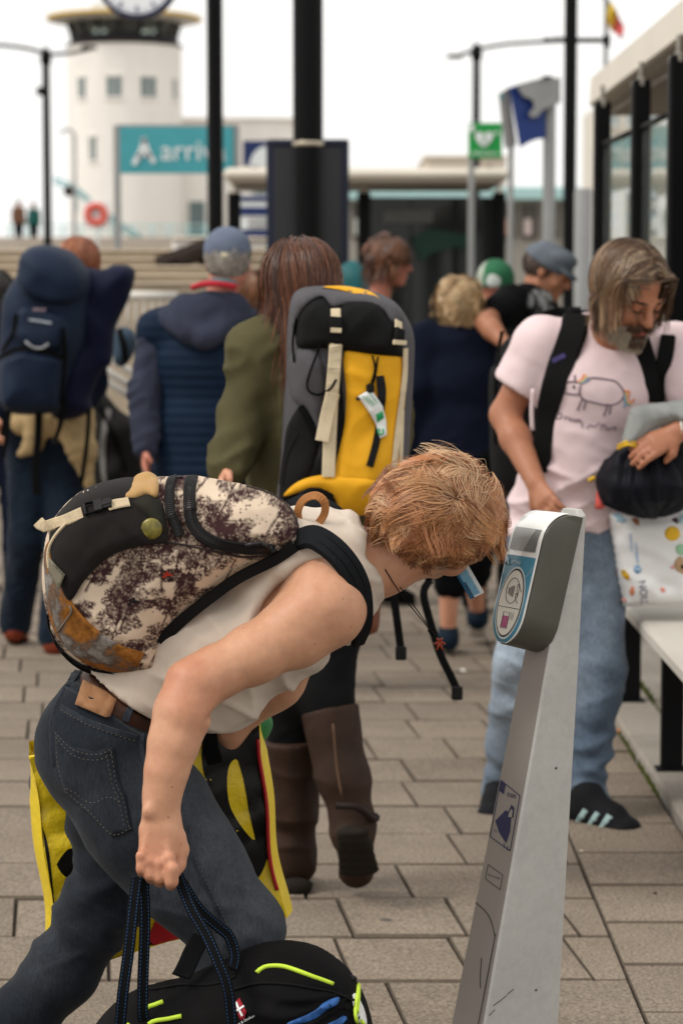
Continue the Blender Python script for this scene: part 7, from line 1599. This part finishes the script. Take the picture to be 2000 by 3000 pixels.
    PB = Pillow([(1446,1070),(1476,1000),(1560,950),(1690,908),(1800,930),(1860,1000),(1870,1350),(1760,1500),(1560,1490),(1450,1420),(1432,1250),(1432,1100)], 7.48, .12, .12, 2.2, .016); PB.body('pack_body', BN, bp); PB.strip('top_handle', [(1560,935),(1630,915),(1700,912)], .03, .01, BLACKWEB, bp, .01); PB.strip('side_seam', [(1470,970),(1452,1100),(1450,1300)], .012, .004, BLACKWEB, bp, .002)
    def onshirt(pp, off): return np.array([h-A(0,off,0) for h in (hit(tr, q) for q in pp) if h is not None])
    for pp, w in (([(1690,925),(1672,985),(1650,1050),(1622,1130),(1600,1220),(1590,1300),(1582,1380)], [.085,.085,.082,.075,.068,.060,.050]), ([(1868,985),(1890,1060),(1905,1120),(1913,1175)], [.06,.06,.055,.05]), ([(1955,985),(1945,1060),(1930,1120),(1918,1180)], [.045,.05,.05,.05])):
        q0 = onshirt(pp, .006)
        if len(q0) > 2:
            q = resample(smooth_path(q0, 5), .015); strap('shoulder_strap', q, A(-.2,-1,.3), np.interp(np.linspace(0,1,len(q)), np.linspace(0,1,len(w)), w), .012, M('strap_black', (16,16,17), .85, .15, 30, .3), bp)
    q0 = onshirt([(1615,1058),(1652,1040)], .020)
    if len(q0) == 2: strap('strap_label', q0, A(-.2,-1,.3), .016, .002, M('label_purple', (62,52,108), .7), bp)
    tube('lanyard', smooth_path([W(1560,1140,6.98), W(1556,1200,6.99), W(1558,1260,7.0)], 5), .006, PINK, bp, 6)
build_man()
def build_shopping():
    # drawstring sack
    sk = thing('drawstring_sack', W(1890,1420,6.95), 'shiny dark navy drawstring sack with yellow cord gripped by the person in pink', 'sack')
    S = Sdf(.007); S.ell(W(1893,1412,6.98), A(.150,.12,.100), None, .03); S.cap(W(1905,1350,6.98), W(1915,1315,6.97), .085, .045, .05)
    top = W(1915,1318,6.97)
    def fold(V, N): d = V-top; a = np.arctan2(d[:,0], -d[:,1]); r = np.linalg.norm(d, axis=1); return .011*np.sin(a*15+4*noise3(V, 9, 2))*np.exp(-r/.16)*1.3+.006*ridge(V, A(5,5,20), 4)+.006*noise3(V, 12, 5)
    sdf_obj('bag_body', S, M('navy_satin', (14, 17, 27), .55, .15, 8, .2, 120, spec=.3), sk, fold)
    YC = M('yellow_cord', (222, 178, 44), .7); 
    for dy in (0, 9): tube('drawcord', smooth_path([W(1808,1306+dy,6.90), W(1835,1294+dy,6.86), W(1862,1298+dy,6.86), W(1885,1310+dy,6.88)], 6), .004, YC, sk, 6)
    tube('cord_end', [W(1722,1408,6.98), W(1742,1398,6.98)], .006, YC, sk, 6)
    # paper-roll pack
    rp = thing('paper_roll_pack', W(1900,1770,7.12), 'white printed plastic pack of paper rolls standing on the bench', 'pack')
    P = Pillow([(1766,1478),(1800,1492),(1880,1500),(1960,1492),(2010,1480),(2060,1470),(2075,1620),(2070,1762),(1990,1768),(1900,1772),(1812,1774),(1808,1745),(1798,1700),(1788,1620),(1776,1550)], 7.17, .11, .07, 3.0, .010, .11, lambda Q: .005*noise3(np.c_[Q, np.zeros(len(Q))]*A(1,1.6,1), 20, 3)+.004*ridge(np.c_[Q, np.zeros(len(Q))] @ rotm((0,0,1), 25).T, A(6,26,1), 5))
    P.body('film', M('film_white', (222, 222, 222), .38, .04, 8, .15, 90, spec=.45), rp)
    pr = lambda name, pts, rgb, off=.0015: P.patch(name, pts, M('print_%d_%d_%d' % rgb, rgb, .5, .08, 20, 0), rp, off, .0012, .010, True)
    ov = lambda cx, cy, rx, ry, a=0, n=10: [(cx+rx*math.cos(t)*math.cos(a)-ry*math.sin(t)*math.sin(a), cy+rx*math.cos(t)*math.sin(a)+ry*math.sin(t)*math.cos(a)) for t in np.linspace(0, 6.283, n+1)[:-1]]
    pr('cloud_print', [(1792,1508),(1805,1500),(1818,1508),(1828,1518),(1836,1524),(1830,1530),(1812,1530),(1795,1522)], (164,198,214)); pr('bird_print', [(1848,1520),(1862,1517),(1872,1524),(1868,1542),(1860,1534),(1852,1526)], (150,94,46)); pr('bird_print', [(1965,1524),(1978,1514),(1986,1522),(1984,1536),(1976,1530)], (64,54,54)); pr('sun_print', ov(1968,1563,23,22), (218,172,28)); pr('cloud_print', [(1990,1510),(2005,1504),(2005,1530),(1988,1534)], (170,204,214))
    pr('chick_print', ov(1830,1684,20,9,.95), (206,160,24)); pr('chick_wing', ov(1824,1674,7,4,.9), (120,130,110), .003); pr('logo_print', ov(1866,1668,11,13), (60,130,180)); pr('flower_print', ov(1850,1732,7,16,.1), (206,128,90)); pr('flower_print', ov(1940,1728,10,7,.7), (224,140,124)); pr('flower_print', ov(1826,1758,9,7), (228,150,136)); pr('bush_print', [(1978,1600),(1995,1594),(2012,1600),(2010,1622),(1984,1624)], (150,196,160)); pr('birdhouse_print', [(1988,1630),(2006,1640),(2008,1680),(1980,1672),(1972,1650)], (176,146,110)); pr('birdhouse_door', ov(1998,1660,7,8), (48,40,34), .003); pr('blossom_print', ov(1968,1662,7,6), (222,150,150), .003); pr('sprout_print', ov(1790,1620,4,16,.1), (214,168,60)); pr('blossom_print', ov(1800,1680,5,12,.2), (206,120,140))
    def vtext(body, px, py, ang, h, rgb):
        c = P.at(px, py, .002); V, Fs = text_vf(body, 1.0); V = V-(V.max(0)+V.min(0))/2; k = h/(V[:,1].max()-V[:,1].min()); a = rad(ang); V3 = np.stack([k*(V[:,0]*math.cos(a)-V[:,1]*math.sin(a)), np.zeros(len(V)), k*(V[:,0]*math.sin(a)+V[:,1]*math.cos(a))], 1)+c
        V3[:,1] = P.y(V3[:, [0,2]], .0022); m = MB(); m.add(V3, Fs); m.build('lettering', M('print_%d_%d_%d' % rgb, rgb, .5), rp, False)
    vtext('toiletpapier', 1847, 1590, 97, .011, (80,140,196)); vtext('soft&care', 1862, 1620, 97, .011, (80,140,196)); vtext('TION', 1884, 1738, 100, .022, (52,50,100)); vtext('e', 1867, 1667, 97, .014, (220,230,236))
    P.cord('film_fold', [(1806,1746),(1840,1768),(1890,1762)], .0018, M('fold_grey', (170,166,162), .5), rp, .001)
    # grey sweater over the forearm
    gs = thing('sweater', W(1920,1240,6.85), 'light grey sweater draped over the forearm of the person in pink', 'sweater'); 
    PS = Pillow([(1820,1296),(1834,1236),(1850,1196),(1892,1184),(1950,1178),(2030,1170),(2045,1240),(1990,1256),(1935,1258),(1900,1276),(1872,1300),(1840,1306)], 6.90, .055, .05, 2.0, .006, .03, lambda Q: .016*ridge(np.c_[Q, np.zeros(len(Q))] @ rotm((0,0,1), 62).T, A(4,20,1), 3)+.010*ridge(np.c_[Q, np.zeros(len(Q))] @ rotm((0,0,1), 100).T, A(6,26,1), 6))
    PS.body('cloth', M('grey_fleece', (140, 142, 140), .97, .14, 12, .4, 200, spec=.1), gs); PS.cord('hem', [(1836,1300),(1868,1294),(1898,1270),(1936,1252)], .004, M('grey_fleece', (140,142,140)), gs)
    lp = thing('red_tag', W(1755,1480,7.05), 'small coral red tag hanging beside the navy sack', 'tag'); PP = Pillow([(1748,1430),(1758,1428),(1768,1470),(1770,1490),(1745,1492),(1742,1480)], 7.0, .012, .02, 2, .01); PP.body('tag_body', M('coral_plastic', (222,96,88), .5), lp)
build_shopping()
# ---------------------------------------------------------------- man in quilted navy jacket and cap
def cap_hat(p, mat, L, R, k, brim=None, back=False, flatcap=False):
    S = Sdf(.008); S.ell(L(0,-.012,.040), A(.090,.110,.088)*k, R, .01); S.plane(L(0,0,.012 if not flatcap else .020), -R[2]-R[1]*(.25 if flatcap else .0))
    o, V, F = sdf_obj('cap', S, mat, p.root, lambda V, N: .0025*noise3(V, 30, 2))
    S = Sdf(.006)
    if flatcap: S.ell(L(0,.085,.028), A(.075,.060,.012)*k, np.array([R[0], nrm(R[1]-R[2]*.35), nrm(R[2]+R[1]*.35)]), .01); S.ell(L(0,.03,.075), A(.085,.085,.045)*k, R, .03)
    else: S.ell(L(0,.120,.012), A(.070,.065,.008)*k, np.array([R[0], nrm(R[1]-R[2]*.25), nrm(R[2]+R[1]*.25)]), .01)
    sdf_obj('brim', S, mat, o); return o
def build_capman():
    p = Person('grey-haired person in blue cap and navy quilted jacket seen from behind', 600, 9.2, 4, 1.76, dict(head=W(668,765,9.2), neck=W(640,880,9.2), shL=W(462,968,9.2), shR=W(728,965,9.2), elL=W(428,1160,9.15), wrL=W(428,1310,9.1), elR=W(790,1160,9.2), wrR=W(780,1330,9.15), chest=W(600,1060,9.2), waist=W(590,1240,9.2), pel=W(585,1370,9.2)))
    p.body(SK['pink'], .010, am=.7)
    def quilt(V, N): return .006*np.abs(np.sin(V[:,2]*math.pi/.036))*np.clip(1-np.abs(V[:,0]-W(590,1100,9.2)[0])/.24, 0, 1)**.3+.006*noise3(V, 9, 3)
    J = p.J; k = p.k
    p.top(NAVYQ, .022, 'none', .80, .009, quilt, 'quilted_body', 1.47)
    for n in 'LR':
        S = Sdf(.009); S.chain([J['sh'+n], J['el'+n], J['wr'+n]], [.068, .062, .048], .03); S.cap(J['sh'+n], J['sh'+n]*.7+J['neck']*.3, .068, .06, .04); sdf_obj('sleeve', S, SLATE, p.root, fabric(10, .012, .006, 5))
    S = Sdf(.009); S.chain([W(478,935,9.16), W(540,905,9.12), W(620,893,9.10), W(690,900,9.13), W(735,935,9.16)], [.035,.045,.05,.045,.035], .04); S.chain([W(490,945,9.13), W(550,975,9.06), W(600,990,9.04), W(660,970,9.06), W(725,940,9.13)], [.025,.034,.038,.034,.025], .03); S.ell(W(600,940,9.08), A(.13,.045,.06), None, .04); sdf_obj('hood', S, SLATE, p.root, fabric(10, .008, .003, 8))
    tube('red_collar', smooth_path([W(565,842,9.13), W(600,832,9.07), W(640,832,9.05), (W(690,840,9.08))], 5), .012, M('red_knit', (176,38,52), .9), p.root, 8); tube('teal_collar', smooth_path([W(620,822,9.10), W(660,824,9.08), W(692,832,9.1)], 5), .010, M('teal_knit', (70,120,128), .9), p.root, 8)
    p.trousers(BLKT, .014, 'ank', .012); p.shoe('L', BLKT, BLKT); p.shoe('R', BLKT, BLKT)
    p.hair([(150,142,134),(120,112,104),(170,164,156)], lambda v: v[1] < .25 and -.75 < v[2] < .05, lambda v: .035, (0,0,1), 160, 8, 5, 1.0, (120,112,104), .05, .4, .3, .1, .0016, .15)
    CP = M('cap_denim', (104, 114, 134), .9, .15, 12, .3); c = cap_hat(p, CP, p.L, p.R, p.k); L = p.L
    strap('cap_strap', [L(-.05,-.098,.022), L(0,-.118,.020), L(.05,-.098,.022)], -p.R[1], .018, .004, CP, c); bbox_obj('cap_buckle', L(-.012,-.126,.012), L(.012,-.116,.030), M('brass_pale', (206,196,170), .3, metal=.6), c, .002)
build_capman()
# ---------------------------------------------------------------- woman with blue pack
def build_blue():
    p = Person('red-haired person in jeans under a big blue trekking pack', 160, 10.5, 2, 1.66, dict(head=W(232,776,10.45), neck=W(200,900,10.5), shL=W(60,960,10.5), shR=W(265,960,10.5), elL=W(0,1130,10.5), wrL=W(-5,1225,10.4), elR=W(275,1120,10.55), wrR=W(225,1210,10.4), kneeL=W(80,1580,10.45), ankL=W(45,1835,10.6), toeL=W(60,1880,10.75), kneeR=W(195,1600,10.4), ankR=W(160,1870,10.35), toeR=W(175,1905,10.5), pel=W(140,1270,10.5), waist=W(150,1180,10.5), hipL=W(95,1300,10.5), hipR=W(205,1300,10.5)))
    p.body(SK['fair'], .011, am=.75); p.top(NAVYD, .015, 'long', .95, .011); p.trousers(denim('denim_navy', (14, 24, 36), (28,42,58)), .026, 'ank', .011, None, 'trousers', 1.02, lambda V: np.full((len(V),3), .3))
    S = Sdf(.009); S.ecap(W(55,1215,10.42), W(260,1215,10.42), (.03,.04), (.03,.04), (0,1,0), .03); S.chain([W(200,1230,10.34), W(240,1320,10.32), W(262,1420,10.33)], [.075,.060,.022], .04); S.chain([W(120,1225,10.34), W(100,1300,10.34), W(60,1330,10.35)], [.06,.03,.012], .04); S.ecap(W(70,1240,10.38), W(250,1250,10.36), (.05,.05), (.06,.04), (0,0,1), .04); sdf_obj('tied_shirt', S, M('sand_cotton', (170,146,106), .92), p.root, fabric(10, .010, .004, 4, (1.6,1,.5)))
    RS = M('rust_suede', (128, 52, 26), .85, .2, 14, .2); p.shoe('L', RS, BLKT); p.shoe('R', RS, BLKT)
    p.hair([(150,84,50),(176,104,64),(130,72,44),(190,130,90)], BACKMASK, lambda v: .17, (0,.2,1), 240, 14, 10, 1.04, (120,66,40), .05, .85, .25, .12, .0013, .12, None, .6, hug=1.0)
    r = thing('backpack', W(150,950,10.1), 'big navy blue trekking backpack with dangling black straps', 'backpack'); BN = M('blue_nylon', (20, 38, 64), .7, .16, 7, .2, 160, spec=.25); BD = M('navy_nylon', (22, 28, 56), .7, .16, 7, .25, 160, spec=.25)
    Px = Pillow([(230,800),(300,790),(340,775),(395,790),(380,870),(340,960),(328,1060),(300,1090),(270,1160),(262,1210),(150,1215),(140,1000)], 10.22, .12, .14, 2, .016, .1, lambda Q: .02*noise3(np.c_[Q, np.zeros(len(Q))], 7, 3)+.02*ridge(np.c_[Q, np.zeros(len(Q))] @ rotm((0,0,1), 50).T, A(4,12,1), 3)); Px.body('side_sack', BD, r)
    P = Pillow([(52,800),(60,750),(95,722),(150,718),(215,740),(255,785),(270,830),(262,900),(250,1000),(215,1080),(190,1180),(170,1208),(60,1215),(5,1190),(-5,1100),(0,1000),(10,880)], 10.12, .20, .14, 2.2, .014, .12, lambda Q: .018*noise3(np.c_[Q, np.zeros(len(Q))], 8, 5)+.010*ridge(np.c_[Q, np.zeros(len(Q))] @ rotm((0,0,1), -30).T, A(4,12,1), 3)); P.body('pack_body', BN, r)
    P.patch('lid', [(52,800),(62,752),(95,726),(150,722),(212,744),(252,790),(262,850),(220,885),(150,890),(90,870),(58,830)], BN, r, .02, .03, .014, True, None, None, .04); P.patch('front_pocket', [(60,905),(130,905),(190,930),(195,1010),(130,1030),(55,1000)], BN, r, .01, .02, .014, True, None, None, .03); P.patch('base_pocket', [(5,1060),(60,1030),(140,1035),(190,1060),(185,1150),(165,1205),(60,1210),(8,1185)], BN, r, .01, .02, .014, True, None, None, .05)
    P.strip('compression_strap', [(0,1050),(60,1022),(140,1030),(200,1050)], .02, .004, BLACKWEB, r, .05); P.strip('compression_strap', [(190,960),(195,1040),(190,1130),(180,1250)], .022, .004, BLACKWEB, r, .05); P.strip('compression_strap', [(52,920),(40,980),(10,1030)], .02, .004, BLACKWEB, r, .03)
    for pp in ([(115,1200),(112,1290),(105,1360),(108,1450)], [(30,1180),(20,1280),(10,1340)], [(190,1160),(182,1230),(160,1295)], [(262,1200),(255,1300),(238,1420)]): q = resample(smooth_path(Wl([(a,b,10.0) for a, b in pp], 10), 6), .03); strap('loose_strap', q, A(0,-1,0), .02 if pp[0][0] != 115 else .032, .004, BLACKWEB, r)
    tube('loose_end', [W(165,1288,10.0), W(158,1298,10.0)], .012, BLACKPL, r, 6)
    P.strip('logo_print', [(102,906),(140,908)], .014, .001, M('logo_red_grey', (120,104,112), .7), r, .062); P.strip('logo_print', [(90,936),(120,940),(155,946)], .010, .001, M('logo_pale', (150,158,166), .7), r, .046); P.cord('reflective_arc', [(80,1000),(105,1018),(130,1018),(148,1006)], .006, M('reflective_grey', (150,152,156), .4), r, .05)
build_blue()
# ---------------------------------------------------------------- fair-haired woman in navy
def build_fair():
    p = Person('person with short fair curly hair in a navy top and shorts seen from behind', 1345, 10.3, 6, 1.60, dict(kneeL=W(1318,1640,10.25), ankL=W(1312,1860,10.3), toeL=W(1310,1905,10.45), kneeR=W(1385,1620,10.3), ankR=W(1398,1800,10.55), toeR=W(1395,1850,10.68), elL=W(1215,1130,10.25), elR=W(1436,1150,10.3), shL=W(1252,990,10.3), shR=W(1402,998,10.3)))
    p.body(SK['fair'], .011, am=.75); p.top(NAVYD, .026, 'long', .80, .011, fabric(7, .008, .003, 6), 'jacket', 1.50); p.trousers(BLKT, .03, 'knee', .011)
    NS = M('navy_mesh', (20, 38, 54), .8, .2, 14, .2); WS = M('white_sole', (214,208,200), .6); 
    for n in 'LR': p.shoe(n, NS, WS)
    p.hair([(196,166,124),(212,184,144),(170,138,98),(184,152,110)], BACKMASK, lambda v: .085, (0,0,1), 260, 14, 10, 1.10, (168,136,96), .30, .40, .6, 1.3, .0013, .45, None, .75, hug=.5)
build_fair()
# ---------------------------------------------------------------- flat-cap man
def build_flatcap():
    p = Person('person in grey flat cap and black print shirt standing beside the black post', 1548, 10.8, 78, 1.74, dict(head=W(1600,795,10.8), neck=W(1565,865,10.8), shR=W(1496,892,10.5), elR=W(1420,944,10.22), wrR=W(1480,1010,10.1), shL=W(1580,910,10.95), elL=W(1600,1060,10.95), wrL=W(1660,1110,10.8)), headf=A(.88,-.25,-.35))
    p.body(SK['tan'], .010); 
    def tee(V):
        c = W(1580,885,10.66); d = V-c; e = (d[:,0]/.075)**2+(d[:,2]/.062)**2; k = np.clip((1-e)*3, 0, 1)*np.clip(.55+1.3*noise3(V, 38, 3), 0, 1)*(V[:,1] < 10.9); k = k[:, None]; return s2l((18,18,20))*.8*(1-k)+s2l((170,170,170))*k
    p.top(M('black_print_cotton', (20,20,22), .92, .12, attr=True, spec=.12), .022, 'short', .88, .009, None, 'shirt', col=tee); p.trousers(BLKT, .014); p.shoe('L', BLKT, BLKT); p.shoe('R', BLKT, BLKT)
    cap_hat(p, M('cap_grey', (104, 112, 122), .9, .12, 14, .2), p.L, p.R, p.k, flatcap=True)
    p.hair([(70,54,44)], lambda v: v[1] < .1 and -.6 < v[2] < .1, lambda v: .012, (0,0,1), 120, 6, 4, .98, (90,66,52), .05, .3, .3, .1, .0014, .2)
build_flatcap()
# ---------------------------------------------------------------- woman in grey, hair tied up
def build_bun():
    p = Person('person with tied-up brown hair and grey top beside the information case', 1110, 12.0, 75, 1.68, dict(head=W(1140,765,12)), headf=A(.95,-.2,-.12))
    p.body(SK['pink'], .012); p.top(GREYT, .022, 'short', .90, .012, None, 'shirt'); p.trousers(NAVYD, .014, 'ank', .012); p.shoe('L', BLKT, BLKT); p.shoe('R', BLKT, BLKT)
    p.hair([(92,58,40),(116,74,50),(136,92,66),(76,48,34)], lambda v: not (v[1] > .45 and v[2] < .4), lambda v: .12, (0,.2,1), 200, 8, 9, 1.06, (86,54,38), .15, .5, .4, .5, .0026, .3, None, .75, hug=.7)
    S = Sdf(.010); S.ell(p.L(0,-.04,.115), A(.035,.035,.028), None, .02); V, F = S.mesh(); m = MB(); m.add(V, F, s2l((96,60,42))); m.build('hair_bun', hairmat('hair_1200'), p.root)
build_bun()
def simple(label, px, Y, heading, h, topm, trm, hairc, sleeve='long', headf=None, hl=.08, over=None, vox=.013, gz=0, hairn=110):
    p = Person(label, px, Y, heading, h, over, gz=gz, headf=headf); p.body(SK['pink'], vox, am=.8); p.top(topm, .025, sleeve, .85, vox); p.trousers(trm, .014, 'ank', vox); p.shoe('L', BLKT, BLKT, .012); p.shoe('R', BLKT, BLKT, .012)
    if hairc: p.hair(hairc, BACKMASK, lambda v: hl, (0,0,1), hairn, 7, 8, 1.03, hairc[0], .1, .6, .4, .2, .003, .2, None, .7)
    return p
# child with green and white cap, navy coat
p = simple('child in green and white cap and navy coat behind the flat-capped person', 1447, 11.6, 20, 1.69, NAVYQ, BLKT, None)
S = Sdf(.008); S.ell(p.L(0,-.012,.040), A(.092,.112,.10)*p.k, p.R, .01); S.plane(p.L(0,0,.0), -p.R[2]); V, F = S.mesh(); V = relax(V, F); q = (V-p.L(0,0,.04)) @ p.R.T; c = np.where((q[:,0] > -.03)[:, None], s2l((44,106,72)), s2l((160,170,156))); c = np.where(((q[:,0]-.02)**2+(q[:,2]+.01)**2 < .0011)[:, None], s2l((220,228,222)), c); mk('cap', V, F, M('cap_print', (30,120,66), .9, attr=True), p.root, True, c)
# teal hooded walker behind the case
p = simple('person in teal hooded rain jacket behind the information case', 1030, 14.0, -20, 1.70, M('teal_shell', (18, 96, 100), .6, .15, 8, .2), BLKT, None); S = Sdf(.012); S.ell(p.L(0,-.02,.02), A(.105,.13,.135), p.R, .03); S.ell(p.L(0,-.03,-.08), A(.15,.12,.08), p.R, .05); sdf_obj('hood', S, M('teal_shell', (18,96,100)), p.root, fabric(9, .01, .004, 4))
simple('brown-haired person half hidden behind the capped person', 742, 13.0, 60, 1.66, M('tan_coat', (140,110,84), .9), BLKT, [(104,66,44),(140,96,66),(80,50,36)], hl=.14)
simple('dark-haired person at the edge beside the blue backpack', -8, 12.5, 10, 1.66, BLKT, NAVYD, [(24,20,18),(36,28,24)], hl=.15)
simple('walker in dark jacket up on the dike beside the lamp standard', 62, 93, 150, 1.75, M('rust_jacket', (120,86,66), .9), NAVYD, [(40,32,28)], gz=3.3, vox=.03, hairn=40)
simple('walker in teal jacket up on the dike beside the lamp standard', 106, 94, 190, 1.7, M('teal_coat', (30,92,86), .9), BLKT, [(60,44,36)], gz=3.3, vox=.03, hairn=40)
# grey-blue duffel against the stair rail and dark luggage on a trolley
lg = thing('kit_bag', W(360,1010,11.2), 'grey-blue rounded kit bag behind the stair rails', 'bag'); P = Pillow([(330,1000),(340,965),(370,958),(396,975),(402,1010),(385,1050),(360,1075),(335,1060)], 11.3, .09, .09, 2, .016); P.body('bag_body', M('slate_nylon', (52,72,90), .8, .12), lg); P.strip('strap', [(350,965),(362,1010),(372,1060)], .03, .004, BLACKWEB, lg)
lg = thing('rucksack', W(330,1300,11.0), 'dark rucksack leaning on the stair rails beside the tied shirt', 'bag'); P = Pillow([(262,1180),(300,1150),(350,1200),(400,1240),(420,1320),(410,1420),(350,1450),(280,1430),(250,1350)], 11.9, .14, .14, 2, .018, None, lambda Q: .03*noise3(np.c_[Q, np.zeros(len(Q))], 9, 5)); P.body('bag_body', M('charcoal_nylon', (30,28,28), .8, .3, 9, .3), lg); P.strip('strap', [(290,1190),(330,1270),(370,1380)], .03, .005, BLACKWEB, lg); P.strip('strap', [(320,1200),(300,1320),(310,1420)], .03, .005, M('strap_grey', (120,118,114), .7), lg)
